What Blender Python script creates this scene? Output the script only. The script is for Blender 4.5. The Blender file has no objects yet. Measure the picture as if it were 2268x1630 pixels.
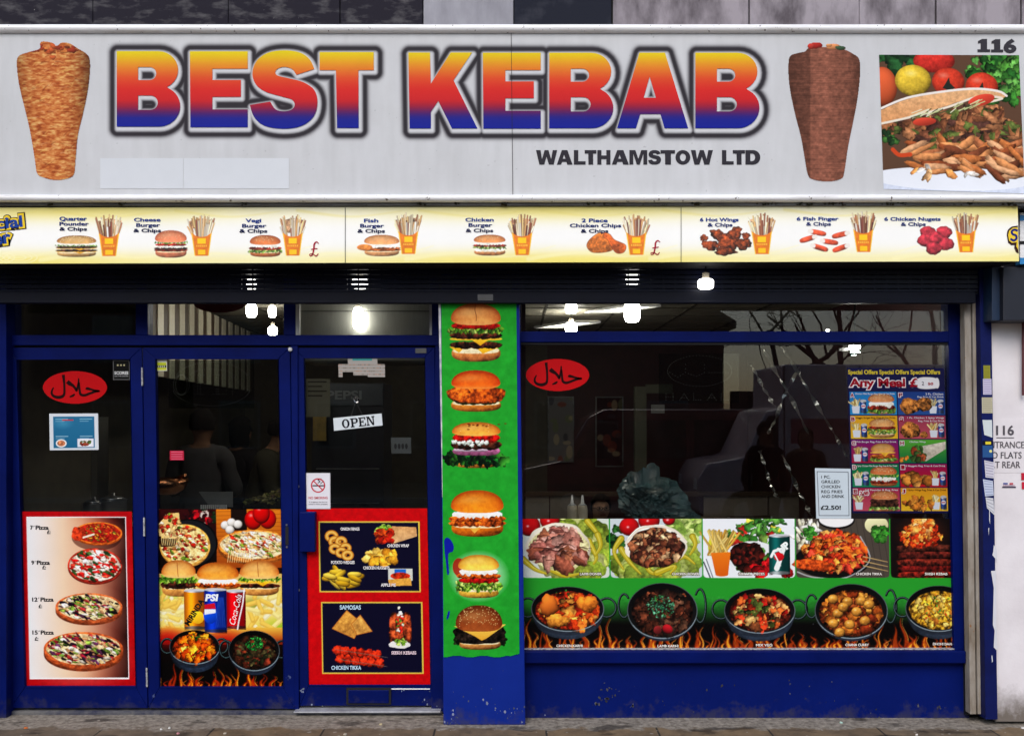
import bpy, bmesh, math, random
import numpy as np
from mathutils import Vector, Matrix

# ---------------------------------------------------------------- camera, sky, sun, exposure
SC = bpy.context.scene
COL = SC.collection
F, D, YH, H = 2187.0, 5.6, 930.0, 1.725      # focal length in picture units, distance to the front of the pillar, eye line, eye height

cam_data = bpy.data.cameras.new('camera')
cam = bpy.data.objects.new('camera', cam_data)
COL.objects.link(cam)
cam.location = (0, -D, H)
cam.rotation_euler = (math.radians(90), 0, 0)
cam_data.sensor_width = 36
cam_data.lens = 36 * F / 2268
cam_data.shift_y = (YH - 814) / 2268
cam_data.clip_end = 400
SC.camera = cam

world = bpy.data.worlds.new('World')
SC.world = world
world.use_nodes = True
wn = world.node_tree
bgn = wn.nodes['Background']
sky = wn.nodes.new('ShaderNodeTexSky')
sky.sky_type = 'NISHITA'
sky.sun_disc = False
sky.sun_elevation = math.radians(42)
sky.sun_rotation = math.radians(195)
sky.air_density = 1.0
sky.dust_density = 2.0
sky.ozone_density = 1.0
wn.links.new(sky.outputs['Color'], bgn.inputs['Color'])
bgn.inputs['Strength'].default_value = 0.15

sun_data = bpy.data.lights.new('overcast_sun', 'SUN')
sun_data.energy = 1.4
sun_data.angle = math.radians(40)
sun_data.color = (1.0, 0.985, 0.97)
sun = bpy.data.objects.new('overcast_sun', sun_data)
COL.objects.link(sun)
_el, _az = math.radians(42), math.radians(195)
_dir = Vector((math.sin(_az) * math.cos(_el), math.cos(_az) * math.cos(_el), math.sin(_el)))
sun.rotation_euler = _dir.to_track_quat('Z', 'Y').to_euler()
sun.location = (0, -12, 14)

SC.view_settings.view_transform = 'Standard'
SC.view_settings.look = 'None'
SC.view_settings.gamma = 1
SC.view_settings.exposure = 0.36

# ---------------------------------------------------------------- helpers
RS = np.random.RandomState(7)
random.seed(7)

def W(x, y, Y):
    """Point of the place that the picture shows at x, y when it stands on the plane Y."""
    d = D + Y
    return Vector(((x - 1134) * d / F, Y, H - (y - YH) * d / F))

def lin(c):
    c = np.asarray(c, dtype=np.float64)
    return np.where(c <= 0.04045, c / 12.92, ((c + 0.055) / 1.055) ** 2.4)

def L3(r, g, b):
    return tuple(float(v) for v in lin(np.array([r, g, b]) / 255.0))

BASE = {}      # world position of every root

def link(o, parent=None):
    COL.objects.link(o)
    if parent is not None:
        o.parent = parent
    return o

def tag(o, label, cat, group=None, kind=None):
    o['label'] = label
    o['category'] = cat
    if group:
        o['group'] = group
    if kind:
        o['kind'] = kind
    return o

def thing(name, label, cat, loc, group=None):
    o = bpy.data.objects.new(name, None)
    o.empty_display_size = 0.05
    link(o)
    o.location = loc
    BASE[o.name] = Vector(loc)
    return tag(o, label, cat, group)

def base_of(o):
    while o is not None:
        if o.name in BASE:
            return BASE[o.name]
        o = o.parent
    return Vector((0, 0, 0))

class MB:
    """Collects shapes (world coordinates) with a colour per vertex; build() links them as one mesh object."""
    def __init__(s):
        s.v, s.f, s.c = [], [], []
        s.col = (1, 1, 1)
        s.smooth = False
    def add(s, verts, faces, col=None):
        n = len(s.v)
        s.v += [tuple(p) for p in verts]
        s.c += [tuple(col or s.col)] * len(verts)
        s.f += [tuple(i + n for i in f) for f in faces]
    def box(s, a, b, col=None):
        x0, y0, z0 = (min(a[i], b[i]) for i in range(3))
        x1, y1, z1 = (max(a[i], b[i]) for i in range(3))
        s.prism([(x0, z0), (x1, z0), (x1, z1), (x0, z1)], y0, y1, col)
    def prism(s, xz, y0, y1, col=None):
        """polygon in x, z extruded along y"""
        n = len(xz)
        vs = [(x, y0, z) for x, z in xz] + [(x, y1, z) for x, z in xz]
        fs = [tuple(range(n)), tuple(range(2 * n - 1, n - 1, -1))]
        fs += [(i, i + n, (i + 1) % n + n, (i + 1) % n) for i in range(n)]
        s.add(vs, fs, col)
    def front(s, corners, Y, depth, col=None):
        """corners given as picture points on plane Y; goes back by depth"""
        p = [W(x, y, Y) for x, y in corners]
        s.prism([(q.x, q.z) for q in p], Y, Y + depth, col)
    def rect(s, x0, y0, x1, y1, Y, depth, lean=0.0, col=None):
        s.front([(x0 + lean, y1), (x1 + lean, y1), (x1, y0), (x0, y0)], Y, depth, col)
    def tube(s, pts, r, n=8, col=None, closed=False):
        pts = [Vector(p) for p in pts]
        m = len(pts)
        rr = r if isinstance(r, (list, tuple)) else [r] * m
        vs, fs = [], []
        for i, p in enumerate(pts):
            t = (pts[min(i + 1, m - 1)] - pts[max(i - 1, 0)])
            t = t.normalized() if t.length > 1e-9 else Vector((0, 0, 1))
            u = t.cross(Vector((0, 0, 1)))
            if u.length < 1e-3:
                u = t.cross(Vector((1, 0, 0)))
            u.normalize()
            w = t.cross(u)
            for k in range(n):
                a = 2 * math.pi * k / n
                vs.append(p + (u * math.cos(a) + w * math.sin(a)) * rr[i])
        for i in range(m - 1):
            for k in range(n):
                fs.append((i * n + k, i * n + (k + 1) % n, (i + 1) * n + (k + 1) % n, (i + 1) * n + k))
        fs.append(tuple(range(n - 1, -1, -1)))
        fs.append(tuple((m - 1) * n + k for k in range(n)))
        s.add(vs, fs, col)
    def lathe(s, c, prof, n=16, col=None, axis='z'):
        """profile of (radius, height) pairs turned round the axis through c"""
        vs, fs = [], []
        m = len(prof)
        for r, h in prof:
            for k in range(n):
                a = 2 * math.pi * k / n
                if axis == 'z':
                    vs.append((c[0] + r * math.cos(a), c[1] + r * math.sin(a), c[2] + h))
                elif axis == 'y':
                    vs.append((c[0] + r * math.cos(a), c[1] + h, c[2] + r * math.sin(a)))
                else:
                    vs.append((c[0] + h, c[1] + r * math.cos(a), c[2] + r * math.sin(a)))
        for i in range(m - 1):
            for k in range(n):
                fs.append((i * n + k, i * n + (k + 1) % n, (i + 1) * n + (k + 1) % n, (i + 1) * n + k))
        fs.append(tuple(range(n - 1, -1, -1)))
        fs.append(tuple((m - 1) * n + k for k in range(n)))
        s.add(vs, fs, col)
    def build(s, name, mat, parent=None, bevel=0.0, smooth=False, fix=True):
        me = bpy.data.meshes.new(name)
        b = base_of(parent) if parent is not None else None
        vs = s.v
        if b is None:
            P = np.array(vs)
            b = Vector(((P[:, 0].min() + P[:, 0].max()) / 2, (P[:, 1].min() + P[:, 1].max()) / 2, P[:, 2].min()))
            own = b
        else:
            own = None
        me.from_pydata([(x - b.x, y - b.y, z - b.z) for x, y, z in vs], [], s.f)
        ca = me.color_attributes.new('Col', 'FLOAT_COLOR', 'POINT')
        cols = np.ones((len(vs), 4), dtype=np.float32)
        cols[:, :3] = np.array(s.c, dtype=np.float32)
        ca.data.foreach_set('color', cols.ravel())
        if fix:
            bm = bmesh.new()
            bm.from_mesh(me)
            bmesh.ops.recalc_face_normals(bm, faces=bm.faces)
            bm.to_mesh(me)
            bm.free()
        me.materials.append(mat)
        if smooth:
            me.polygons.foreach_set('use_smooth', [True] * len(me.polygons))
        o = bpy.data.objects.new(name, me)
        link(o, parent)
        if own is not None:
            o.location = own
            BASE[o.name] = own
        if bevel:
            m = o.modifiers.new('bevel', 'BEVEL')
            m.width = bevel
            m.segments = 2
            m.limit_method = 'ANGLE'
        return o

def one(name, mat, fn, parent=None, **k):
    m = MB()
    fn(m)
    return m.build(name, mat, parent, **k)

# ---------------------------------------------------------------- materials
MATS = {}
def nt(name):
    m = bpy.data.materials.new(name)
    m.use_nodes = True
    t = m.node_tree
    return m, t, t.nodes['Principled BSDF'], t.nodes, t.links

def setin(b, **k):
    names = dict(rough='Roughness', metal='Metallic', spec='Specular IOR Level', coat='Coat Weight', coatr='Coat Roughness')
    for a, v in k.items():
        b.inputs[names[a]].default_value = v

def mixc(N, Lk, fac, a, b, mode='MIX'):
    n = N.new('ShaderNodeMix')
    n.data_type = 'RGBA'
    n.blend_type = mode
    for sock, v in ((n.inputs[0], fac), (n.inputs[6], a), (n.inputs[7], b)):
        if hasattr(v, 'links'):
            Lk.new(v, sock)
        elif sock == n.inputs[0]:
            sock.default_value = v
        else:
            sock.default_value = (*v, 1) if len(v) == 3 else v
    return n.outputs[2]

def noise(N, Lk, scale, detail=4, rough=0.6, stretch=None, dist=0.0):
    tc = N.new('ShaderNodeTexCoord')
    n = N.new('ShaderNodeTexNoise')
    n.inputs['Scale'].default_value = scale
    n.inputs['Detail'].default_value = detail
    n.inputs['Roughness'].default_value = rough
    n.inputs['Distortion'].default_value = dist
    if stretch:
        mp = N.new('ShaderNodeMapping')
        mp.inputs['Scale'].default_value = stretch
        Lk.new(tc.outputs['Object'], mp.inputs[0])
        Lk.new(mp.outputs[0], n.inputs['Vector'])
    else:
        Lk.new(tc.outputs['Object'], n.inputs['Vector'])
    return n.outputs['Fac']

def ramp(N, Lk, v, p0, p1, c0=(0, 0, 0), c1=(1, 1, 1)):
    r = N.new('ShaderNodeValToRGB')
    e = r.color_ramp.elements
    e[0].position, e[1].position = p0, p1
    e[0].color, e[1].color = (*c0, 1), (*c1, 1)
    Lk.new(v, r.inputs[0])
    return r.outputs[0]

def bump(N, Lk, b, v, strength=0.3, dist=0.01):
    n = N.new('ShaderNodeBump')
    n.inputs['Strength'].default_value = strength
    n.inputs['Distance'].default_value = dist
    Lk.new(v, n.inputs['Height'])
    Lk.new(n.outputs[0], b.inputs['Normal'])

def splash(N, Lk, o, height, col, amount):
    """patchy splashes of street dirt kicked up from the pavement"""
    g = N.new('ShaderNodeNewGeometry'); sp = N.new('ShaderNodeSeparateXYZ')
    Lk.new(g.outputs['Position'], sp.inputs[0])
    n = N.new('ShaderNodeTexNoise'); n.inputs['Scale'].default_value = 9; n.inputs['Detail'].default_value = 6; n.inputs['Roughness'].default_value = 0.7
    Lk.new(g.outputs['Position'], n.inputs['Vector'])
    a = N.new('ShaderNodeMath'); a.operation = 'MULTIPLY_ADD'; Lk.new(n.outputs['Fac'], a.inputs[0]); a.inputs[1].default_value = -0.5; Lk.new(sp.outputs['Z'], a.inputs[2])
    a2 = N.new('ShaderNodeMath'); a2.operation = 'ADD'; Lk.new(a.outputs[0], a2.inputs[0]); a2.inputs[1].default_value = 0.30
    f = ramp(N, Lk, a2.outputs[0], 0.02, 0.02 + height, (amount,) * 3, (0, 0, 0))
    return mixc(N, Lk, f, o, col)

def paint(name, c, c2=None, rough=0.45, spec=0.4, scale=6, amt=(0.35, 0.7), chips=None, chipcol=(0.3, 0.28, 0.25), bmp=0.15, bscale=60, metal=0.0, stretch=None, coat=0.0, dirt=None):
    """painted or plain solid with mottling, an optional scatter of chips and a fine bump"""
    m, t, b, N, Lk = nt(name)
    c2 = c2 or tuple(v * 0.75 for v in c)
    f = ramp(N, Lk, noise(N, Lk, scale, 5, 0.6, stretch), *amt)
    o = mixc(N, Lk, f, c2, c)
    if chips:
        f2 = ramp(N, Lk, noise(N, Lk, chips[0], 6, 0.7), chips[1], chips[1] + 0.015)
        o = mixc(N, Lk, f2, o, chipcol)
    if dirt:
        o = splash(N, Lk, o, dirt, (0.05, 0.046, 0.05), 0.5)
    Lk.new(o, b.inputs['Base Color'])
    setin(b, rough=rough, spec=spec, metal=metal, coat=coat)
    if bmp:
        bump(N, Lk, b, noise(N, Lk, bscale, 4), bmp, 0.002)
    return m

def printed(name, rough=0.5, spec=0.3, grain=0.10, grime=0.1, coat=0.0, gain=1.0):
    """ink on vinyl, paper or board: the colour is printed, with a little grain and wear"""
    m, t, b, N, Lk = nt(name)
    a = N.new('ShaderNodeAttribute')
    a.attribute_name = 'Col'
    g = ramp(N, Lk, noise(N, Lk, 420, 2, 0.5), 0.3, 0.7, (1 - grain,) * 3, (1, 1, 1))
    o = mixc(N, Lk, 1.0, a.outputs['Color'], g, 'MULTIPLY')
    g2 = ramp(N, Lk, noise(N, Lk, 3.5, 6, 0.65), 0.35, 0.65, (1 - grime, 1 - grime, 1 - grime * 1.15), (1, 1, 1))
    o = mixc(N, Lk, 1.0, o, g2, 'MULTIPLY')
    if gain != 1:
        o = mixc(N, Lk, 1.0, o, (gain, gain, gain), 'MULTIPLY')
    Lk.new(o, b.inputs['Base Color'])
    setin(b, rough=rough, spec=spec, coat=coat)
    return m

def emit(name, c, s):
    m, t, b, N, Lk = nt(name)
    b.inputs['Base Color'].default_value = (0.8, 0.8, 0.8, 1)
    b.inputs['Emission Color'].default_value = (*c, 1)
    b.inputs['Emission Strength'].default_value = s
    return m

def glassmat(name, tint, extra=0.0):
    m, t, b, N, Lk = nt(name)
    N.remove(b)
    tr = N.new('ShaderNodeBsdfTransparent')
    tr.inputs[0].default_value = (*tint, 1)
    gl = N.new('ShaderNodeBsdfGlossy')
    gl.inputs['Roughness'].default_value = 0.004
    fr = N.new('ShaderNodeFresnel')
    fr.inputs['IOR'].default_value = 1.5
    mx = N.new('ShaderNodeMixShader')
    Lk.new(fr.outputs[0], mx.inputs[0])
    Lk.new(tr.outputs[0], mx.inputs[1])
    Lk.new(gl.outputs[0], mx.inputs[2])
    Lk.new(mx.outputs[0], t.nodes['Material Output'].inputs['Surface'])
    return m

M = {}
M['blue'] = paint('blue_paint', (0.0012, 0.0072, 0.104), (0.0009, 0.0048, 0.070), rough=0.45, spec=0.07, scale=3, chips=(14, 0.765), chipcol=(0.10, 0.12, 0.2), bmp=0.25, bscale=25, dirt=0.10)
M['bluepillar'] = paint('blue_pillar_paint', (0.005, 0.022, 0.235), (0.004, 0.018, 0.20), rough=0.5, spec=0.08, scale=3, chips=(18, 0.75), chipcol=(0.12, 0.15, 0.28), bmp=0.3, bscale=25, dirt=0.10)
M['navy'] = paint('navy_shutter', (0.004, 0.006, 0.020), (0.003, 0.004, 0.013), rough=0.4, spec=0.15, scale=4, bmp=0.1)
M['dark'] = paint('dark_gap', (0.006, 0.006, 0.008), rough=0.8, bmp=0)
M['print'] = printed('print_vinyl', rough=0.5, spec=0.06, grain=0.10, grime=0.04)
M['printsign'] = printed('print_sign', rough=0.5, spec=0.05, grain=0.05, grime=0.06)
M['printgloss'] = printed('print_gloss', rough=0.35, spec=0.08, grain=0.08, grime=0.05, gain=0.72)
M['paper'] = printed('paper_print', rough=0.7, spec=0.06, grain=0.06, grime=0.06)
M['glass'] = glassmat('window_glass', (0.80, 0.81, 0.79))
M['rail'] = paint('white_aluminium', (0.84, 0.84, 0.85), (0.62, 0.60, 0.58), rough=0.3, spec=0.5, scale=5, amt=(0.25, 0.48), chips=(26, 0.65), chipcol=(0.10, 0.07, 0.05), bmp=0.1, stretch=(0.6, 3, 6))
M['railgrey'] = paint('grey_aluminium', (0.16, 0.16, 0.17), (0.06, 0.06, 0.055), rough=0.4, spec=0.5, scale=4, chips=(10, 0.62), chipcol=(0.02, 0.022, 0.012), bmp=0.1, stretch=(1, 3, 3))
M['steel'] = paint('steel', (0.55, 0.55, 0.56), (0.4, 0.4, 0.42), rough=0.3, metal=1.0, bmp=0.05)
M['brushed'] = paint('brushed_steel', (0.62, 0.61, 0.58), (0.52, 0.51, 0.48), rough=0.33, metal=1.0, bmp=0.1, bscale=8, stretch=(30, 1, 1))
M['foil'] = paint('foil', (0.85, 0.84, 0.8), (0.6, 0.6, 0.58), rough=0.3, metal=1.0, bmp=0)
M['solid'] = printed('plain_colours', rough=0.6, spec=0.3, grain=0.12, grime=0.2)
M['soft'] = printed('cloth_colours', rough=0.9, spec=0.1, grain=0.2, grime=0.25)
M['gloss'] = printed('glossy_colours', rough=0.25, spec=0.5, grain=0.05, grime=0.1)
# ---------------------------------------------------------------- painter for printed artwork (colours as printed, sRGB 0-255)
BIGN = None
def fractal(h, w, cell, rs, octv=4, pers=0.55):
    out = np.zeros((h, w)); amp = 1.0; tot = 0
    c = cell
    for _ in range(octv):
        gh, gw = int(h / c) + 3, int(w / c) + 3
        g = rs.rand(gh, gw)
        yy = np.arange(h) / c; xx = np.arange(w) / c
        y0 = yy.astype(int); x0 = xx.astype(int)
        fy = (yy - y0); fx = (xx - x0)
        fy = (fy * fy * (3 - 2 * fy))[:, None]; fx = (fx * fx * (3 - 2 * fx))[None, :]
        a = g[y0][:, x0]; b = g[y0][:, x0 + 1]; cc = g[y0 + 1][:, x0]; d = g[y0 + 1][:, x0 + 1]
        out += amp * ((a * (1 - fx) + b * fx) * (1 - fy) + (cc * (1 - fx) + d * fx) * fy)
        tot += amp; amp *= pers; c = max(c / 2, 1.0)
    return out / tot
NTEX = fractal(1400, 1400, 14, np.random.RandomState(3), 4, 0.65)
NTEX = (NTEX - NTEX.mean()) / NTEX.std()

def ninside(pts, X, Y):
    pts = np.asarray(pts, float)
    ins = np.zeros(X.shape, bool)
    n = len(pts)
    for i in range(n):
        x1, y1 = pts[i]; x2, y2 = pts[(i + 1) % n]
        if y1 == y2:
            continue
        c = ((y1 > Y) != (y2 > Y)) & (X < (x2 - x1) * (Y - y1) / (y2 - y1) + x1)
        ins ^= c
    return ins

def segdist(pts, X, Y, closed=False):
    pts = np.asarray(pts, float)
    d = np.full(X.shape, 1e9)
    t_at = np.zeros(X.shape)
    n = len(pts)
    m = n if closed else n - 1
    for i in range(m):
        x1, y1 = pts[i]; x2, y2 = pts[(i + 1) % n]
        dx, dy = x2 - x1, y2 - y1
        l2 = dx * dx + dy * dy + 1e-12
        t = np.clip(((X - x1) * dx + (Y - y1) * dy) / l2, 0, 1)
        dd = np.hypot(X - x1 - t * dx, Y - y1 - t * dy)
        w = dd < d
        d = np.where(w, dd, d)
        t_at = np.where(w, (i + t) / m, t_at)
    return d, t_at

def smooth_curve(pts, n=6, closed=False):
    pts = [np.array(p, float) for p in pts]
    out = []
    m = len(pts)
    for i in range(m if closed else m - 1):
        p0 = pts[(i - 1) % m] if closed or i > 0 else pts[i]
        p1 = pts[i]; p2 = pts[(i + 1) % m]
        p3 = pts[(i + 2) % m] if closed or i + 2 < m else pts[(i + 1) % m]
        for k in range(n):
            t = k / n
            out.append(0.5 * ((2 * p1) + (-p0 + p2) * t + (2 * p0 - 5 * p1 + 4 * p2 - p3) * t * t + (-p0 + 3 * p1 - 3 * p2 + p3) * t ** 3))
    if not closed:
        out.append(pts[-1])
    return [tuple(p) for p in out]

class Cv:
    def __init__(s, w, h, res=0.85, bg=(255, 255, 255), ss=2):
        s.w, s.h, s.ss = w, h, ss
        s.nw, s.nh = max(2, int(round(w * res))), max(2, int(round(h * res)))
        s.kx, s.ky = s.nw * ss / w, s.nh * ss / h
        s.a = np.empty((s.nh * ss, s.nw * ss, 3))
        s.a[:] = np.array(bg) / 255.0
        s.rs = np.random.RandomState(int(w * 31 + h))
        s.con, s.sat = 0.0, 1.0
    def view(s, x0, y0, x1, y1):
        i0 = max(0, int(x0 * s.kx) - 2); i1 = min(s.a.shape[1], int(x1 * s.kx) + 3)
        j0 = max(0, int(y0 * s.ky) - 2); j1 = min(s.a.shape[0], int(y1 * s.ky) + 3)
        if i1 <= i0 or j1 <= j0:
            return None
        X, Y = np.meshgrid((np.arange(i0, i1) + 0.5) / s.kx, (np.arange(j0, j1) + 0.5) / s.ky)
        return (slice(j0, j1), slice(i0, i1)), X, Y
    def put(s, sl, m, col):
        m = m[..., None]
        c = np.asarray(col, float)
        if c.max() > 1.5 and c.ndim == 1:
            c = c / 255.0
        s.a[sl] = s.a[sl] * (1 - m) + np.clip(c, 0, 1) * m
    def nz(s, shape, zoom=1):
        h, w = shape
        hh, ww = int(h / zoom) + 2, int(w / zoom) + 2
        a = s.rs.randint(0, max(1, 1400 - min(hh, 1390))); b = s.rs.randint(0, max(1, 1400 - min(ww, 1390)))
        iy = (a + (np.arange(h) / zoom).astype(int)) % 1400; ix = (b + (np.arange(w) / zoom).astype(int)) % 1400
        return NTEX[iy][:, ix]
    def ell(s, cx, cy, rx, ry, col, rot=0, p=2.0, wob=0, sh=0.0, edge=0.0, grain=0.0, gz=1, clip=None, soft=None, alpha=1.0):
        R = max(rx, ry) * (1.15 + wob)
        v = s.view(cx - R, cy - R, cx + R, cy + R)
        if v is None:
            return
        sl, X, Y = v
        c, sn = math.cos(rot), math.sin(rot)
        dx, dy = X - cx, Y - cy
        u = (dx * c + dy * sn) / rx; w = (-dx * sn + dy * c) / ry
        r = (np.abs(u) ** p + np.abs(w) ** p) ** (1 / p)
        if wob:
            th = np.arctan2(w, u)
            r = r / (1 + wob * (0.5 * np.sin(3 * th + s.rs.rand() * 6) + 0.35 * np.sin(5 * th + s.rs.rand() * 6) + 0.3 * np.sin(9 * th + s.rs.rand() * 6)))
        sf = soft if soft else 0.8 / (min(rx, ry) * s.kx)
        m = np.clip((1 - r) / sf + 0.5, 0, 1) * alpha
        if clip:
            m = m * ((Y >= clip[0]) & (Y <= clip[1]))
        cc = np.asarray(col, float) / 255.0
        f = 1 + sh * (-0.75 * w - 0.3 * u) - edge * np.clip(r, 0, 1) ** 4
        if grain:
            f = f + grain * s.nz(X.shape, gz)
        s.put(sl, m, cc[None, None] * f[..., None])
    def poly(s, pts, col, col2=None, grain=0, gz=1, horiz=False, alpha=1.0):
        P = np.asarray(pts, float)
        x0, y0 = P.min(0); x1, y1 = P.max(0)
        v = s.view(x0, y0, x1, y1)
        if v is None:
            return
        sl, X, Y = v
        m = ninside(P, X, Y).astype(float) * alpha
        cc = np.asarray(col, float)[None, None] / 255.0 * np.ones(X.shape + (1,))
        if col2 is not None:
            t = ((X - x0) / max(1e-6, x1 - x0)) if horiz else ((Y - y0) / max(1e-6, y1 - y0))
            t = np.clip(t, 0, 1)[..., None]
            cc = cc * (1 - t) + np.asarray(col2, float) / 255.0 * t
        if grain:
            cc = cc * (1 + grain * s.nz(X.shape, gz))[..., None]
        s.put(sl, m, cc)
    def rect(s, x0, y0, x1, y1, col, col2=None, **k):
        s.poly([(x0, y0), (x1, y0), (x1, y1), (x0, y1)], col, col2, **k)
    def line(s, pts, w, col, w2=None, alpha=1.0, soft=0.5):
        P = np.asarray(pts, float)
        w2 = w if w2 is None else w2
        R = max(w, w2)
        x0, y0 = P.min(0) - R; x1, y1 = P.max(0) + R
        v = s.view(x0, y0, x1, y1)
        if v is None:
            return
        sl, X, Y = v
        d, t = segdist(P, X, Y)
        hw = (w * (1 - t) + w2 * t) / 2
        m = np.clip((hw - d) * s.kx / (2 * soft) + 0.5, 0, 1) * alpha
        s.put(sl, m, col)
    def glow(s, cx, cy, rx, ry, col, alpha=1.0, pw=1.0):
        v = s.view(cx - rx, cy - ry, cx + rx, cy + ry)
        if v is None:
            return
        sl, X, Y = v
        r = np.hypot((X - cx) / rx, (Y - cy) / ry)
        s.put(sl, np.clip(1 - r, 0, 1) ** pw * alpha, col)
    def vgrad(s, x0, y0, x1, y1, stops, horiz=False):
        v = s.view(x0, y0, x1, y1)
        sl, X, Y = v
        m = ((X >= x0) & (X <= x1) & (Y >= y0) & (Y <= y1)).astype(float)
        t = (X - x0) / (x1 - x0) if horiz else (Y - y0) / (y1 - y0)
        ps = [q[0] for q in stops]
        cc = np.stack([np.interp(t, ps, [q[1][k] / 255.0 for q in stops]) for k in range(3)], -1)
        s.put(sl, m, cc)
    def chunks(s, cx, cy, rx, ry, n, cols, r0, r1, asp=(0.5, 1.0), sh=0.35, edge=0.35, grain=0.1, wob=0.15, flat=1.0, rmax=0.95):
        """n irregular lumps inside an ellipse, back to front"""
        pts = []
        for _ in range(n):
            a = s.rs.rand() * 6.283; r = math.sqrt(s.rs.rand()) * rmax
            pts.append((cy + ry * r * math.sin(a), cx + rx * r * math.cos(a)))
        pts.sort()
        for y, x in pts:
            c = np.array(cols[s.rs.randint(len(cols))], float) * (0.8 + 0.4 * s.rs.rand())
            rr = r0 + (r1 - r0) * s.rs.rand()
            s.ell(x, y, rr, rr * (asp[0] + (asp[1] - asp[0]) * s.rs.rand()) * flat, c, rot=s.rs.rand() * 3.14 * (1 if flat == 1 else 0.3), wob=wob, sh=sh, edge=edge, grain=grain)
    def colors(s):
        a = s.a.reshape(s.nh, s.ss, s.nw, s.ss, 3).mean((1, 3))
        a = np.clip(a, 0, 1)
        if s.con:
            a = a + s.con * (a * a * (3 - 2 * a) - a) - 0.02 * s.con
            g = a.mean(-1, keepdims=True)
            a = g + (a - g) * s.sat
        return lin(np.clip(a, 0, 1))

# ---- dishes
BUN = (220, 136, 54)
def bun(c, cx, y0, y1, w, col=BUN, seeds=0, pale=0.35):
    """domed bun top between y0 and y1"""
    h = y1 - y0
    cy = y1 - h * 0.30
    sl, X, Y = c.view(cx - w / 2 - 2, y0 - 2, cx + w / 2 + 2, y1 + h * 0.3)
    u = (X - cx) / (w / 2)
    top = cy - (cy - y0) * np.sqrt(np.clip(1 - np.abs(u) ** 2.3, 0, 1))
    bot = cy + (y1 - cy) * np.sqrt(np.clip(1 - np.abs(u) ** 3.5, 0, 1))
    m = ((np.abs(u) < 1) & (Y >= top) & (Y <= bot)).astype(float)
    t = np.clip((Y - top) / np.maximum(bot - top, 0.5), 0, 1)
    base = np.array(col) / 255.0
    lightc = np.clip(np.array(col) / 255.0 * 0.35 + np.array((255, 222, 168)) / 255.0 * 0.6, 0, 1)
    dark = base * np.array((0.74, 0.55, 0.42))
    base = base[None, None] * (1.16 - 0.42 * np.clip(1 - t, 0, 1) ** 2)[..., None]
    k = np.exp(-(((X - cx + w * 0.12) / (w * 0.3)) ** 2) - ((t - 0.40) / 0.2) ** 2)[..., None] * 0.42
    e = np.clip(np.abs(u) ** 4 * 0.75 + np.clip(1 - t / 0.2, 0, 1) * 0.45, 0, 1)[..., None]
    p = (np.clip((t - 0.74) / 0.26, 0, 1) ** 1.5 * pale * 1.6)[..., None]
    cc = base * (1 + 0.035 * c.nz(X.shape))[..., None]
    cc = cc * (1 - e) + dark * e
    cc = cc * (1 - k) + lightc * k
    cc = cc * (1 - p) + lightc * p
    c.put(sl, m, cc)
    for _ in range(seeds):
        a = c.rs.rand() * 2 - 1; b = c.rs.rand()
        x = cx + a * w * 0.42; tp = cy - (cy - y0) * math.sqrt(max(0, 1 - abs(a * 0.84) ** 2.3))
        y = tp + (y1 - tp) * b * 0.7 + 1
        c.ell(x, y, 1.15, 0.75, (236, 206, 150), rot=c.rs.rand() * 3, alpha=0.8)

def heel(c, cx, y0, y1, w, col=BUN):
    h = y1 - y0
    c.ell(cx, y0 + h * 0.35, w / 2, h * 0.65, col, p=2.6, sh=0.45, edge=0.25, grain=0.06)
    c.ell(cx, y0 + h * 0.12, w * 0.47, h * 0.25, (246, 224, 178), p=3, grain=0.05)

def band(c, cx, y0, y1, w, col, amp=0.15, grain=0.25, n=26, droop=0.0, dark=0.5):
    """a ragged filling layer"""
    h = y1 - y0
    rs = c.rs
    top, bot = [], []
    for i in range(n + 1):
        u = -1 + 2 * i / n
        edge = math.sqrt(max(0.0, 1 - abs(u) ** 5))
        mid = (y0 + y1) / 2
        top.append((cx + u * w / 2, mid - h / 2 * edge * (1 - amp * rs.rand())))
        bot.append((cx + u * w / 2, mid + h / 2 * edge * (1 + amp * 2 * (rs.rand() - 0.4)) + droop * h * (rs.rand() ** 2)))
    c.poly(top + bot[::-1], np.array(col) * 1.12, np.array(col) * dark, grain=grain)

def cheese(c, cx, y, w, drop, side=0):
    c.poly([(cx - w / 2, y - 1.5), (cx + w / 2, y - 1.5), (cx + side * w * 0.3, y + drop)], (250, 190, 62), (232, 160, 40), grain=0.04)

def frill(c, cx, y0, y1, w, cols, n=None, r=None):
    n = n or int(w / 3)
    h = y1 - y0
    r = r or h * 0.45
    for i in range(n):
        x = cx - w / 2 + w * (i + c.rs.rand()) / n
        col = np.array(cols[c.rs.randint(len(cols))]) * (0.7 + 0.5 * c.rs.rand())
        c.ell(x, y0 + h * (0.25 + 0.5 * c.rs.rand()), r * (0.7 + 0.7 * c.rs.rand()), r * (0.35 + 0.5 * c.rs.rand()), col, rot=c.rs.rand() * 3, wob=0.3, sh=0.5, edge=0.3)

GREENS = [(120, 165, 60), (150, 190, 80), (80, 130, 45), (180, 205, 110)]
DKGREENS = [(20, 75, 35), (35, 100, 45), (15, 55, 30), (60, 120, 50)]
MEAT = (88, 50, 36)

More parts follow.
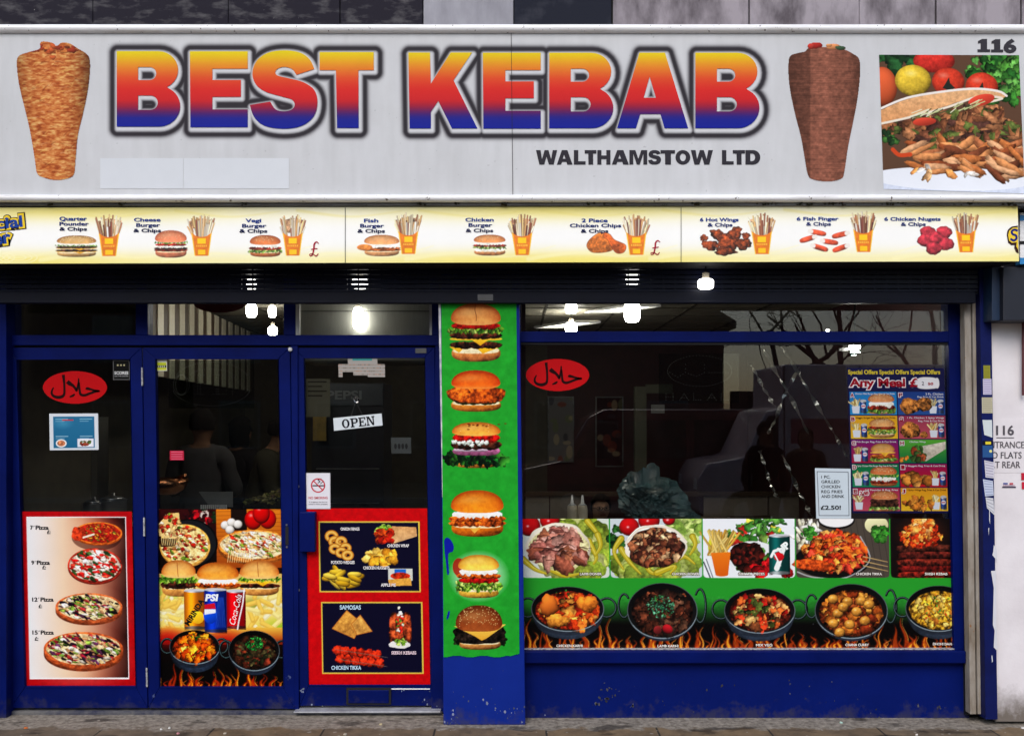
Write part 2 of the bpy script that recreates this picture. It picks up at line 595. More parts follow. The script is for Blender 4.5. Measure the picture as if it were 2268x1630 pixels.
def burger(c, cx, y0, y1, w, layers, col=BUN, top=0.38, bot=0.2, seeds=0, pale=0.3):
    h = y1 - y0
    a = y0 + h * top; b = y1 - h * bot
    heel(c, cx, b - h * 0.05, y1, w * 0.93, col)
    n = len(layers); st = (b - a) / n
    for i in range(n - 1, -1, -1):
        k = layers[i]; ya = a + i * st - st * 0.2; yb = ya + st * 1.4
        if k == 'P': band(c, cx, ya, yb + st * 0.1, w * 1.02, MEAT, 0.2, 0.35)
        elif k == 'F': band(c, cx, ya, yb, w * 1.05, (196, 98, 36), 0.25, 0.3, dark=0.6)
        elif k == 'R': band(c, cx, ya, yb, w * 1.02, (150, 45, 28), 0.2, 0.3, dark=0.6)
        elif k == 'T': band(c, cx, ya, yb, w * 0.95, (200, 36, 28), 0.3, 0.2)
        elif k == 'C':
            band(c, cx, ya + st * .2, ya + st * 0.8, w * 1.02, (248, 190, 70), 0.1, 0.04, dark=0.85)
            cheese(c, cx + w * 0.08, ya + st * 0.7, w * 0.36, st * 1.2)
        elif k == 'D':
            cheese(c, cx - w * 0.36, ya + st * 0.3, w * 0.3, st * 1.1, 0.4); cheese(c, cx + w * 0.22, ya + st * 0.3, w * 0.5, st * 1.3, -0.6)
        elif k == 'L': frill(c, cx, ya, yb, w * 1.0, GREENS)
        elif k == 'K': frill(c, cx, ya, yb + st * 0.5, w * 1.1, DKGREENS, int(w / 2.2))
        elif k == 'S': band(c, cx, ya, yb - st * 0.2, w * 0.9, (250, 246, 232), 0.3, 0.05, droop=0.6, dark=0.88)
        elif k == 'O':
            band(c, cx, ya, yb, w * 0.95, (206, 130, 170), 0.1, 0.08); band(c, cx - w * .1, ya + st * 0.3, yb - st * 0.6, w * 0.7, (240, 215, 232), 0.1, 0.05)
        elif k == 'W':
            for _ in range(12):
                c.ell(cx + (c.rs.rand() - 0.4) * w * 0.7, ya + st * c.rs.rand() * 1.2, w * 0.04, w * 0.035, (232, 240, 225), wob=0.3, sh=0.4, edge=0.3)
    bun(c, cx, y0, a + h * 0.03, w * 0.95, col, seeds, pale)

def pizza(c, cx, cy, rx, ry, tops, n, cheesec=(236, 196, 130), crust=(196, 104, 48), thick=0.28, size=0.07, bite=False):
    c.ell(cx, cy + ry * thick, rx, ry, np.array(crust) * 0.62, sh=-0.2, grain=0.12)
    c.ell(cx, cy + ry * thick * 0.5, rx, ry, crust, sh=-0.15, grain=0.12, edge=0.2)
    c.ell(cx, cy, rx, ry, np.array(crust) * 1.12, sh=0.2, grain=0.15)
    c.ell(cx, cy, rx * 0.93, ry * 0.9, cheesec, wob=0.03, grain=0.14)
    c.chunks(cx, cy, rx * 0.92, ry * 0.88, n, tops, rx * size * 0.6, rx * size * 1.5, (0.45, 0.9), flat=max(0.55, ry / rx * 1.1), grain=0.15)

VEG = [(40, 20, 40), (110, 140, 60), (240, 225, 205), (150, 40, 60), (90, 50, 80), (200, 150, 110), (30, 25, 25), (235, 205, 150), (130, 155, 70), (170, 60, 60)]

def pan(c, cx, cy, rx, ry, cols, n, deep=0.35, handle=1, r0=3, r1=9, base=(120, 45, 20), garnish=None):
    for sx in (-1, 1):
        hx = cx + sx * rx * 1.10
        hb = 0.42 if handle == 1 or sx < 0 else 0.60
        pts = [(hx + sx * rx * (0.25 if handle == 1 else 0.16) * math.cos(a) - sx * rx * 0.02, cy - ry * (0.06 if handle == 1 else 0.18) + ry * hb * math.sin(a)) for a in np.linspace(-2.4, 2.4, 18)]
        c.line(pts, 5.0, (16, 20, 22)); c.line([(x - 0.9, y - 1.0) for x, y in pts], 1.3, (120, 146, 146), alpha=0.75)
    c.ell(cx, cy + ry * deep, rx * 0.93, ry * 0.98, (52, 62, 76), sh=-0.5, edge=0.5, grain=0.06)
    c.ell(cx, cy + ry * deep * 0.45, rx * 0.985, ry, (38, 44, 54), sh=-0.3, grain=0.06)
    c.ell(cx, cy, rx, ry, (92, 100, 104), sh=-0.3)
    c.ell(cx, cy - 0.6, rx * 0.975, ry * 0.965, (20, 20, 21), sh=-0.6)
    c.ell(cx, cy + ry * 0.07, rx * 0.87, ry * 0.84, base, grain=0.3, edge=0.45, wob=0.03)
    c.chunks(cx, cy + ry * 0.07, rx * 0.80, ry * 0.76, int(n * 0.8), cols, r0 * 1.3, r1 * 1.3, grain=0.14, edge=0.45, wob=0.25, sh=0.5)
    c.chunks(cx, cy + ry * 0.07, rx * 0.8, ry * 0.75, n // 3, [tuple(min(255, v * 1.25 + 10) for v in q) for q in cols], r0 * 0.2, r0 * 0.5, grain=0.1)
    if garnish:
        c.chunks(cx + rx * garnish[1], cy + ry * garnish[2], rx * garnish[3], ry * garnish[3], garnish[4], garnish[0], 1, 3, grain=0.2)
    c.line([(cx + rx * 0.98 * math.cos(a), cy + ry * 0.98 * math.sin(a)) for a in np.linspace(0.3, 2.6, 22)], 1.3, (150, 165, 172), alpha=0.8)

def flames(c, x0, x1, y0, y1, n, alpha=0.9):
    h = y1 - y0
    n = int(n * 0.9)
    c.rect(x0, y1 - h * 0.10, x1, y1, (60, 18, 6), alpha=0.5)
    for i in range(n):
        x = x0 + (x1 - x0) * (i + c.rs.rand() * 1.4) / n
        hh = h * (0.25 + 0.80 * c.rs.rand() ** 2.2)
        w = 3 + 10 * c.rs.rand() ** 1.6
        ph = c.rs.rand() * 6; am = 2 + 5 * c.rs.rand(); ln = c.rs.randn() * 5
        pts = [(x + ln * k / 9 + am * math.sin(ph + k * 0.8) * (0.3 + k / 9), y1 - hh * k / 9) for k in range(10)]
        c.line(pts, w * 1.8, (110, 26, 6), 0.5, alpha=0.5, soft=4)
        c.line(pts[:9], w * 1.1, (206, 84, 16), 0.4, alpha=alpha * 0.7, soft=2.4)
        if c.rs.rand() < 0.6:
            c.line(pts[:int(4 + 4 * c.rs.rand())], w * 0.6, (246, 176, 50), 0.4, alpha=alpha * 0.9, soft=1.6)
        if c.rs.rand() < 0.4:
            q = [(px + w * 0.4, py) for px, py in pts[1:9]]
            c.line(q, 1.0, (252, 206, 96), 0.4, alpha=0.85)
        if c.rs.rand() < 0.25:
            c.ell(x + am, y1 - hh * 0.55, w * 0.4, h * 0.07, (16, 8, 6), rot=0.2, alpha=0.7, soft=0.5)

def sticks(c, pts_fn, n, w, cols):
    for _ in range(n):
        a, b = pts_fn()
        col = np.array(cols[c.rs.randint(len(cols))]) * (0.75 + 0.4 * c.rs.rand())
        c.line([a, b], w, np.array(col) * 0.80)
        c.line([(a[0] - w * .15, a[1]), (b[0] - w * .15, b[1])], w * 0.62, np.clip(col, 0, 255))

FRY = [(240, 206, 140), (250, 228, 180), (222, 170, 110), (176, 112, 80), (253, 242, 216), (250, 232, 196)]
def fries_box(c, x, y0, y1, w, boxc=(240, 130, 30), sq=True):
    """chips in an open carton: x centre, w width at the carton's mouth"""
    h = y1 - y0
    ym = y0 + h * 0.50
    c.poly([(x - w * 0.45, ym - 4), (x - w * 0.62, y0 + h * 0.2), (x, y0 + h * 0.12), (x + w * 0.62, y0 + h * 0.18), (x + w * 0.40, ym)], (196, 150, 112), grain=0.25)
    def f():
        u = c.rs.rand() * 2 - 1
        return (x + u * w * 0.42, ym + 6), (x + u * w * 0.66 + (c.rs.rand() - .5) * 3, y0 + h * (0.02 + 0.25 * c.rs.rand()) + abs(u) * h * 0.08)
    sticks(c, f, 40, max(2.4, w * 0.07), FRY)
    def g():
        u = c.rs.rand() * 2 - 1
        return (x + u * w * 0.40, ym + 6), (x + u * w * 0.5 + (c.rs.rand() - .5) * 2, y0 + h * (0.16 + 0.22 * c.rs.rand()))
    sticks(c, g, 9, max(2.2, w * 0.075), [(252, 246, 232), (246, 230, 204), (130, 70, 58), (150, 86, 64)])
    P = [(x - w * 0.5, ym - 4), (x - w * 0.25, ym + 4), (x, ym + 6), (x + w * 0.25, ym + 4), (x + w * 0.5, ym - 4), (x + w * 0.34, y1), (x - w * 0.34, y1)]
    c.poly(P, boxc, np.array(boxc) * 0.95, grain=0.03)
    if sq:
        c.poly([(x - w * .5, ym - 4), (x - w * .43, ym), (x - w * .30, y1), (x - w * .34, y1)], (250, 200, 50))
        c.poly([(x + w * .5, ym - 4), (x + w * .43, ym), (x + w * .30, y1), (x + w * .34, y1)], (250, 200, 50))
        c.rect(x - w * 0.2, ym + h * 0.09, x + w * 0.2, ym + h * 0.22, (252, 206, 20))
        c.rect(x - w * 0.18, ym + h * 0.36, x + w * 0.18, y1 - h * 0.03, (252, 200, 20))
        for k in range(6):
            c.rect(x - w * 0.26 + k * w * 0.09, ym + h * 0.25, x - w * 0.2 + k * w * 0.09, ym + h * 0.29, (252, 190, 60))

# ---- a print: one flat sheet whose colours come from a canvas
def sheet(name, corners, Y, cv, mat, parent=None, mask=None, lift=None, curl=0.0):
    """corners: picture points top-left, top-right, bottom-right, bottom-left on plane Y"""
    p = [np.array(W(x, y, Y)) for x, y in corners]
    a = cv.colors() if isinstance(cv, Cv) else cv
    h, w = a.shape[:2]
    u = np.linspace(0, 1, w)[None, :, None]; v = np.linspace(0, 1, h)[:, None, None]
    P = (p[0] * (1 - u) + p[1] * u) * (1 - v) + (p[3] * (1 - u) + p[2] * u) * v
    if lift is not None:
        P[..., 1] += lift
    idx = np.arange(h * w).reshape(h, w)
    q = np.stack([idx[1:, :-1], idx[1:, 1:], idx[:-1, 1:], idx[:-1, :-1]], -1)
    if mask is not None:
        k = mask[1:, :-1] & mask[1:, 1:] & mask[:-1, 1:] & mask[:-1, :-1]
        q = q[k]
    q = q.reshape(-1, 4)
    Pf = P.reshape(-1, 3); Cf = a.reshape(-1, 3)
    if mask is not None:
        used = np.unique(q)
        rm = np.full(h * w, -1); rm[used] = np.arange(len(used))
        Pf, Cf, q = Pf[used], Cf[used], rm[q]
    own = None
    if parent is not None:
        b = np.array(base_of(parent))
    else:
        b = np.array(((Pf[:, 0].min() + Pf[:, 0].max()) / 2, Y, Pf[:, 2].min())); own = Vector(b)
    me = bpy.data.meshes.new(name)
    n = len(Pf); m = len(q)
    me.vertices.add(n); me.loops.add(m * 4); me.polygons.add(m)
    me.vertices.foreach_set('co', (Pf - b).astype(np.float32).ravel())
    me.loops.foreach_set('vertex_index', q.astype(np.int32).ravel())
    me.polygons.foreach_set('loop_start', np.arange(0, m * 4, 4, dtype=np.int32))
    me.update(calc_edges=True)
    ca = me.color_attributes.new('Col', 'FLOAT_COLOR', 'POINT')
    cc = np.ones((n, 4), np.float32); cc[:, :3] = Cf
    ca.data.foreach_set('color', cc.ravel())
    me.materials.append(mat)
    o = bpy.data.objects.new(name, me)
    link(o, parent)
    if own is not None:
        o.location = own; BASE[o.name] = own
    return o

# ---- lettering as flat meshes
def glyphs(body, bold=0.0, shear=0.0, spacing=1.0):
    c = bpy.data.curves.new('tmp_text', 'FONT')
    c.body = body; c.offset = bold; c.shear = shear; c.space_character = spacing; c.resolution_u = 3
    o = bpy.data.objects.new('tmp_text', c)
    me = bpy.data.meshes.new_from_object(o)
    P = np.array([v.co[:] for v in me.vertices]); fs = [tuple(p.vertices) for p in me.polygons]
    bpy.data.objects.remove(o); bpy.data.curves.remove(c); bpy.data.meshes.remove(me)
    return P, fs

class Ink:
    """lettering on one plane, gathered into one mesh"""
    def __init__(s, Y, ox=0, oy=0, xf=None):
        s.mbs = []; s.mb = MB(); s.Y = Y; s.ox = ox; s.oy = oy; s.n = 0; s.xf = xf
    def pt(s, x, y, dy=0.0):
        if s.xf:
            x, y = s.xf(x, y)
        return W(x + s.ox, y + s.oy, s.Y - dy)
    def text(s, body, cx, cy, w, h, col, bold=0.0, shear=0.0, rot=0.0, outline=None, ow=0.0, spacing=1.0, layer=0, join=False):
        if not join:
            s.mb = MB(); s.mbs.append(s.mb)
        if outline is not None:
            s._text(body, cx, cy, w + ow * 2, h + ow * 2, outline, bold + ow / max(h, 1) * 0.75, shear, rot, spacing, layer)
            layer += 1
        s._text(body, cx, cy, w, h, col, bold, shear, rot, spacing, layer)
    fat = 0.0
    def _text(s, body, cx, cy, w, h, col, bold, shear, rot, spacing, layer):
        if s.fat and not rot:
            f = s.fat; s.fat = 0
            for k, (dx, dy) in enumerate(((-f, 0), (f, 0), (0, 0))):
                s._text(body, cx + dx, cy + dy, w - 2 * f, h, col, bold, shear, rot, spacing, layer + 0.12 * k)
            s.fat = f
            return
        P, fs = glyphs(body, bold, shear, spacing)
        if not len(P):
            return
        lo, hi = P[:, :2].min(0), P[:, :2].max(0)
        q = (P[:, :2] - (lo + hi) / 2) / (hi - lo)
        x = q[:, 0] * w; y = -q[:, 1] * h
        c, sn = math.cos(rot), math.sin(rot)
        X = cx + x * c - y * sn; Yv = cy + x * sn + y * c
        s.n += 1
        s.mb.add([s.pt(a, b, 0.0004 * (layer + 1)) for a, b in zip(X, Yv)], fs, L3(*col))
    def shape(s, pts, col, layer=0):
        if not s.mbs:
            s.mbs.append(s.mb)
        s.mb.add([s.pt(a, b, 0.0004 * (layer + 1)) for a, b in pts], [tuple(range(len(pts)))], L3(*col))
    def stroke(s, pts, w, col, layer=0):
        """brush stroke of varying width; w is a list or a number"""
        if not s.mbs:
            s.mbs.append(s.mb)
        pts = smooth_curve(pts, 5)
        n = len(pts)
        ws = np.interp(np.linspace(0, 1, n), np.linspace(0, 1, len(w)), w) if hasattr(w, '__len__') else [w] * n
        Lp, Rp = [], []
        for i in range(n):
            a = np.array(pts[max(0, i - 1)]); b = np.array(pts[min(n - 1, i + 1)])
            t = b - a; t = t / (np.linalg.norm(t) + 1e-9)
            nn = np.array((-t[1], t[0])) * ws[i] / 2
            Lp.append(np.array(pts[i]) + nn); Rp.append(np.array(pts[i]) - nn)
        vs = [s.pt(x, y, 0.0004 * (layer + 1)) for x, y in Lp + Rp]
        s.mb.add(vs, [(i, i + 1, n + i + 1, n + i) for i in range(n - 1)], L3(*col))
    def build(s, parent, mat=None, name='lettering'):
        return [b.build(name, mat or M['print'], parent, fix=False) for b in s.mbs if b.v][-1]
# ================================================================ the setting
def ground_material():
    m, t, b, N, Lk = nt('pavement_stone')
    tc = N.new('ShaderNodeTexCoord')
    br = N.new('ShaderNodeTexBrick')
    br.inputs['Scale'].default_value = 1.0
    br.inputs['Mortar Size'].default_value = 0.006
    br.inputs['Mortar Smooth'].default_value = 0.2
    br.inputs['Brick Width'].default_value = 0.62
    br.inputs['Row Height'].default_value = 0.45
    br.inputs['Color1'].default_value = (0.19, 0.135, 0.082, 1)
    br.inputs['Color2'].default_value = (0.14, 0.112, 0.085, 1)
    br.inputs['Mortar'].default_value = (0.035, 0.03, 0.025, 1)
    mp = N.new('ShaderNodeMapping')
    mp.inputs['Location'].default_value = (0.12, 0.34, 0)
    Lk.new(tc.outputs['Object'], mp.inputs[0])
    Lk.new(mp.outputs[0], br.inputs['Vector'])
    n1 = noise(N, Lk, 5, 6, 0.7)
    slabs = mixc(N, Lk, 1.0, br.outputs['Color'], ramp(N, Lk, n1, 0.3, 0.7, (0.45, 0.45, 0.46), (1.2, 1.15, 1.05)), 'MULTIPLY')
    # rough concrete skirting poured along the front of the shop
    sep = N.new('ShaderNodeSeparateXYZ')
    Lk.new(tc.outputs['Object'], sep.inputs[0])
    n2 = noise(N, Lk, 6, 5, 0.65)
    ad = N.new('ShaderNodeMath'); ad.operation = 'MULTIPLY_ADD'
    Lk.new(n2, ad.inputs[0]); ad.inputs[1].default_value = 0.30
    Lk.new(sep.outputs['Y'], ad.inputs[2])
    cm = ramp(N, Lk, ad.outputs[0], 0.060, 0.095)
    n3 = noise(N, Lk, 30, 6, 0.7)
    conc = mixc(N, Lk, ramp(N, Lk, n3, 0.35, 0.68), (0.11, 0.092, 0.072), (0.36, 0.32, 0.265))
    o = mixc(N, Lk, cm, slabs, conc)
    # dark damp stains
    st = ramp(N, Lk, noise(N, Lk, 2.6, 5, 0.6, (1, 2.2, 1)), 0.56, 0.63)
    o = mixc(N, Lk, st, o, mixc(N, Lk, 1.0, o, (0.34, 0.33, 0.33), 'MULTIPLY'))
    gum = ramp(N, Lk, noise(N, Lk, 28, 1, 0.3), 0.745, 0.755)
    o = mixc(N, Lk, gum, o, (0.30, 0.27, 0.23))
    Lk.new(o, b.inputs['Base Color'])
    setin(b, rough=0.8, spec=0.3)
    bump(N, Lk, b, n3, 0.6, 0.006)
    return m

def flat_sheet(name, x0, x1, y0, y1, z, mat, kind='structure'):
    o = one(name, mat, lambda m: m.add([(x0, y0, z), (x1, y0, z), (x1, y1, z), (x0, y1, z)], [(0, 1, 2, 3)]))
    o.location = (0, 0, z)
    for v in o.data.vertices:
        pass
    o['kind'] = kind
    return o

def flat_sheet2(name, x0, x1, y0, y1, z, mat, n=1, rough=0.0):
    """ground sheet with its origin at the world's own, so patterns stay in world metres"""
    me = bpy.data.meshes.new(name)
    nx, ny = (n, max(2, n // 4)) if n > 1 else (1, 1)
    vs = []
    rs = np.random.RandomState(5)
    for j in range(ny + 1):
        for i in range(nx + 1):
            vs.append((x0 + (x1 - x0) * i / nx, y0 + (y1 - y0) * j / ny, z + rough * (rs.rand() - 0.5)))
    fs = [(j * (nx + 1) + i, j * (nx + 1) + i + 1, (j + 1) * (nx + 1) + i + 1, (j + 1) * (nx + 1) + i) for j in range(ny) for i in range(nx)]
    me.from_pydata(vs, [], fs)
    me.materials.append(mat)
    o = link(bpy.data.objects.new(name, me))
    o['kind'] = 'structure'
    return o

M['pave'] = ground_material()
flat_sheet2('pavement', -30, 30, -7.5, 0.32, 0.0, M['pave'])
M['asphalt'] = paint('asphalt', (0.055, 0.055, 0.057), (0.04, 0.04, 0.042), rough=0.85, scale=3, bmp=0.5, bscale=120)
flat_sheet2('ground', -150, 150, -200, 60, -0.25, M['asphalt'])
flat_sheet2('road', -60, 60, -16.0, -7.5, -0.12, M['asphalt'])
flat_sheet2('pavement', -60, 60, -21.5, -16.0, -0.002, M['pave'])
M['kerbstone'] = paint('kerbstone', (0.30, 0.29, 0.27), rough=0.8)
one('kerb', M['kerbstone'], lambda m: m.box((-30, -7.62, -0.12), (30, -7.5, 0.005)), bevel=0.01)['kind'] = 'structure'
one('kerb', M['kerbstone'], lambda m: m.box((-60, -16.0, -0.12), (60, -15.88, 0.005)), bevel=0.01)['kind'] = 'structure'

# ---------------------------------------------------------------- wall above the sign
wt = thing('upper_wall', 'stained concrete wall band of dark and pale panels above the shop sign', 'wall', W(1134, 60, 0.02))
M['sootwall'] = paint('soot_stained_render', (0.020, 0.018, 0.026), (0.105, 0.10, 0.105), rough=0.85, spec=0.1, scale=8, amt=(0.28, 0.50), bmp=0.5, bscale=30, stretch=(0.9, 1, 2.4), chips=(26, 0.70), chipcol=(0.3, 0.29, 0.28))
M['greywall'] = paint('grey_painted_render', (0.36, 0.355, 0.39), (0.22, 0.215, 0.24), rough=0.8, spec=0.1, scale=3, amt=(0.3, 0.6), stretch=(1.4, 1, 0.6), bmp=0.4, bscale=40)
M['navywall'] = paint('blackened_render', (0.016, 0.018, 0.028), (0.05, 0.052, 0.066), rough=0.8, spec=0.1, scale=4, amt=(0.3, 0.5), bmp=0.3, chips=(40, 0.72), chipcol=(0.3, 0.3, 0.32))
M['mauvewall'] = paint('mauve_grey_concrete', (0.33, 0.295, 0.32), (0.10, 0.085, 0.095), rough=0.85, spec=0.1, scale=4.2, amt=(0.32, 0.60), stretch=(1.6, 1, 0.7), bmp=0.5, bscale=40, chips=(9, 0.70), chipcol=(0.10, 0.09, 0.09))
for x0, x1, k in ((-700, 205, 'sootwall'), (206, 505, 'sootwall'), (506, 752, 'sootwall'), (754, 936, 'sootwall'), (938, 1137, 'greywall'), (1139, 1354, 'navywall'),
                  (1358, 1658, 'mauvewall'), (1661, 1903, 'mauvewall'), (1904, 2071, 'mauvewall'), (2075, 2260, 'mauvewall'), (2264, 3000, 'mauvewall')):
    one('panel', M[k], lambda m: m.rect(x0, -500, x1, 90, 0.02 + 0.004 * random.random(), 0.25), wt, bevel=0.004)
one('backing', M['dark'], lambda m: m.rect(-690, -490, 2990, 600, 0.045, 0.2), wt)

one('panel', M['navywall'], lambda m: m.rect(-900, 91, -61, 1600, 0.03, 0.25), wt, bevel=0.004)
# ---------------------------------------------------------------- the big sign
sg = thing('shop_sign', 'wide pale shop sign with rainbow lettering BEST KEBAB and two kebab pictures', 'sign', W(1134, 440, -0.30))
SY = -0.30
# letters, in photograph units (x to the right, y down), later divided by K
K = 2562 / 2268.0
def scl(P, x0, y0, k=1 / 3.134):
    return [(x0 + x * k, y0 + y * k) for x, y in P]
def arc(cx, cy, rx, ry, a0, a1, n=10):
    return [(cx + rx * math.cos(math.radians(a0 + (a1 - a0) * i / n)), cy + ry * math.sin(math.radians(a0 + (a1 - a0) * i / n))) for i in range(n + 1)]
def letter_B():
    out = [(0, 0), (320, 0)] + arc(325, 148, 157, 148, -90, 62, 12) + [(396, 284)] + arc(330, 432, 168, 160, -48, 88, 14) + [(0, 592)]
    h1 = [(168, 125), (258, 125)] + arc(258, 176, 52, 51, -90, 90, 10) + [(168, 227)]
    h2 = [(168, 348), (266, 348)] + arc(266, 404, 56, 56, -90, 90, 10) + [(168, 460)]
    return out, [h1, h2]
def letter_E():
    return [(0, 0), (454, 0), (454, 137), (177, 137), (177, 225), (400, 225), (400, 357), (177, 357), (177, 455), (454, 455), (454, 595), (4, 595)], []
def letter_T():
    return [(0, 0), (425, 0), (425, 142), (305, 142), (307, 595), (137, 595), (128, 142), (0, 142)], []
def letter_K():
    return [(0, 0), (170, 0), (176, 245), (332, 0), (500, 0), (354, 218), (542, 595), (342, 595), (235, 380), (177, 465), (177, 595), (10, 595)], []
def letter_A():
    return [(175, 0), (375, 0), (557, 592), (372, 592), (340, 481), (182, 481), (148, 592), (0, 592)], [[(255, 188), (304, 353), (208, 353)]]
def letter_S():
    a = [(506, 147), (470, 72), (395, 18), (268, 0), (140, 20), (52, 85), (20, 180), (48, 268), (125, 325), (250, 362), (328, 385), (352, 424), (332, 462), (270, 478), (202, 462), (160, 402)]
    b = [(0, 428), (32, 520), (112, 590), (258, 615), (402, 594), (500, 520), (531, 410), (506, 312), (420, 250), (300, 218), (218, 198), (200, 170), (222, 142), (275, 130), (332, 148), (366, 192)]
    return smooth_curve(a, 4) + smooth_curve(b, 4), []
LET = []
for fn, x0, y0, kx in ((letter_B, 292, 127.6, 1), (letter_E, 475, 128, 1), (letter_S, 625, 125.6, 1), (letter_T, 799.5, 130, 1), (letter_K, 1021.6, 131, 1), (letter_E, 1208, 131.5, 1.0),
                       (letter_B, 1374, 131.6, 1.01), (letter_A, 1544, 131.5, 1), (letter_B, 1739.7, 131.5, 1.01)):
    out, holes = fn()
    f = lambda P: [((x0 + x / 3.134 * kx) / K, (y0 + y / 3.134) / K) for x, y in P]
    LET.append((f(out), [f(h) for h in holes]))

# sign face: pale print with the dark airbrushed outline behind the letters
SX0, SX1, SYT, SYB = -90, 2360, 66, 440
cv = Cv(SX1 - SX0, SYB - SYT, 0.62, (202, 203, 205), ss=1)
Hh, Ww = cv.a.shape[:2]
X, Yg = np.meshgrid((np.arange(Ww) + 0.5) / cv.kx + SX0, (np.arange(Hh) + 0.5) / cv.ky + SYT)
ink = fractal(Hh, Ww, 260, np.random.RandomState(9), 3)[..., None] - 0.5
cv.a *= 1 + 0.05 * ink
rain = np.repeat(fractal(Hh // 6 + 1, Ww, 9, np.random.RandomState(21), 4), 6, 0)[:Hh][..., None] - 0.5
cv.a *= 1 + 0.05 * rain
spk = fractal(Hh, Ww, 5, np.random.RandomState(22), 2); cv.a[spk > 0.93] *= 0.86
region = (X > 235) & (X < 1720) & (Yg > 80) & (Yg < 325)
rx, ry = X[region], Yg[region]
dist = np.full(rx.shape, 1e9); inside = np.zeros(rx.shape, bool)
for out, holes in LET:
    xs = [p[0] for p in out]
    near = (rx > min(xs) - 45) & (rx < max(xs) + 45)
    sx, sy = rx[near] - 2.7, ry[near] - 4.3
    ins = ninside(out, sx, sy)
    d, _ = segdist(out, sx, sy, True)
    for h in holes:
        ih = ninside(h, sx, sy); dh, _ = segdist(h, sx, sy, True)
        ins &= ~ih; d = np.minimum(d, dh)
    d[ins] = 0
    dist[near] = np.minimum(dist[near], d)
dark = np.clip(np.where(dist < 11.0, np.exp(-((dist - 11.0) / 4.9) ** 2), np.exp(-((dist - 11.0) / 7.6) ** 2)) * 1.16, 0, 0.97)
white = np.clip(1 - dist / 11, 0, 1) * 0.3
blk = cv.a[region]
blk = blk * (1 - white[:, None]) + np.array((222, 222, 228)) / 255 * white[:, None]
blk = blk * (1 - dark[:, None]) + np.array((46, 43, 48)) / 255 * dark[:, None]
cv.a[region] = blk
face = sheet('face', [(SX0, SYT), (SX1, SYT), (SX1, SYB), (SX0, SYB)], SY, cv, M['printsign'], sg)
one('box', M['railgrey'], lambda m: m.rect(SX0, SYT + 2, SX1, SYB, SY + 0.004, 0.28), sg)

def rainbow(y):
    t = (y - 113) / (283 - 113)
    st = [(0.0, (226, 204, 30)), (0.06, (226, 190, 32)), (0.2, (224, 134, 44)), (0.36, (218, 76, 44)), (0.5, (212, 46, 42)), (0.64, (200, 40, 44)), (0.72, (152, 36, 62)), (0.80, (84, 36, 100)), (0.87, (34, 38, 136)), (1.0, (26, 36, 142))]
    return tuple(lin(np.array([np.interp(t, [q[0] for q in st], [q[1][k] for q in st]) for k in range(3)]) / 255.0))

def fill_letter(out, holes, Y, colour, strips=26):
    """flat letter cut into bands so that the printed fade from yellow to blue runs down it"""
    bm = bmesh.new()
    edges = []
    for ring in [out] + holes:
        vs = [bm.verts.new((x, -y, 0)) for x, y in ring]
        edges += [bm.edges.new((vs[i], vs[(i + 1) % len(vs)])) for i in range(len(vs))]
    bmesh.ops.triangle_fill(bm, use_beauty=True, edges=edges)
    ys = [p[1] for p in out]
    for k in range(1, strips):
        y = min(ys) + (max(ys) - min(ys)) * k / strips
        bmesh.ops.bisect_plane(bm, geom=bm.verts[:] + bm.edges[:] + bm.faces[:], plane_co=(0, -y, 0), plane_no=(0, 1, 0))
    vs = [(v.co.x, -v.co.y) for v in bm.verts]
    bm.verts.index_update()
    fs = [tuple(v.index for v in f.verts) for f in bm.faces]
    bm.free()
    mb = MB()
    mb.v = [tuple(W(x, y, Y)) for x, y in vs]
    mb.c = [colour(y) for x, y in vs]
    mb.f = fs
    return mb
for out, holes in LET:
    fill_letter(out, holes, SY - 0.003, rainbow).build('letter', M['printsign'], sg, fix=False)
def blk(ch):
    if ch == 'W': return [(0, 0), (29, 0), (38, 62), (55, 0), (79, 0), (96, 62), (106, 0), (134, 0), (112, 100), (82, 100), (67, 46), (52, 100), (22, 100)], []
    if ch == 'L': return [(0, 0), (30, 0), (30, 77), (80, 77), (80, 100), (0, 100)], []
    if ch == 'H': return [(0, 0), (30, 0), (30, 37), (66, 37), (66, 0), (96, 0), (96, 100), (66, 100), (66, 62), (30, 62), (30, 100), (0, 100)], []
    if ch == 'M': return [(0, 0), (40, 0), (60, 60), (80, 0), (120, 0), (120, 100), (94, 100), (94, 26), (70, 100), (50, 100), (26, 26), (26, 100), (0, 100)], []
    if ch == 'O': return arc(50, 50, 50, 51, 0, 340, 17), [arc(50, 50, 20, 27, 0, 330, 11)]
    if ch == 'D': return [(0, 0)] + arc(48, 50, 44, 50, -90, 90, 12) + [(0, 100)], [[(30, 24)] + arc(42, 50, 18, 26, -90, 90, 8) + [(30, 76)]]
    return {'A': letter_A, 'T': letter_T, 'S': letter_S}[ch]()
def blk_text(word, spans, y0, y1, Y, col, parent):
    mb = MB()
    for ch, xa, xb in zip(word, spans[::2], spans[1::2]):
        out, holes = blk(ch)
        xs = [q[0] for q in out]; ys = [q[1] for q in out]
        f = lambda P: [(xa + (x - min(xs)) / (max(xs) - min(xs)) * (xb - xa), y0 + (y - min(ys)) / (max(ys) - min(ys)) * (y1 - y0)) for x, y in P]
        l = fill_letter(f(out), [f(h) for h in holes], Y, lambda y: L3(*col), 1)
        mb.add(l.v, l.f, L3(*col))
    return mb.build('lettering', M['printsign'], parent, fix=False)
blk_text('WALTHAMSTOW', (1187, 1234, 1233.5, 1268, 1271, 1297, 1295, 1321, 1323, 1352, 1355, 1393, 1394, 1433.5, 1435.5, 1464, 1463, 1495, 1496, 1529, 1530, 1579), 332, 364, SY - 0.002, (52, 50, 56), sg)
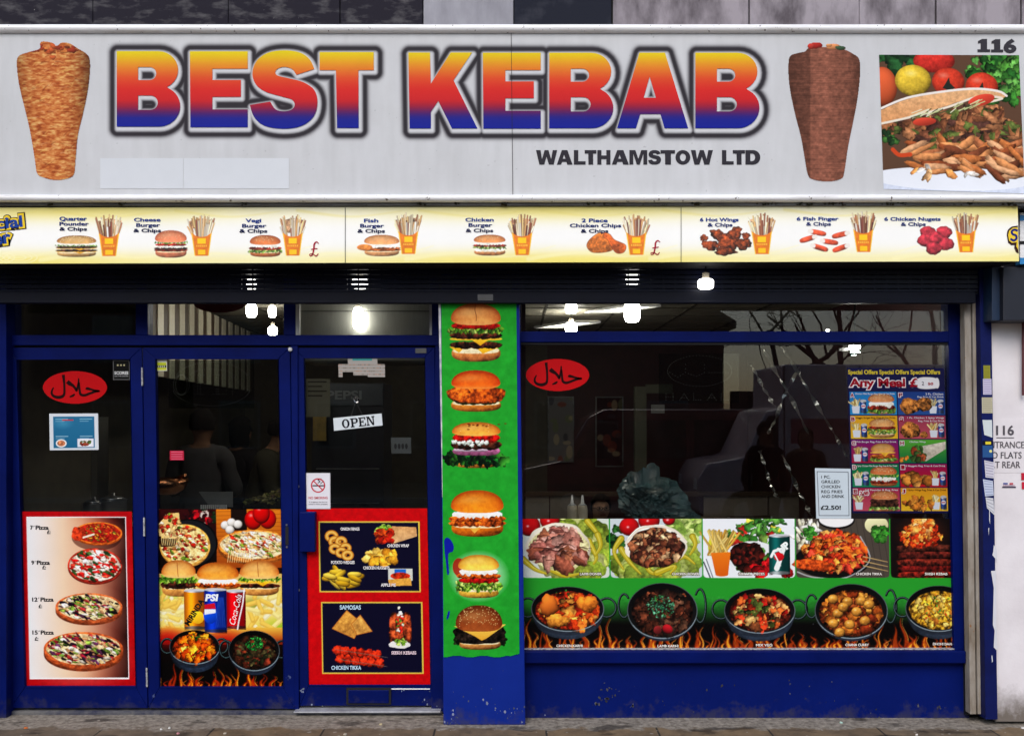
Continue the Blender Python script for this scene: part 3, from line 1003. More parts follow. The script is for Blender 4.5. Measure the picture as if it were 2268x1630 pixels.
blk_text('LTD', (1599, 1625, 1623, 1650, 1651, 1684), 332, 364, SY - 0.002, (52, 50, 56), sg)
ik = Ink(SY - 0.002)
def slab_one(x0, x1, y0, y1):
    w = x1 - x0
    return [(x0 + w * .25, y1 - 6), (x0 + w * .25, y0 + 9), (x0 + 1, y0 + 10), (x0 + 1, y0 + 5), (x0 + w * .36, y0), (x0 + w * .76, y0), (x0 + w * .76, y1 - 6), (x1, y1 - 6), (x1, y1), (x0, y1), (x0, y1 - 6)]
ik.shape(slab_one(2165, 2193, 86, 115), (58, 56, 62)); ik.mb = MB(); ik.mbs.append(ik.mb); ik.shape(slab_one(2195, 2222, 86.5, 115.5), (58, 56, 62))
ik.text('6', 2237, 101.5, 29, 32, (58, 56, 62), bold=0.05)
ik.build(sg, M['printsign'], 'lettering')
# a paler patch of vinyl stuck over the sign, seams between its panels
one('vinyl_patch', paint('pale_vinyl', (0.60, 0.625, 0.655), (0.575, 0.60, 0.63), rough=0.5, bmp=0), lambda m: (m.rect(222, 350, 405.6, 417, SY - 0.0015, 0.001), m.rect(406.6, 350, 640, 417, SY - 0.0015, 0.001)), sg)
one('seam', M['dark'], lambda m: (m.front([(1135.3, 434), (1136.3, 434), (1132.6, 70), (1131.6, 70)], SY - 0.004, 0.003, (0.1, 0.1, 0.1)),), sg)

# kebab pictures on the sign
def kebab_outline(pts):
    return smooth_curve(pts, 5, True)
kb1 = kebab_outline([(37, 150), (43, 134), (68, 125), (94, 117), (95, 104), (104, 99), (128, 103), (137, 110), (150, 102), (170, 104), (190, 116), (214, 131), (221, 150), (220, 185), (214, 230), (203, 280), (191, 330), (185, 390), (181, 425), (165, 436), (135, 440), (105, 434), (88, 424), (82, 390), (72, 330), (62, 285), (48, 230), (40, 190)])
kb1 = [(x * 0.8853 + 4.0, y * 0.8853 + 2) if False else (x / K + 4, y / K + 1.5) for x, y in [(q[0] * 1.0, q[1] * 1.02) for q in kb1]]
cv = Cv(176, 322, 1.0, (186, 112, 60))
v = cv.view(0, 0, 176, 322); sl, X, Yg = v
n1 = fractal(X.shape[0], X.shape[1] // 3 + 1, 7, np.random.RandomState(2), 3); n1 = np.repeat(n1, 3, 1)[:, :X.shape[1]]
def lerp3(t, cols):
    ps = np.linspace(0, 1, len(cols))
    return np.stack([np.interp(t, ps, [q[k] / 255 for q in cols]) for k in range(3)], -1)
tt = np.clip((n1 - 0.5) * 1.7 + 0.5 + 0.06 * cv.nz(X.shape), 0, 1)
cv.a[:] = lerp3(tt, [(150, 70, 34), (182, 94, 46), (200, 118, 62), (212, 142, 82), (228, 178, 108)])
for _ in range(300):
    x, y = cv.rs.rand() * 176, 20 + cv.rs.rand() * 300
    w = 7 + cv.rs.rand() * 15; a = cv.rs.randn() * 2.5
    col = [(238, 200, 110), (220, 160, 90), (226, 176, 124), (206, 122, 56), (150, 62, 26), (120, 50, 24)][cv.rs.randint(6)]
    cv.line(smooth_curve([(x - w / 2, y + a), (x, y - 1.5 + cv.rs.randn()), (x + w / 2, y - a)], 3), 1.8 + 1.8 * cv.rs.rand(), col, 0.8, alpha=0.5, soft=1.6)
for _ in range(26):
    cv.ell(88 + cv.rs.randn() * 36, 14 + abs(cv.rs.randn()) * 12, 5 + 7 * cv.rs.rand(), 3 + 4 * cv.rs.rand(), [(160, 56, 36), (190, 84, 44), (90, 40, 28), (206, 120, 60)][cv.rs.randint(4)], wob=0.25, sh=0.4, edge=0.3, alpha=0.85)
e = np.clip(np.abs((X - 84) / 84) ** 3 * (0.5 + 0.4 * (X > 84)), 0, 0.75)[..., None]
cv.a *= (1 - 0.6 * e)
hq, wq = cv.nh, cv.nw
gx, gy = np.meshgrid(np.linspace(0, 176, wq) + 33, np.linspace(0, 322, hq) + 86)
sheet('kebab_picture', [(33, 86), (209, 86), (209, 408), (33, 408)], SY - 0.002, cv, M['printsign'], sg, mask=ninside(kb1, gx, gy))

kb2 = kebab_outline([(1972, 165), (1976, 140), (1995, 132), (2014, 128), (2022, 120), (2050, 117), (2090, 119), (2118, 125), (2135, 134), (2149, 145), (2153, 170), (2150, 215), (2143, 265), (2132, 320), (2122, 370), (2113, 430), (2105, 447), (2072, 454), (2035, 449), (2021, 437), (2012, 390), (2003, 340), (1990, 290), (1978, 235), (1973, 195)])
kb2 = [(x / K, y / K) for x, y in kb2]
cv = Cv(164, 314, 1.0, (120, 72, 58))
sl, X, Yg = cv.view(0, 0, 164, 314)
hh, ww = X.shape
row = np.random.RandomState(4).rand(hh, 1); row = (row + np.roll(row, 1, 0)) / 2
st = np.repeat(fractal(hh, ww // 8 + 1, 3, np.random.RandomState(8), 2), 8, 1)[:, :ww]
prof = np.interp(X[0] / 164, [0, 0.12, 0.3, 0.32, 0.5, 0.62, 0.8, 1], [0.62, 0.72, 0.80, 1.02, 1.12, 1.0, 0.96, 0.66])[None, :]
f = prof * (0.80 + 0.22 * row + 0.28 * (st - 0.1)) * (1 + 0.07 * cv.nz(X.shape))
cv.a[:] = np.clip(np.array((126, 78, 62)) / 255 * f[..., None], 0, 1)
gx, gy = np.meshgrid(np.linspace(0, 164, cv.nw) + 1744, np.linspace(0, 314, cv.nh) + 94)
mk = ninside(kb2, gx, gy)
for (x, y, a, b, col) in ((1808, 100, 14, 8, (170, 44, 38)), (1796, 102, 8, 7, (190, 60, 50)), (1846, 103, 16, 7, (214, 140, 90)), (1862, 106, 12, 5, (60, 84, 60)), (1836, 100, 7, 4, (220, 150, 96))):
    cv.ell(x - 1744, y - 94, a, b, col, wob=0.15, sh=0.4, edge=0.2)
    mk |= (((gx - x) / a) ** 2 + ((gy - y) / b) ** 2) < 1
sheet('kebab_picture', [(1744, 94), (1908, 94), (1908, 408), (1744, 408)], SY - 0.002, cv, M['printsign'], sg, mask=mk)

# food photograph on the sign
cv = Cv(312, 304, 1.0, (96, 70, 54)); cv.con = 0.12
cv.chunks(60, 20, 70, 34, 26, [(28, 60, 34), (40, 86, 46), (22, 40, 28)], 8, 18)
cv.chunks(262, 50, 70, 62, 60, [(58, 120, 46), (84, 150, 60), (36, 84, 34), (104, 168, 80)], 9, 22, wob=0.3, edge=0.6)
cv.ell(122, 14, 46, 26, (206, 54, 44), sh=0.25, edge=0.35, grain=0.06)
cv.ell(6, 72, 32, 44, (214, 96, 56), sh=0.3, edge=0.35)
cv.ell(74, 58, 40, 35, (226, 190, 62), sh=0.3, edge=0.35, grain=0.05); cv.glow(70, 42, 18, 10, (250, 236, 150), 0.7)
for x, y in ((152, 60), (226, 70)):
    cv.ell(x, y, 36, 31, (212, 66, 44), sh=0.25, edge=0.35, grain=0.05); cv.glow(x - 10, y - 14, 16, 9, (240, 150, 130), 0.7)
    cv.poly([(x - 13, y + 14), (x - 5, y + 2), (x + 2, y - 10), (x + 4, y + 3), (x + 15, y + 14), (x, y + 20)], (40, 46, 40))
cv.chunks(160, 172, 170, 66, 170, [(124, 78, 52), (150, 98, 64), (104, 64, 46), (92, 104, 52), (166, 112, 76), (80, 52, 44)], 10, 26, asp=(0.25, 0.6), wob=0.25)
bread = smooth_curve([(0, 126), (60, 100), (140, 84), (210, 76), (262, 82), (278, 90), (262, 96), (214, 92), (140, 116), (70, 138), (0, 156)], 6)
cv.poly(bread, (226, 176, 128), (214, 150, 100), grain=0.05)
cv.line(smooth_curve([(0, 122), (60, 97), (140, 82), (210, 75), (262, 80), (280, 90)], 5), 5, (236, 228, 220))
cv.line(smooth_curve([(0, 156), (70, 139), (150, 116), (216, 93), (270, 96), (200, 112)], 5), 5, (232, 220, 200))
cv.ell(224, 100, 30, 12, (206, 70, 52), rot=-0.25, sh=0.2)
cv.ell(96, 150, 26, 9, (190, 66, 48), rot=-0.1, sh=0.3)
for _ in range(34):
    x, y = 60 + cv.rs.rand() * 150, 132 + cv.rs.rand() * 14
    y -= (x - 60) * 0.18
    cv.line([(x, y), (x + 10 + 14 * cv.rs.rand(), y - 6 - 5 * cv.rs.rand())], 2.0, [(226, 222, 190), (190, 196, 140), (70, 80, 50)][cv.rs.randint(3)])
cv.ell(150, 292, 190, 34, (208, 216, 234), grain=0.02)
cv.ell(150, 276, 180, 26, (232, 236, 244))
for k in range(64):
    x, y = 60 + cv.rs.rand() * 246, 196 + 66 * k / 64 + 6 * cv.rs.randn()
    if x < 90 and y > 250: continue
    c0 = [(184, 110, 62), (204, 136, 86), (150, 80, 46), (176, 108, 70), (124, 70, 46), (214, 160, 118)][cv.rs.randint(6)]
    cv.ell(x, y, 20 + 18 * cv.rs.rand(), 6 + 5 * cv.rs.rand(), c0, rot=0.15 + 0.55 * cv.rs.randn(), p=2.5, wob=0.14, sh=0.42, edge=0.32, grain=0.06)
cv.chunks(130, 264, 80, 10, 10, [(222, 170, 120), (236, 226, 216), (210, 140, 80)], 6, 16, asp=(0.3, 0.6))
cv.line(smooth_curve([(24, 214), (38, 226), (62, 224)], 4), 9, (204, 76, 40)); cv.chunks(16, 190, 20, 26, 14, [(40, 70, 40), (60, 100, 46)], 5, 10)
sheet('food_picture', [(1947, 121), (2257, 122), (2270, 428), (1957, 418)], SY - 0.002, cv, M['printsign'], sg)

def half_round(name, y0, y1, Y, r, mat, x0=-110, x1=2380):
    def f(m):
        a = W(x0, (y0 + y1) / 2, Y); b = W(x1, (y0 + y1) / 2, Y)
        hz = (y1 - y0) / 2 * (D + Y) / F
        n = 10
        prof = [(-0.02, -hz)] + [(r * math.sin(math.pi * k / n), -hz * math.cos(math.pi * k / n)) for k in range(n + 1)] + [(-0.02, hz)]
        vs = [(p.x, Y - q[0], p.z + q[1]) for p in (a, b) for q in prof]
        c = len(prof)
        m.add(vs, [(i, i + 1, c + i + 1, c + i) for i in range(c - 1)] + [(c - 1, 0, c, 2 * c - 1), tuple(range(c - 1, -1, -1)), tuple(range(c, 2 * c))])
    return one(name, mat, f, sg, smooth=False)
half_round('top_rail', 54.5, 73, SY - 0.004, 0.024, M['rail'])
half_round('bottom_rail', 431, 446.5, SY - 0.004, 0.022, M['rail'])

# ---------------------------------------------------------------- shutter box with the yellow menu strip
sb = thing('shutter_box', 'long roller shutter box fronted by a yellow printed menu strip of burgers and chips', 'shutter box', W(1134, 583, -0.27))
one('cover_rail', M['railgrey'], lambda m: m.rect(-110, 447.5, 2380, 455, -0.285, 0.2), sg, bevel=0.003)
one('cover_rail', M['railgrey'], lambda m: m.rect(-110, 455, 2262, 460, -0.262, 0.2), sg, bevel=0.003)
M['boxnavy'] = paint('box_navy', (0.010, 0.012, 0.022), rough=0.5, bmp=0.05)
one('casing', M['boxnavy'], lambda m: m.rect(-110, 458.5, 2252, 579, -0.262, 0.236), sb)
STX0, STX1 = -130, 2257
cv = Cv(STX1 - STX0, 126, 0.95, (252, 250, 236), ss=2)
sl, X, Yg = cv.view(0, 0, cv.w, cv.h)
xx = X + STX0
cvt = (np.exp(-((Yg - 4) / 26) ** 2) * (0.62 + 0.3 * np.sin(xx / 170 + 0.6)) + np.exp(-((Yg - 124) / 24) ** 2) * (0.8 + 0.25 * np.sin(xx / 210 + 2)))
cvt = np.clip(cvt, 0, 1)[..., None]
cv.a[:] = np.array((250, 250, 246)) / 255 * (1 - cvt) + np.array((244, 228, 120)) / 255 * cvt
for k in range(9):
    x0 = 40 + k * 270
    cv.line(smooth_curve([(x0 - 90, 118), (x0 + 20, 104), (x0 + 140, 112), (x0 + 240, 88)], 8), 9, (252, 246, 190), 1, alpha=0.55, soft=4)
    cv.line(smooth_curve([(x0 - 60, 8), (x0 + 60, 22), (x0 + 170, 10)], 8), 7, (240, 224, 120), 1, alpha=0.4, soft=4)
for x in (60, 110):
    for r in (14, 24, 33):
        cv.line([(x + 60 + r * 1.3 * math.cos(a), 112 + r * 0.4 * math.sin(a)) for a in np.linspace(0, 6.28, 24)], 2.5, (252, 246, 200), alpha=0.6, soft=2)
ox, oy = -STX0, -457
def bx(cx, y0, y1, w, layers, **k):
    burger(cv, cx + ox, y0 + oy, y1 + oy, w, layers, **k)
bx(170, 520, 568, 92, 'SLPCPC', col=(206, 160, 96), top=0.36, bot=0.2, seeds=70)
bx(379, 509, 570, 74, 'LTSPR', col=(230, 132, 92), top=0.42, bot=0.24, seeds=14)
bx(588, 520, 569, 72, 'SRL', col=(206, 112, 60), top=0.42, bot=0.22, seeds=20)
bx(846, 520, 568, 82, 'SSFF', col=(230, 160, 100), top=0.42, bot=0.26, seeds=12)
cv.ell(808 + ox, 548 + oy, 17, 7, (236, 140, 60), sh=0.3, grain=0.1)
bx(1085, 520, 567, 74, 'SRLS', col=(218, 140, 80), top=0.36, bot=0.22, seeds=14)
def fried(x0, y0, pts, col=(226, 122, 46)):
    P = smooth_curve([(x + ox, y + oy) for x, y in pts], 5, True)
    cv.poly(P, np.array(col) * 1.12, np.array(col) * 0.8, grain=0.16, gz=1)
    cv.line(P + [P[0]], 1.2, np.array(col) * 0.6, alpha=0.8)
fried(0, 0, [(1300, 546), (1308, 530), (1330, 516), (1347, 526), (1358, 552), (1340, 560), (1312, 560)])
fried(0, 0, [(1340, 516), (1352, 520), (1362, 532), (1386, 544), (1382, 560), (1366, 562), (1354, 548), (1346, 532), (1338, 526)], (220, 100, 38))
for cx, cy, rx, ry, ro in ((1574, 545, 20, 11, 0.1), (1590, 522, 17, 12, 0.6), (1612, 538, 22, 18, 0.2), (1628, 518, 18, 13, -0.6), (1645, 542, 20, 13, 0.1), (1606, 559, 24, 9, 0), (1560, 528, 9, 7, 0), (1653, 524, 9, 8, 0)):
    cv.ell(cx + ox, cy + oy, rx, ry, (150, 66, 30), rot=ro, wob=0.22, sh=0.4, edge=0.55, grain=0.25)
for cx, cy, ro in ((1812, 517, 0.2), (1862, 522, -0.25), (1790, 531, -0.3), (1838, 538, 0.15), (1816, 551, 0.3), (1862, 552, -0.35)):
    cv.ell(cx + ox, cy + oy, 19, 6.0, (222, 84, 50), rot=ro, p=3, sh=0.4, edge=0.3, grain=0.1)
    e = -1 if ro > 0 else 1
    cv.ell(cx + ox + e * 16 * math.cos(ro), cy + oy + e * 16 * math.sin(ro), 6, 4.6, (244, 236, 226), rot=ro, p=3)
for cx, cy in ((2056, 517), (2092, 517), (2050, 535), (2075, 530), (2096, 543), (2068, 553)):
    cv.ell(cx + ox, cy + oy, 17.5, 14.5, (196, 52, 66), wob=0.08, sh=0.3, edge=0.45, grain=0.12)
for x, y0, y1, w in ((242, 470, 566, 46), (447, 470, 566, 46), (649, 470, 566, 45), (905, 468, 563, 45), (1157, 471, 566, 46), (1410, 471, 566, 46), (1688, 469, 565, 46), (1913, 465, 561, 45), (2140, 467, 562, 45)):
    fries_box(cv, x + ox, y0 + oy, y1 + oy, w, (238, 126, 28))
sheet('printed_strip', [(STX0, 459.5), (2254, 455.5), (2257, 578), (STX0, 583.5)], -0.27, cv, printed('print_strip', rough=0.4, spec=0.3, grain=0.03, grime=0.03), sb)
ik = Ink(-0.272); ik.fat = 0.2
NB = (26, 58, 140); ND = (22, 28, 70)
for cx, lines in ((162, [('Quarter', 61, 483.5), ('Pounder', 65, 495), ('& Chips', 61, 506.5)]), (326, [('Cheese', 59, 486), ('Burger', 53, 498), ('& Chips', 61, 510)]),
                  (561, [('Vegi', 35, 488), ('Burger', 54, 499.5), ('& Chips', 62, 511)]), (822, [('Fish', 32, 488), ('Burger', 53, 499.5), ('& Chips', 61, 511)]),
                  (1062, [('Chicken', 63, 486), ('Burger', 53, 498), ('& Chips', 61, 510)]), (1317, [('2 Piece', 58, 487.5), ('Chicken Chips', 114, 499), ('& Chips', 61, 511)]),
                  (1593, [('6 Hot Wings', 86, 486), ('& Chips', 55, 497.5)]), (1811, [('6 Fish Finger', 93, 484), ('& Chips', 55, 495.5)]), (2021, [('6 Chicken Nugets', 125, 484.5), ('& Chips', 55, 496)])):
    for i, (s, w, y) in enumerate(lines):
        desc = any(ch in s for ch in 'gpQ')
        ik.text(s, cx + (2 if i == 1 else 0), y + (1.0 if desc else 0), w, 8.4 + (2.2 if desc else 0), NB if i == 0 else ((24, 44, 110) if i == 1 else ND), bold=0.022, join=(i > 0))
ik.fat = 0
for x, y in ((696, 552), (1452, 549)):
    ik.stroke([(x + 10, y - 13), (x + 5, y - 17), (x, y - 12), (x - 1, y - 2), (x - 4, y + 11), (x - 9, y + 14), (x - 10, y + 10), (x - 3, y + 10), (x + 4, y + 14), (x + 9, y + 9)], [1.5, 2.5, 3.5, 3.5, 3, 2, 1.5, 2, 2.5, 1.5], (168, 30, 56))
    ik.shape([(x - 7, y - 1.5), (x + 7, y - 3.5), (x + 7, y - 1.5), (x - 7, y + 0.5)], (168, 30, 56), 1)
for s, cx, cy, w, h, r in (('Special', -14, 499, 128, 34, -0.1), ('Offer', -24, 529, 96, 30, -0.13), ('Special', 2296, 519, 132, 34, 0.0), ('Offer', 2296, 548, 90, 28, 0.0)):
    if cx > 2000:      # only the first letters fit on the strip before it ends
        for (dy, c3, ex) in ((0, (52, 30, 24), 18), (1, (240, 206, 50), 12)):
            pass
        continue
    ik.text(s, cx, cy, w + 15, h + 13, (44, 34, 40), bold=0.13, rot=r, layer=0)
    ik.text(s, cx, cy, w + 10, h + 9, (240, 206, 50), bold=0.10, rot=r, layer=1)
    ik.text(s, cx, cy, w, h, (30, 66, 150), bold=0.03, rot=r, layer=2)
P = [(2230, 520), (2232, 508), (2241, 500), (2253, 499), (2254.5, 582 - 24), (2250, 560), (2246, 548), (2249, 540), (2240, 541), (2232, 536)]
ik.shape([(x, y + 1) for x, y in smooth_curve(P[:3], 4) + [(2254.3, 498)] + [(2256, 560), (2250, 556), (2246, 546), (2248, 541), (2240, 541), (2233, 536)]], (58, 34, 30), 0)
ik.shape([(2233, 520), (2235, 511), (2243, 504), (2254.4, 503), (2255.4, 553), (2251, 545), (2252, 536), (2241, 537), (2235, 532)], (242, 206, 60), 1)
ik.stroke([(2254, 511), (2247, 508), (2241, 512), (2243, 518), (2250, 521), (2251, 528), (2245, 532), (2238, 528)], 5, (30, 40, 120), 2)
ik.build(sb, M['print'], 'lettering')
for x in (764, 1508):
    one('seam', M['dark'], lambda m: m.rect(x, 459, x + 1.1, 581, -0.2735, 0.002), sb)

# ---------------------------------------------------------------- the rolled-down part of the shutter
rs_ = thing('roller_shutter', 'dark navy perforated roller shutter lowered a little above the doors', 'shutter', W(1134, 668, -0.03))
def perforated(m):
    y = 588.0
    while y < 640:
        m.rect(-40, y, 2166, y + 8.0, -0.03, 0.014)
        for k in range(0, 2206, 26):
            m.rect(-40 + k, y + 8.0, -40 + k + 3.0, y + 10.4, -0.028, 0.010)
        y += 10.4
    m.rect(-40, y, 2166, 645.2, -0.03, 0.014)
one('curtain', M['navy'], perforated, rs_)
one('bottom_rail', paint('shutter_rail', (0.004, 0.005, 0.014), (0.003, 0.004, 0.010), rough=0.5, spec=0.15, bmp=0.05), lambda m: (m.rect(-40, 644.5, 2162, 668, -0.045, 0.05), m.rect(-40, 664.5, 2162, 670.5, -0.049, 0.058)), rs_, bevel=0.004)
one('badge', M['railgrey'], lambda m: m.rect(1058, 651, 1092, 664.5, -0.047, 0.004), rs_)
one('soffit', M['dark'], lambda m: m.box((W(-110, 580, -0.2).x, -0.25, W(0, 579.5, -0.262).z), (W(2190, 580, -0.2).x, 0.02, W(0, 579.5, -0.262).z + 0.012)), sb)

# moss and soot lodged along the rail under the sign
def moss(m):
    rs = np.random.RandomState(31)
    for x, n, s in [(269, 10, 5), (930, 8, 8), (1010, 5, 4), (1120, 8, 5), (1310, 6, 10), (1546, 22, 6), (1700, 10, 14), (1780, 10, 12), (1850, 16, 12), (1990, 14, 14), (2150, 8, 10), (540, 4, 4), (110, 4, 3), (2236, 10, 8)]:
        for _ in range(n):
            c = W(x + rs.randn() * s, 448 + rs.rand() * 6, -0.288); r = 0.003 + 0.006 * rs.rand()
            m.lathe((c.x, c.y, c.z), [(r * 0.5, -r * .6), (r, 0), (r * 0.4, r * .6)], 6, (0.012 + 0.01 * rs.rand(), 0.014, 0.006))
    for _ in range(150):
        x = rs.rand() * 2268; c = W(x, 57 + rs.rand() * 14 * rs.rand(), -0.3265); r = 0.0012 + 0.003 * rs.rand() ** 2
        m.add([c + Vector((r * (0.5 + rs.rand()) * math.cos(a), 0, r * (0.5 + 1.6 * rs.rand()) * math.sin(a))) for a in np.linspace(0, 6.283, 7)[:-1]], [(0, 1, 2, 3, 4, 5)], (0.06, 0.045, 0.035))
o = one('moss', M['solid'], moss, sg, fix=False)
o['kind'] = 'stuff'
# ================================================================ shopfront: fixed frame, doors, pillar, window
YF, YDR, YG = 0.20, 0.205, 0.232         # frame face, door face, door glass
fr = thing('shopfront_frame', 'dark blue painted timber frame holding three doors under narrow top windows', 'shop frame', W(480, 1580, YF))
def members(m):
    m.rect(-60, 560, 14, 1590, 0.13, 0.18, 0)                     # post at the near end
    for x0, x1 in ((300, 327), (628, 655), (951.5, 972)):
        m.rect(x0, 575, x1, 741, YF, 0.09)
    m.rect(14, 741, 978, 764, YF - 0.004, 0.10)                    # transom bar
    m.front([(653, 1577), (662, 1577), (659.5, 764), (643.5, 764)], YF + .004, 0.09)
    m.front([(955, 1577), (984, 1577), (977, 764), (964, 764)], YF + .002, 0.09)
    m.rect(14, 575, 978, 592, YF + 0.004, 0.09)
    m.rect(10, 1571, 655, 1581, YF + 0.03, 0.09)
one('frame', M['blue'], members, fr, bevel=0.004)
one('header', M['navy'], lambda m: m.rect(10, 592, 976, 667, YF + 0.003, 0.025), fr)  # added dark board, keeps the lit ceiling from showing through the shutter holes
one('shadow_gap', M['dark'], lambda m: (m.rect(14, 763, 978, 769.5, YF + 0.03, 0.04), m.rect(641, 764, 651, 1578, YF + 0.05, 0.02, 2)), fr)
for x0, x1 in ((14, 300), (327, 628), (655, 951.5)):
    one('top_pane', M['glass'], lambda m: m.rect(x0 - 1, 590, x1 + 1, 743, YG, 0.005), fr)
M['barealu'] = paint('bare_aluminium', (0.35, 0.35, 0.34), rough=0.5)
for xa, xb in ((655, 663), (951, 956.5)):
    one('bead', M['barealu'], lambda m: m.rect(xa, 668, xb, 741, YF - .003, 0.03), fr)

M['seal'] = paint('grey_bead', (0.05, 0.052, 0.06), rough=0.5, bmp=0)
def door(label, outer, glass, mat=M['blue'], y=YDR, extra=None):
    """outer and glass: four picture points each, top-left, top-right, bottom-right, bottom-left"""
    c = W((outer[2][0] + outer[3][0]) / 2, outer[2][1], y)
    t = thing('door', label, 'door', c)
    (a, b, c_, d), (e, f, g, h) = outer, glass
    def stiles(m):
        m.front([d, h, e, a], y, 0.045); m.front([g, c_, b, f], y, 0.045)
        m.front([e, f, b, a], y + 0.0005, 0.044); m.front([d, c_, g, h], y + 0.0005, 0.044)
    one('frame', mat, stiles, t, bevel=0.004)
    def beads(m):
        for p, q in ((e, f), (f, g), (g, h), (h, e)):
            dx, dy = (0, 1.6) if abs(p[0] - q[0]) > abs(p[1] - q[1]) else (1.6, 0)
            m.front([(p[0] - dx, p[1] + dy), (q[0] + dx, q[1] + dy), (q[0] + dx, q[1] - dy), (p[0] - dx, p[1] - dy)], y - 0.003, 0.02)
    one('bead', mat, beads, t)
    one('pane', M['glass'], lambda m: m.front([h, g, f, e], YG - 0.004, 0.006), t)
    return t
d1 = door('blue glazed door with a red framed pizza price panel', [(15, 769), (314, 769), (327, 1567), (22, 1567)], [(36, 794), (288, 793), (301, 1520), (56, 1520)])
d2 = door('blue glazed door with a full width photo panel of pizza, burgers and cans', [(315.5, 769), (642, 769), (654, 1569), (328.5, 1567)], [(344, 793), (617, 793), (627.5, 1521), (354, 1521)])
d3 = door('blue shop entrance door with a letterbox and an open sign hanging inside', [(646.5, 769), (963, 768), (968, 1562), (664, 1562)], [(673, 791), (941, 790), (954, 1516.5), (684, 1516.5)], y=YDR + 0.012)
def hinge(m, x, y0, y1, lean):
    a, b = W(x, y0, YDR - 0.008), W(x + lean, y1, YDR - 0.008)
    m.tube([a, b], 0.0055, 8)
M['hinge'] = paint('worn_hinge', (0.50, 0.50, 0.48), (0.10, 0.10, 0.14), rough=0.5, scale=60, amt=(0.3, 0.6))
for x, y0, y1, ln in ((314.5, 813, 853, 0.6), (319, 1145, 1186, 0.6), (325, 1478, 1519, 0.6)):
    one('hinge', M['hinge'], lambda m: hinge(m, x, y0, y1, ln), d2)
one('handle', M['blue'], lambda m: m.rect(663, 1133, 697.5, 1221, YDR - 0.035, 0.05), d3, bevel=0.004)
def letterbox(m):
    m.rect(767, 1522, 866, 1559, YDR + 0.002, 0.012)
one('letterbox', M['dark'], letterbox, d3)
one('letterbox_flap', M['blue'], lambda m: m.rect(771.5, 1527, 861, 1556, YDR - 0.004, 0.008), d3, bevel=0.003)
one('lock', M['steel'], lambda m: m.lathe(W(660.5, 1305, YDR + 0.012), [(0.010, -0.006), (0.010, 0.004)], 12, axis='y'), d3)
one('lock', M['steel'], lambda m: m.lathe(W(660.5, 1076, YDR + 0.012), [(0.008, -0.004), (0.008, 0.004)], 12, axis='y'), d3)
one('door_plate', M['railgrey'], lambda m: m.rect(920, 770.5, 944, 781, YDR + 0.006, 0.008), d3)
one('kick_strip', M['rail'], lambda m: m.rect(866, 1523, 952, 1525.3, YDR + 0.008, 0.006), d3)
for x, y in ((635, 1161), (635.5, 1210)):
    one('bolt', M['steel'], lambda m: m.lathe(W(x, y, YDR - 0.002), [(0.006, -0.003), (0.006, 0.003)], 10, axis='y'), d2)
one('pull_plate', M['dark'], lambda m: m.rect(632, 1165, 639, 1206, YDR - 0.002, 0.004), d2)
one('lamp_sensor', paint('white_plastic', (0.8, 0.8, 0.8), bmp=0), lambda m: m.lathe(W(643, 773, YF - 0.004), [(0.006, -0.012), (0.012, -0.008), (0.012, 0.006)], 12, axis='y'), fr)
M['thresh'] = paint('worn_threshold', (0.42, 0.43, 0.46), (0.22, 0.22, 0.24), rough=0.35, spec=0.5, scale=9, bmp=0.1)
th = one('threshold', M['thresh'], lambda m: m.prism([(W(654, 1570, .2).x, 0.022), (W(977, 1570, .2).x, 0.022), (W(977, 1570, .2).x, 0.034), (W(654, 1570, .2).x, 0.030)], 0.150, 0.30), bevel=0.003)
tag(th, 'worn aluminium threshold strip under the shop entrance door', 'threshold')
st = one('step', paint('blue_step', (0.012, 0.016, 0.05), (0.13, 0.125, 0.12), rough=0.8, scale=14), lambda m: m.box((W(8, 1570, .2).x, 0.19, -0.02), (W(980, 1570, .2).x, 0.30, 0.0205)), bevel=0.006)
tag(st, 'low dirty blue step under the pair of hinged doors', 'step')

# ---------------------------------------------------------------- pillar
pl = thing('pillar', 'bright blue square pillar standing between the entrance door and the shop window', 'pillar', W(1072, 1605, 0))
one('shaft', M['bluepillar'], lambda m: m.front([(982, 1604), (1164, 1604), (1149, 560), (975, 560)], 0.0, 0.33), pl, bevel=0.006)
one('edge_trim', paint('worn_white_edge', (0.62, 0.62, 0.64), (0.20, 0.22, 0.32), rough=0.6, scale=18, amt=(0.3, 0.6)), lambda m: m.front([(979.5, 1100), (981.5, 1100), (976, 672), (971, 672)], -0.003, 0.02), pl)

# ---------------------------------------------------------------- shop window
wd = thing('shop_window', 'wide blue framed shop window over a blue painted stall riser', 'window', W(1640, 1580, 0.14))
YW = 0.12
def wframe(m):
    m.rect(1146, 560, 1153.5, 1470, YW, 0.10, 1)
    m.front([(2113.5, 1441), (2148, 1441), (2134, 600), (2098.5, 600)], YW - 0.002, 0.10)
    m.rect(1150, 733, 2102, 757, YW + .001, 0.10)
    m.rect(1146, 575, 2130, 596, YW + .002, 0.10)
one('frame', M['blue'], wframe, wd, bevel=0.004)
one('header', M['navy'], lambda m: m.rect(1148, 596, 2110, 666, YW + 0.004, 0.022), wd)  # same added blocking board over the window, hides the lit ceiling behind the shutter
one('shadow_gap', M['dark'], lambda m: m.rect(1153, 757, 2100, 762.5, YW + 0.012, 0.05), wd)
one('sill', M['blue'], lambda m: (m.rect(1158, 1440.5, 2140, 1468, YW - 0.045, 0.16)), wd, bevel=0.006)
one('sill_strip', M['hinge'], lambda m: m.front([(1160, 1440.8), (2114, 1439.5), (2114, 1435.5), (1158, 1436)], YW - 0.008, 0.05), wd)
one('top_pane', M['glass'], lambda m: m.rect(1152, 590, 2100, 735, YW + 0.03, 0.006), wd)
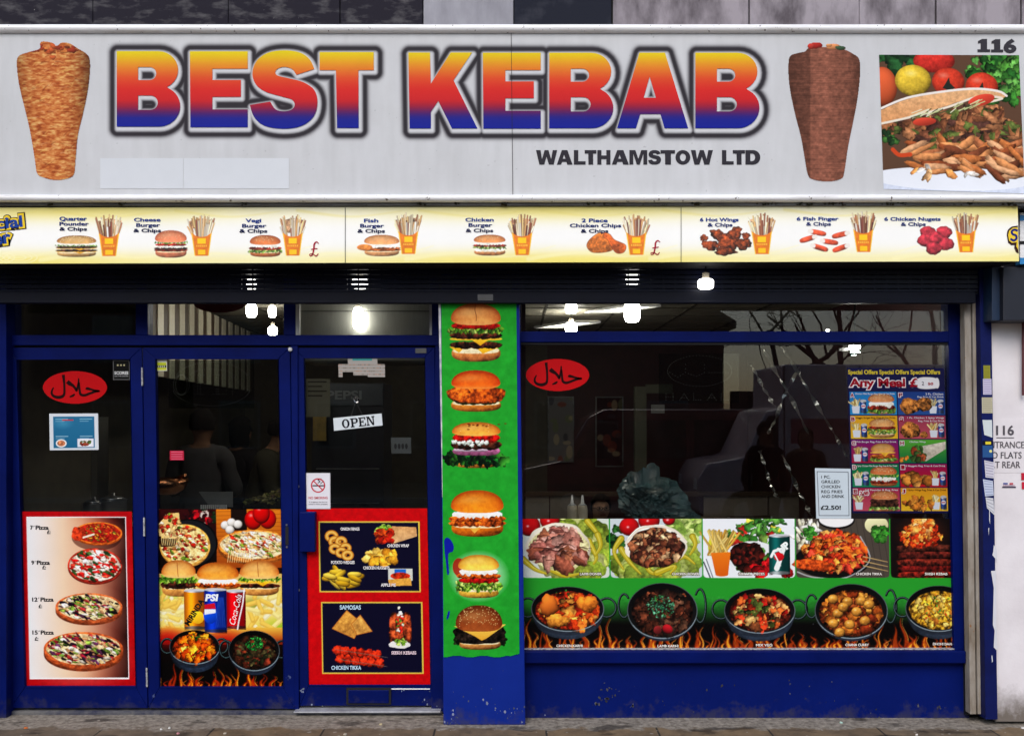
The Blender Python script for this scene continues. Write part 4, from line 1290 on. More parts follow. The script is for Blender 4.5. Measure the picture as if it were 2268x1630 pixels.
one('pane', M['glass'], lambda m: m.front([(1155, 1440), (2114, 1440), (2102, 758), (1152, 758)], YW + 0.03, 0.006), wd)
def riser(m):
    m.rect(1160, 1466, 2147, 1590, YW + 0.012, 0.18)
one('stall_riser', paint('blue_riser', (0.0014, 0.0085, 0.118), (0.0011, 0.007, 0.098), rough=0.5, spec=0.07, scale=3, chips=(16, 0.735), chipcol=(0.20, 0.20, 0.22), bmp=0.5, bscale=20, dirt=0.09), riser, wd)

# ---------------------------------------------------------------- shutter guide, post, neighbour's wall
gd = thing('shutter_guide', 'dirty cream rusty shutter guide rail beside the shop window', 'shutter guide', W(2160, 1585, 0.03))
M['guide'] = paint('rusty_cream', (0.36, 0.33, 0.29), (0.16, 0.12, 0.08), rough=0.7, scale=4, amt=(0.30, 0.62), chips=(7, 0.62), chipcol=(0.23, 0.10, 0.03), bmp=0.4, stretch=(2.5, 2, 0.8))
def guide(m):
    m.front([(2149, 1580), (2162, 1580), (2150, 668), (2136, 668)], 0.04, 0.06)
    m.front([(2162.3, 1580), (2166, 1580), (2154, 668), (2150.3, 668)], 0.055, 0.05, (0.2, 0.2, 0.2))
    m.front([(2166, 1580), (2173, 1580), (2161, 668), (2154, 668)], 0.03, 0.07)
one('channel', M['guide'], guide, gd, bevel=0.002)
one('backing', M['dark'], lambda m: m.front([(2140, 1582), (2200, 1582), (2186, 560), (2128, 560)], 0.10, 0.12), gd)
bp = thing('blue_post', 'narrow blue post with torn stickers between shutter guide and white wall', 'post', W(2197, 1590, -0.02))
M['postblue'] = paint('post_blue', (0.006, 0.012, 0.10), (0.004, 0.007, 0.06), rough=0.5, spec=0.1, scale=5, chips=(12, 0.69), chipcol=(0.35, 0.36, 0.42), bmp=0.3)
one('post', M['postblue'], lambda m: m.front([(2183, 1592), (2210, 1592), (2194, 560), (2169, 560)], -0.02, 0.2), bp, bevel=0.003)
ik = Ink(-0.0215)
for P in ([(2201, 1375 - 170), (2208, 1215), (2208, 1240), (2198, 1228), (2200, 1220)], [(2195, 1263), (2206, 1262), (2207, 1400), (2209, 1440), (2201, 1432), (2203, 1395), (2199, 1382), (2201, 1300)], [(2189, 1168), (2191, 1168), (2190, 1185)], [(2196, 1450), (2198, 1450), (2199, 1462), (2197, 1466)], [(2191, 1120), (2192, 1121), (2193, 1160), (2191, 1150)]):
    ik.shape(P, (214, 214, 220))
ik.build(bp, M['paper'], 'bare_patch')
nw = thing('side_wall', 'off white rendered wall of the neighbouring entrance with painted number 116', 'wall', W(2300, 1585, 0.0))
M['white'] = paint('white_render', (0.80, 0.765, 0.78), (0.66, 0.62, 0.635), rough=0.8, spec=0.2, scale=2.4, chips=(11, 0.735), chipcol=(0.22, 0.18, 0.16), bmp=0.5, bscale=50)
def wallmat():
    m, t, b, N, Lk = M['white'], M['white'].node_tree, M['white'].node_tree.nodes['Principled BSDF'], M['white'].node_tree.nodes, M['white'].node_tree.links
    src = b.inputs['Base Color'].links[0].from_socket
    tc = N.new('ShaderNodeTexCoord'); sep = N.new('ShaderNodeSeparateXYZ'); Lk.new(tc.outputs['Object'], sep.inputs[0])
    ad = N.new('ShaderNodeMath'); ad.operation = 'MULTIPLY_ADD'
    Lk.new(noise(N, Lk, 9, 5, 0.7), ad.inputs[0]); ad.inputs[1].default_value = 0.30; Lk.new(sep.outputs['Z'], ad.inputs[2])
    splash = ramp(N, Lk, ad.outputs[0], 0.15, 0.33, (1, 1, 1), (0, 0, 0))
    o = mixc(N, Lk, splash, src, (0.16, 0.135, 0.115))
    Lk.new(o, b.inputs['Base Color'])
wallmat()
one('render', M['white'], lambda m: m.front([(2205, 1596), (3000, 1596), (3000, 560), (2191, 560)], 0.0, 0.25), nw)
ik = Ink(-0.003); ik.fat = 0.3
GR = (88, 84, 90)
plq = paint('pale_plaque', (0.75, 0.71, 0.73), (0.68, 0.64, 0.655), rough=0.75, bmp=0.2)
one('painted_panel', plq, lambda m: m.front([(2196, 1046), (2330, 1046), (2330, 925), (2194, 925)], -0.0015, 0.001), nw)
ik.text('116', 2226, 952, 40, 22, GR, bold=0.02)
ik.shape([(2207, 967.5), (2246, 967.5), (2246, 969.3), (2207, 969.3)], GR)
ik.text('ENTRANCE', 2226, 984, 86, 14.5, GR, bold=0.0)
ik.text('TO FLATS', 2224, 1007, 78, 14.5, (78, 76, 82), bold=0.0)
ik.text('AT REAR', 2226, 1028, 68, 14.5, GR, bold=0.0)
ik.build(nw, M['paper'], 'lettering')
ik = Ink(-0.003)
for (x0, y0, x1, y1, c) in ((2222, 1068, 2232, 1071, (70, 80, 150)), (2236, 1068, 2244, 1072, (190, 80, 90)), (2220, 1076, 2250, 1079, (70, 60, 80)), (2222, 1073, 2248, 1074.5, (190, 150, 170)), (2262, 1046, 2290, 1062, (190, 40, 60)), (2263, 1066, 2290, 1082, (196, 44, 64))):
    ik.shape([(x0, y0), (x1, y0), (x1, y1), (x0, y1)], c)
ik.build(nw, M['paper'], 'sticker_scraps')
one('pipe', paint('dull_red_pipe', (0.12, 0.03, 0.035), bmp=0.1), lambda m: m.tube([W(2266, 700, -0.03), W(2266, 925 - 50, -0.03)], 0.008, 8), nw)
nb = thing('neighbour_shutter_box', 'black shutter box of the neighbouring shop above the white wall', 'shutter box', W(2300, 709, -0.15))
one('casing', M['boxnavy'], lambda m: m.rect(2222, 590, 2700, 709, -0.16, 0.17), nb, bevel=0.004)
one('end_plate', paint('teal_blue_plate', (0.006, 0.022, 0.06), rough=0.5), lambda m: m.rect(2197, 590, 2221.5, 709, -0.12, 0.13), nb, bevel=0.003)
ns = thing('neighbour_sign', 'grey and light blue edge of the next shop sign', 'sign', W(2300, 585, -0.2))
one('panel', M['rail'], lambda m: m.rect(2259, 470, 2700, 575, -0.19, 0.15), ns, bevel=0.003)
one('stripe', paint('light_blue_vinyl', (0.03, 0.26, 0.62), rough=0.4), lambda m: (m.rect(2259, 476, 2700, 488, -0.193, 0.004), m.rect(2259, 570, 2700, 584, -0.193, 0.05)), ns)
one('band', M['dark'], lambda m: m.rect(2259, 533, 2700, 540, -0.193, 0.004), ns)

# stickers on the blue post
def sticker(name, label, cat, corners, Y, bgc, fn=None, mat=None, group=None, res=1.6, ink=None):
    xs = [c[0] for c in corners]; ys = [c[1] for c in corners]
    w, h = max(xs) - min(xs), max(ys) - min(ys)
    cv = Cv(w, h, max(res, 12 / min(w, h)), bgc)
    if fn:
        fn(cv, w, h)
    o = sheet(name, corners, Y, cv, mat or M['paper'])
    tag(o, label, cat, group)
    if ink:
        ik = Ink(Y - 0.0006, min(xs), min(ys)); ink(ik, w, h); ik.build(o, M['paper'], 'lettering')
    return o
def q4(x0, y0, x1, y1, ln=0.6):
    return [(x0, y0), (x1, y0), (x1 + ln, y1), (x0 + ln, y1)]
def scribble(col, rows, seed=1):
    def f(c, w, h):
        for r in range(rows):
            y = h * (r + 0.6) / (rows + 0.2)
            x = w * 0.12
            while x < w * 0.85:
                l = 1 + 3 * c.rs.rand()
                c.line([(x, y), (min(x + l, w * 0.9), y)], h / rows * 0.28, col, alpha=0.7); x += l + 1.2
    return f
def yblob(c, w, h):
    for k in range(7):
        c.rect(w * .1, h * k / 7 + 1, w * .9, h * k / 7 + 2.2, (60, 60, 30), alpha=0.6)
sticker('sticker', 'yellow torn sticker topmost on the narrow blue post', 'sticker', q4(2178, 808, 2193, 838), -0.0215, (150, 148, 52), yblob)
sticker('sticker', 'lilac white handwritten label below the yellow sticker on the post', 'sticker', q4(2177, 838, 2196, 873), -0.0216, (196, 190, 214), scribble((120, 110, 150), 7))
sticker('sticker', 'cream printed label in two columns on the blue post', 'sticker', q4(2174.5, 879, 2198, 914), -0.0217, (188, 182, 156), scribble((110, 104, 84), 8))
sticker('sticker', 'white rounded peeling sticker halfway down the blue post', 'sticker', [(2176, 929), (2197, 929), (2198, 968), (2180, 962)], -0.0218, (206, 214, 216))
sticker('sticker', 'blue locksmith sticker with a yellow dot on the blue post', 'sticker', q4(2176, 975, 2198, 1012), -0.0219, (44, 84, 138), lambda c, w, h: (c.rect(0, 0, w, h * .28, (18, 20, 40)), c.rect(w * .3, h * .06, w * .85, h * .22, (226, 206, 60)), c.ell(w * .8, h * .62, w * .14, w * .14, (226, 222, 140))))
sticker('sticker', 'crumpled white paper label overlapping the white wall edge', 'sticker', [(2180, 1018), (2203, 1023), (2201, 1058), (2183, 1056)], -0.0222, (206, 204, 214), scribble((130, 120, 150), 6))
sticker('sticker', 'pale blue scrawled paper label low on the blue post', 'sticker', [(2177, 1060), (2199, 1064), (2201, 1096), (2182, 1098)], -0.0223, (196, 204, 222), scribble((110, 120, 160), 6))
sticker('sticker', 'torn white paper scrap lowest of the labels on the post', 'sticker', [(2183, 1100), (2200, 1102), (2203, 1140), (2186, 1124)], -0.0224, (208, 208, 214), scribble((150, 150, 160), 4))

# chips in the blue paint
def chips(parent, Y, spots, seed, col=(74, 74, 80)):
    rs = np.random.RandomState(seed)
    mb = MB()
    for x, y, s, n in spots:
        for _ in range(n):
            cx, cy = x + rs.randn() * s, y + rs.randn() * s * 0.8
            r = 0.8 + 2.4 * rs.rand() ** 2
            k = 6
            pts = [(cx + r * (0.4 + 0.9 * rs.rand()) * math.cos(a), cy + r * (0.4 + 1.3 * rs.rand()) * math.sin(a)) for a in np.linspace(0, 6.283, k + 1)[:-1]]
            c = np.array(col) * (0.6 + 0.6 * rs.rand())
            mb.add([W(a, b, Y) for a, b in pts], [tuple(range(k))], L3(*c))
    return mb.build('paint_chips', M['paper'], parent, fix=False)
chips(wd, YW + 0.0112, [(1344, 1522, 9, 7), (1336, 1545, 5, 12), (1364, 1535, 6, 5), (1405, 1562, 5, 5), (1322, 1558, 8, 6), (1745, 1508, 3, 3), (2080, 1566, 6, 9), (2030, 1562, 4, 4), (1900, 1570, 60, 16), (1500, 1572, 90, 18), (1800, 1515, 120, 8)], 4)
chips(pl, -0.0004, [(1010, 1560, 20, 8), (1100, 1585, 40, 18), (1140, 1575, 10, 10), (1065, 1530, 40, 5), (1000, 1592, 10, 10)], 6, (110, 116, 140))
chips(d3, YDR + 0.0115, [(667, 1525, 3, 5), (900, 1540, 30, 4), (940, 1550, 6, 4), (700, 1552, 20, 4)], 7, (120, 128, 150))
chips(d2, YDR - 0.0004, [(480, 1550, 90, 6), (340, 1540, 4, 4), (640, 1500, 3, 6)], 8, (60, 70, 110))
# ================================================================ posters, vinyls and notices on the shopfront
TOP_PIZ = dict(
    pep=[(176, 40, 30), (150, 30, 26), (200, 70, 40), (110, 120, 50), (226, 150, 60)],
    tom=[(206, 44, 40), (190, 30, 30), (246, 230, 210), (244, 236, 226), (60, 90, 50), (220, 80, 60)])
# --- pizza price panel (first door)
PX, PY = 46, 1131
pc = Cv(246, 389, 0.9, (168, 16, 26)); pc.con, pc.sat = 0.50, 1.06
pc.a *= 1 + 0.03 * pc.nz(pc.a.shape[:2])[..., None]
pc.rect(11.5, 12, 232, 371, (255, 255, 255))
pc.vgrad(13, 14, 230.5, 368, [(0, (236, 236, 238)), (0.16, (236, 222, 212)), (0.36, (234, 200, 172)), (0.56, (206, 150, 122)), (0.72, (150, 84, 66)), (0.88, (84, 32, 26)), (1, (48, 18, 16))], True)
for (cx, cy, a, b) in ((168, 62, 74, 44), (158, 140, 84, 60), (142, 226, 100, 56), (130, 322, 110, 62)):
    pc.glow(cx - 8, cy + 4, a * 1.2, b * 1.3, (250, 214, 180), 0.55, 0.9)
pc.ell(166, 58, 55, 29, (50, 20, 16), alpha=0.5)
pizza(pc, 170, 48, 53, 24, TOP_PIZ['pep'], 170, (170, 50, 34), (204, 104, 44), 0.16, 0.06)
pc.poly([(120, 40), (150, 50), (119, 60)], (120, 52, 38)); pc.ell(126, 50, 15, 15, (196, 70, 40), p=2.4, grain=0.2, wob=0.1)
pc.line([(137, 58), (160, 51)], 4, (240, 226, 204))
pizza(pc, 161, 120, 60, 38, TOP_PIZ['tom'], 130, (240, 214, 190), (150, 50, 36), 0.12, 0.11)
pizza(pc, 146, 212, 74, 31, VEG, 170, (230, 196, 150), (176, 92, 54), 0.30, 0.085)
pizza(pc, 132, 305, 88, 38, VEG, 210, (230, 196, 150), (178, 90, 50), 0.30, 0.08)
pq = [(47, 1131.5), (292, 1131.5), (300, 1519.5), (55, 1519.5)]
po = sheet('pizza_poster', pq, YG - 0.010, pc, M['print'])
tag(po, 'red bordered price poster of four pizzas growing from seven to fifteen inch', 'poster')
ik = Ink(YG - 0.0112, PX + 1, PY, xf=lambda x, y: (x + y / 389 * 8, y))
ik.fat = 0.25
for s, s2, x, y, x2, y2, w in (('7', 'Pizza', 19, 36, 54, 46, 30), ('9', 'Pizza', 20, 113.5, 42, 124, 30), ('12', 'Pizza', 20, 195, 32, 210, 30), ('15', 'Pizza', 19, 268, 22, 282, 30)):
    n = len(s)
    ik.text(s, x + n * 3, y, n * 6, 9.2, (40, 36, 40), bold=0.02)
    ik.shape([(x + n * 6.5 + 1.5, y - 4.5), (x + n * 6.5 + 3.2, y - 4.5), (x + n * 6.5 + 2, y - 1.5), (x + n * 6.5 + 1, y - 1.5)], (40, 36, 40))
    ik.text(s2, x + n * 6.5 + 20, y, 29, 9.4, (40, 36, 40), bold=0.02, join=True)
    ik.text('£:', x2 + 6, y2, 8, 8.4, (40, 36, 40), bold=0.02)
ik.build(po, M['print'])

# --- door photo panel: pizzas, burgers, cans, curries, flames
pc = Cv(276, 396, 0.95, (40, 22, 18)); pc.con, pc.sat = 0.75, 1.06
pc.vgrad(0, 0, 132, 130, [(0, (70, 20, 22)), (1, (24, 16, 14))])
pc.chunks(98, 18, 36, 26, 40, [(90, 18, 30), (160, 30, 44), (40, 60, 36), (220, 200, 190), (60, 16, 24)], 3, 9)
pc.vgrad(132, 0, 276, 130, [(0, (206, 130, 50)), (1, (150, 84, 34))])
for k in range(12):
    pc.line([(132, 6 + k * 9), (276, 2 + k * 9)], 1.2, (120, 64, 24), alpha=0.5)
pc.rect(165, 0, 200, 48, (40, 24, 20))
pc.ell(73, 76, 62, 54, (14, 14, 16)); pc.ell(72, 76, 59, 51, (40, 42, 46))
MEATP = [(176, 50, 36), (240, 206, 150), (232, 190, 130), (200, 140, 90), (120, 140, 60), (160, 60, 50), (246, 226, 190)]
pizza(pc, 62, 80, 56, 46, MEATP, 150, (236, 200, 140), (214, 160, 90), 0.08, 0.09)
pc.poly([(2, 36), (26, 10), (50, 8), (54, 52), (40, 66), (6, 60)], (232, 190, 130)); pc.chunks(31, 36, 24, 28, 46, MEATP, 3, 7)
pc.poly([(4, 64), (46, 66), (40, 82), (8, 84)], (60, 40, 26)); 
for x in range(10, 46, 4):
    pc.line([(x, 56), (x + 2, 80)], 1.3, (236, 206, 150))
for x, y in ((214, 24), (246, 22), (232, 10)):
    pc.ell(x, y, 19, 22, (196, 20, 20), sh=0.3, edge=0.45); pc.glow(x - 5, y - 10, 7, 6, (255, 190, 180), 0.8)
for x, y in ((152, 36), (166, 30), (180, 34), (162, 46)):
    pc.ell(x, y, 10, 9.5, (232, 226, 216), sh=0.35, edge=0.4)
pizza(pc, 216, 80, 80, 34, MEATP + [(250, 236, 216)] * 3, 190, (236, 206, 160), (190, 120, 60), 0.28, 0.07)
for x in range(160, 220, 5):
    pc.line([(x, 92), (x - 4, 118)], 2.4, (238, 210, 160), 1.2, alpha=0.85)
pc.vgrad(0, 143, 276, 272, [(0, (214, 176, 110)), (0.5, (246, 222, 150)), (1, (240, 200, 110))])
pc.glow(10, 200, 70, 50, (150, 180, 70), 0.8); pc.glow(270, 262, 60, 30, (140, 180, 60), 0.9); pc.glow(212, 210, 40, 20, (90, 110, 40), 0.8)
for y, x0, x1 in ((222, 0, 62), (222, 200, 276)):
    sticks(pc, lambda: ((lambda a, b, r: ((a, b), (a + 26 * math.cos(r), b + 26 * math.sin(r))))(x0 - 8 + pc.rs.rand() * (x1 - x0), 196 + pc.rs.rand() * 70, pc.rs.randn() * 0.7)), 0, 9, [(250, 224, 140)])
    for _ in range(34):
        a, b, r = x0 - 8 + pc.rs.rand() * (x1 - x0), 196 + pc.rs.rand() * 70, pc.rs.randn() * 0.7
        col = [(250, 226, 150), (246, 210, 120), (252, 238, 190), (240, 194, 104)][pc.rs.randint(4)]
        pc.line([(a, b), (a + 26 * math.cos(r), b + 26 * math.sin(r))], 10, np.array(col) * 0.88, soft=2); pc.line([(a, b - 2), (a + 25 * math.cos(r), b - 2 + 25 * math.sin(r))], 6, col, soft=2)
pc.rect(0, 262, 276, 300, (226, 180, 90), (150, 60, 30)); pc.glow(20, 290, 50, 34, (170, 20, 24), 0.9); pc.glow(150, 290, 50, 30, (180, 30, 24), 0.7)
burger(pc, 47, 113, 194, 80, 'LP', col=(222, 160, 96), top=0.46, bot=0.26, pale=0.5)
burger(pc, 226, 113, 192, 92, 'LCP', col=(222, 160, 96), top=0.5, bot=0.24, pale=0.5)
for x in (44, 222):
    pc.line(smooth_curve([(x, 118), (x + 1, 134), (x + 2, 150)], 4), 1.3, (150, 90, 50))
burger(pc, 134, 118, 178, 98, 'SF', col=(214, 140, 66), top=0.62, bot=0.1)
def can(c, x0, y0, x1, y1, col, dk):
    w = x1 - x0
    c.rect(x0, y0 + 5, x1, y1 - 3, col); 
    c.ell((x0 + x1) / 2, y0 + 5, w / 2, 4, (190, 192, 196)); c.ell((x0 + x1) / 2, y1 - 4, w / 2, 4, dk)
    v = c.view(x0, y0 + 2, x1, y1); sl, X, Y = v
    u = np.clip((X - x0) / w, 0, 1)
    k = (0.62 + 0.55 * np.exp(-((u - 0.33) / 0.2) ** 2) - 0.1 * (u > 0.9))
    m = ((X >= x0) & (X <= x1) & (Y > y0 + 6)).astype(float)[..., None]
    c.a[sl] = np.clip(c.a[sl] * (1 - m) + c.a[sl] * k[..., None] * m, 0, 1)
can(pc, 58, 176, 106, 267, (240, 150, 40), (120, 110, 100)); pc.ell(88, 240, 14, 14, (250, 190, 60), sh=0.2)
can(pc, 153, 177, 195, 266, (214, 20, 36), (120, 60, 60))
can(pc, 103, 174, 153, 274, (24, 70, 176), (60, 70, 110))
pc.ell(116, 236, 15, 18, (30, 90, 200), sh=0.3); pc.poly([(103, 222), (128, 222), (128, 230), (103, 234)], (236, 238, 244)); pc.poly([(103, 212), (126, 208), (128, 221), (103, 222)], (190, 40, 60))
for k in range(8):
    pc.line([(134 + k * 1.6, 196), (128 + k * 3, 262)], 1.0, (90, 130, 220), alpha=0.6)
pc.line(smooth_curve([(192, 178), (188, 210), (180, 244), (176, 266)], 5), 3, (240, 236, 236))
v = pc.view(0, 272, 276, 396); sl, X, Yg = v
k = np.clip((Yg - 286) / 60, 0, 1)[..., None]; pc.a[sl] = pc.a[sl] * (1 - k) + np.array((14, 8, 6)) / 255 * k
flames(pc, 0, 276, 330, 397, 34)
ORNG = [(226, 140, 40), (214, 110, 30), (236, 170, 60), (190, 80, 24), (240, 190, 90)]
pan(pc, 80, 306, 56, 38, ORNG, 60, 0.5, r0=4, r1=11, base=(150, 60, 20), garnish=(DKGREENS, 0.05, -0.62, 0.2, 14))
pan(pc, 212, 314, 57, 45, [(70, 60, 40), (96, 50, 34), (60, 64, 40), (120, 60, 44), (84, 78, 54)], 80, 0.22, r0=3, r1=9, base=(60, 36, 24), garnish=([(40, 110, 60), (60, 140, 70), (30, 80, 46)], 0.02, -0.35, 0.35, 110))
pq2 = [(346.5, 1126.5), (622, 1126.5), (627, 1521), (353.5, 1521)]
po = sheet('food_poster', pq2, YG - 0.010, pc, M['print'])
tag(po, 'door poster crowded with pizzas, three burgers, drink cans and two curry pans over flames', 'poster')
ik = Ink(YG - 0.0112, 347, 1126, xf=lambda x, y: (x + y / 396 * 6, y))
ik.text('MIRINDA', 80, 228, 66, 13, (20, 24, 20), bold=0.04, rot=-1.0)
ik.text('PSI', 119, 196, 30, 16, (240, 244, 250), bold=0.05, shear=0.15)
ik.text('Coca-Cola', 171, 222, 68, 14, (250, 244, 244), bold=0.0, shear=0.35, rot=-1.32)
ik.build(po, M['print'])

# --- snack panel on the entrance door
pc = Cv(272, 392, 0.95, (186, 16, 26)); pc.con, pc.sat = 0.50, 1.06
pc.a *= 1 + 0.03 * pc.nz(pc.a.shape[:2])[..., None]
for x0, y0, x1, y1 in ((28, 29, 254, 186), (31, 207, 257, 366)):
    pc.rect(x0, y0, x1, y1, (216, 190, 90)); pc.rect(x0 + 3, y0 + 3, x1 - 3, y1 - 3, (18, 16, 48))
for x, y, r in ((57, 62, 15), (64, 74, 14), (78, 74, 13), (64, 90, 13), (88, 88, 12), (78, 98, 13), (92, 104, 13)):
    th_ = np.linspace(0, 6.3, 26); e = 0.82
    for w, col in ((10, (140, 84, 30)), (8, (204, 142, 62)), (4, (232, 184, 104))):
        pc.line([(x + r * .72 * math.cos(a), y + r * e * .72 * math.sin(a)) for a in th_], w, col)
pc.poly([(192, 40), (246, 42), (248, 62), (190, 80), (186, 60)], (214, 160, 110), (226, 180, 134), grain=0.05)
pc.chunks(172, 50, 20, 14, 34, GREENS, 4, 8); pc.chunks(174, 62, 20, 16, 30, [(196, 60, 30), (214, 90, 40), (170, 40, 26)], 6, 11)
pc.chunks(169, 110, 38, 15, 26, [(236, 170, 60), (244, 190, 84), (222, 150, 50), (250, 206, 110)], 8, 14, sh=0.4, edge=0.35)
for _ in range(24):
    x, y = 48 + pc.rs.rand() * 72, 138 + pc.rs.rand() * 34; r = pc.rs.randn() * 0.7 + 0.4
    pc.ell(x, y, 16, 6, [(206, 170, 60), (222, 190, 84), (190, 150, 44)][pc.rs.randint(3)], rot=r, p=2.6, sh=0.5, edge=0.35)
pc.rect(182, 134, 236, 160, (206, 210, 200)); pc.rect(196, 135, 222, 145, (40, 110, 190)); pc.ell(209, 150, 22, 8, (190, 60, 30), grain=0.2); pc.poly([(182, 158), (232, 154), (234, 171), (184, 172)], (226, 166, 84), grain=0.06)
for P, c1 in (([(88, 226), (122, 254), (104, 288), (55, 266)], (222, 160, 84)), ([(118, 236), (144, 272), (110, 280), (98, 256)], (232, 172, 96))):
    pc.poly(P, c1, np.array(c1) * 0.86, grain=0.08); pc.line(P + [P[0]], 1.5, (176, 110, 50))
for x, r in ((192, 0.06), (206, 0.02), (222, -0.04)):
    pc.ell(x, 264, 10, 34, (176, 84, 50), rot=r, p=3, sh=0.1, edge=0.5, grain=0.25)
pc.chunks(206, 250, 8, 34, 26, [(240, 236, 214), (110, 150, 60), (200, 50, 40)], 2, 5); pc.ell(205, 301, 24, 9, (236, 232, 226), wob=0.1); pc.chunks(208, 296, 12, 7, 14, GREENS, 3, 5)
for i in range(12):
    x = 66 + (i % 6) * 17.5 + (i // 6) * 6; y = 314 + (i // 6) * 19 + (i % 6) * 2
    pc.ell(x, y, 11, 11, (206, 62, 34), wob=0.15, sh=0.35, edge=0.5, grain=0.2)
pc.line([(60, 312), (178, 330)], 1, (120, 110, 100)); pc.line([(70, 334), (176, 350)], 1, (120, 110, 100))
pq3 = [(677.5, 1124.5), (946, 1124.5), (953, 1516), (683.5, 1516)]
po = sheet('snack_poster', pq3, YG - 0.0125 + 0.004, pc, M['print'])
tag(po, 'red poster with two navy boxes of onion rings, nuggets, samosas and kebabs', 'poster')
ik = Ink(YG - 0.0137 + 0.004, 677.5, 1124, xf=lambda x, y: (x + y / 392 * 6, y))
for s, x, y, w, h, c in (('ONION RINGS', 97, 46, 42, 7, (240, 236, 236)), ('CHICKEN WRAP', 203, 83, 48, 7, (240, 236, 236)), ('POTATO WEDGES', 80, 120, 52, 7, (240, 236, 236)), ('CHICKEN NUGGETS', 154, 132, 58, 7, (240, 236, 236)),
                         ('APPLE PIE', 180, 170, 33, 7, (240, 236, 236)), ('SAMOSAS', 95, 219.5, 47, 10, (190, 220, 240)), ('SEEKH KEBABS', 212, 320, 55, 7.5, (236, 210, 220)), ('CHICKEN TIKKA', 84, 353, 66, 9, (190, 220, 240))):
    ik.text(s, x, y, w, h, c, bold=0.03, outline=None)
ik.build(po, M['print'])

# --- green burger banner on the pillar
pc = Cv(170, 783, 0.95, (52, 154, 62)); pc.con, pc.sat = 0.70, 1.0
pc.a *= (1 + 0.022 * pc.nz(pc.a.shape[:2], 2) + 0.015 * (fractal(pc.a.shape[0], pc.a.shape[1], 160, np.random.RandomState(6), 3) - 0.5))[..., None]
burger(pc, 78, 0, 128, 118, 'TLPDPC'.replace('PDPC', 'PCPD'), col=(214, 138, 84), top=0.34, bot=0.17, pale=0.12)
pc.line(smooth_curve([(78, 2), (76, 14), (79, 26), (79, 38)], 4), 1.3, (120, 66, 40)); 
for x in (52, 86, 116):
    pc.line([(x, 108), (x - 8, 126)], 0.9, (150, 110, 60), alpha=0.7)
heel(pc, 77, 216, 238, 112, (218, 140, 62)); band(pc, 77, 210, 222, 96, (70, 80, 36), 0.3, 0.2)
pc.ell(78, 201, 65, 18, (200, 96, 34), p=3, wob=0.05, sh=0.25, edge=0.35, grain=0.2); pc.ell(40, 198, 26, 15, (214, 108, 40), wob=0.08, grain=0.2, edge=0.2)
bun(pc, 77, 147, 188, 110, (214, 98, 34))
burger(pc, 77, 261, 362, 114, 'TPOK', col=(222, 150, 70), top=0.27, bot=0.16, seeds=4, pale=0.2)
for _ in range(16):
    pc.ell(78 + pc.rs.randn() * 24, 303 + abs(pc.rs.randn()) * 4, 5, 4.5, (228, 236, 222), wob=0.3, sh=0.45, edge=0.3)
for _ in range(14):
    pc.ell(78 + pc.rs.randn() * 26, 264 + abs(pc.rs.randn()) * 6, 3, 1.2, (110, 56, 20))
burger(pc, 78, 411, 513, 124, 'SFF', col=(218, 124, 36), top=0.46, bot=0.24, pale=0.1)
pc.poly([(62, 496), (86, 492), (72, 506)], (236, 170, 80))
pc.glow(80, 600, 70, 58, (240, 250, 240), 1.0, 0.7); pc.ell(36, 580, 14, 20, (170, 40, 30), alpha=0.8)
burger(pc, 80, 553, 648, 96, 'SFTLL', col=(240, 186, 84), top=0.34, bot=0.17)

pc.ell(82, 726, 58, 26, (44, 34, 30), wob=0.12, edge=0.3, grain=0.35); frill(pc, 82, 730, 756, 112, [(34, 50, 30), (24, 36, 22), (60, 76, 46)], 50, 6)
heel(pc, 82, 744, 762, 92, (196, 140, 84)); pc.ell(82, 735, 56, 15, (40, 32, 28), wob=0.1, grain=0.4)
pc.poly([(24, 710), (140, 706), (98, 736), (86, 742), (70, 732)], (244, 196, 100), (222, 160, 66))
bun(pc, 80, 664, 722, 104, (136, 78, 42), 90, 0.05)
for P in ([(4, 520), (12, 515), (21, 524), (25, 536), (22, 546), (14, 549), (12, 560), (14, 592), (10, 596), (7, 570), (4, 540)], [(12, 677), (15, 678), (13, 690), (9, 696), (8, 690)]):
    pc.poly(smooth_curve(P, 4, True), (28, 46, 150))
hh, ww = pc.nh, pc.nw
mk = np.ones((hh, ww), bool); gy, gx = np.mgrid[0:hh, 0:ww]
mk &= ~((gy > hh - 4 - 4 * np.sin(gx / ww * 9) ** 2) & (gx < ww * 0.86)); mk &= ~((gy > hh - 12 + 0.25 * (ww - gx)) & (gx > ww * 0.86) & (gy < hh))
po = sheet('burger_banner', [(977.5, 672), (1143.5, 672), (1150.5, 1458), (982.5, 1458)], -0.004, pc, M['print'], mask=mk)
tag(po, 'tall green vinyl banner of six stacked burgers on the blue pillar', 'banner')

# --- window vinyl: five dishes over five curry pans
VW, VH = 958, 287
pc = Cv(VW, VH, 0.95, (50, 150, 54)); pc.con, pc.sat = 0.38, 0.97
pc.a *= 1 + 0.03 * pc.nz(pc.a.shape[:2])[..., None]
v = pc.view(0, 150, VW, VH); sl, X, Yg = v
kk = np.clip((Yg - 172) / 62, 0, 1)[..., None] ** 1.3; pc.a[sl] = pc.a[sl] * (1 - kk) + np.array((10, 8, 8)) / 255 * kk
flames(pc, -5, VW, 205, VH + 1, 110, 0.9)
def dish(x0, x1, bgc):
    """a picture panel with rounded lower corners"""
    pc.ell((x0 + x1) / 2, 62, (x1 - x0) / 2, 69, bgc, p=22)
def tomatoes(L_):
    for x, y, r in L_:
        pc.ell(x, y, r, r * 0.92, (196, 18, 24), sh=0.35, edge=0.45); pc.glow(x - 3, y + 1, 5, 4, (255, 220, 220), 0.9)
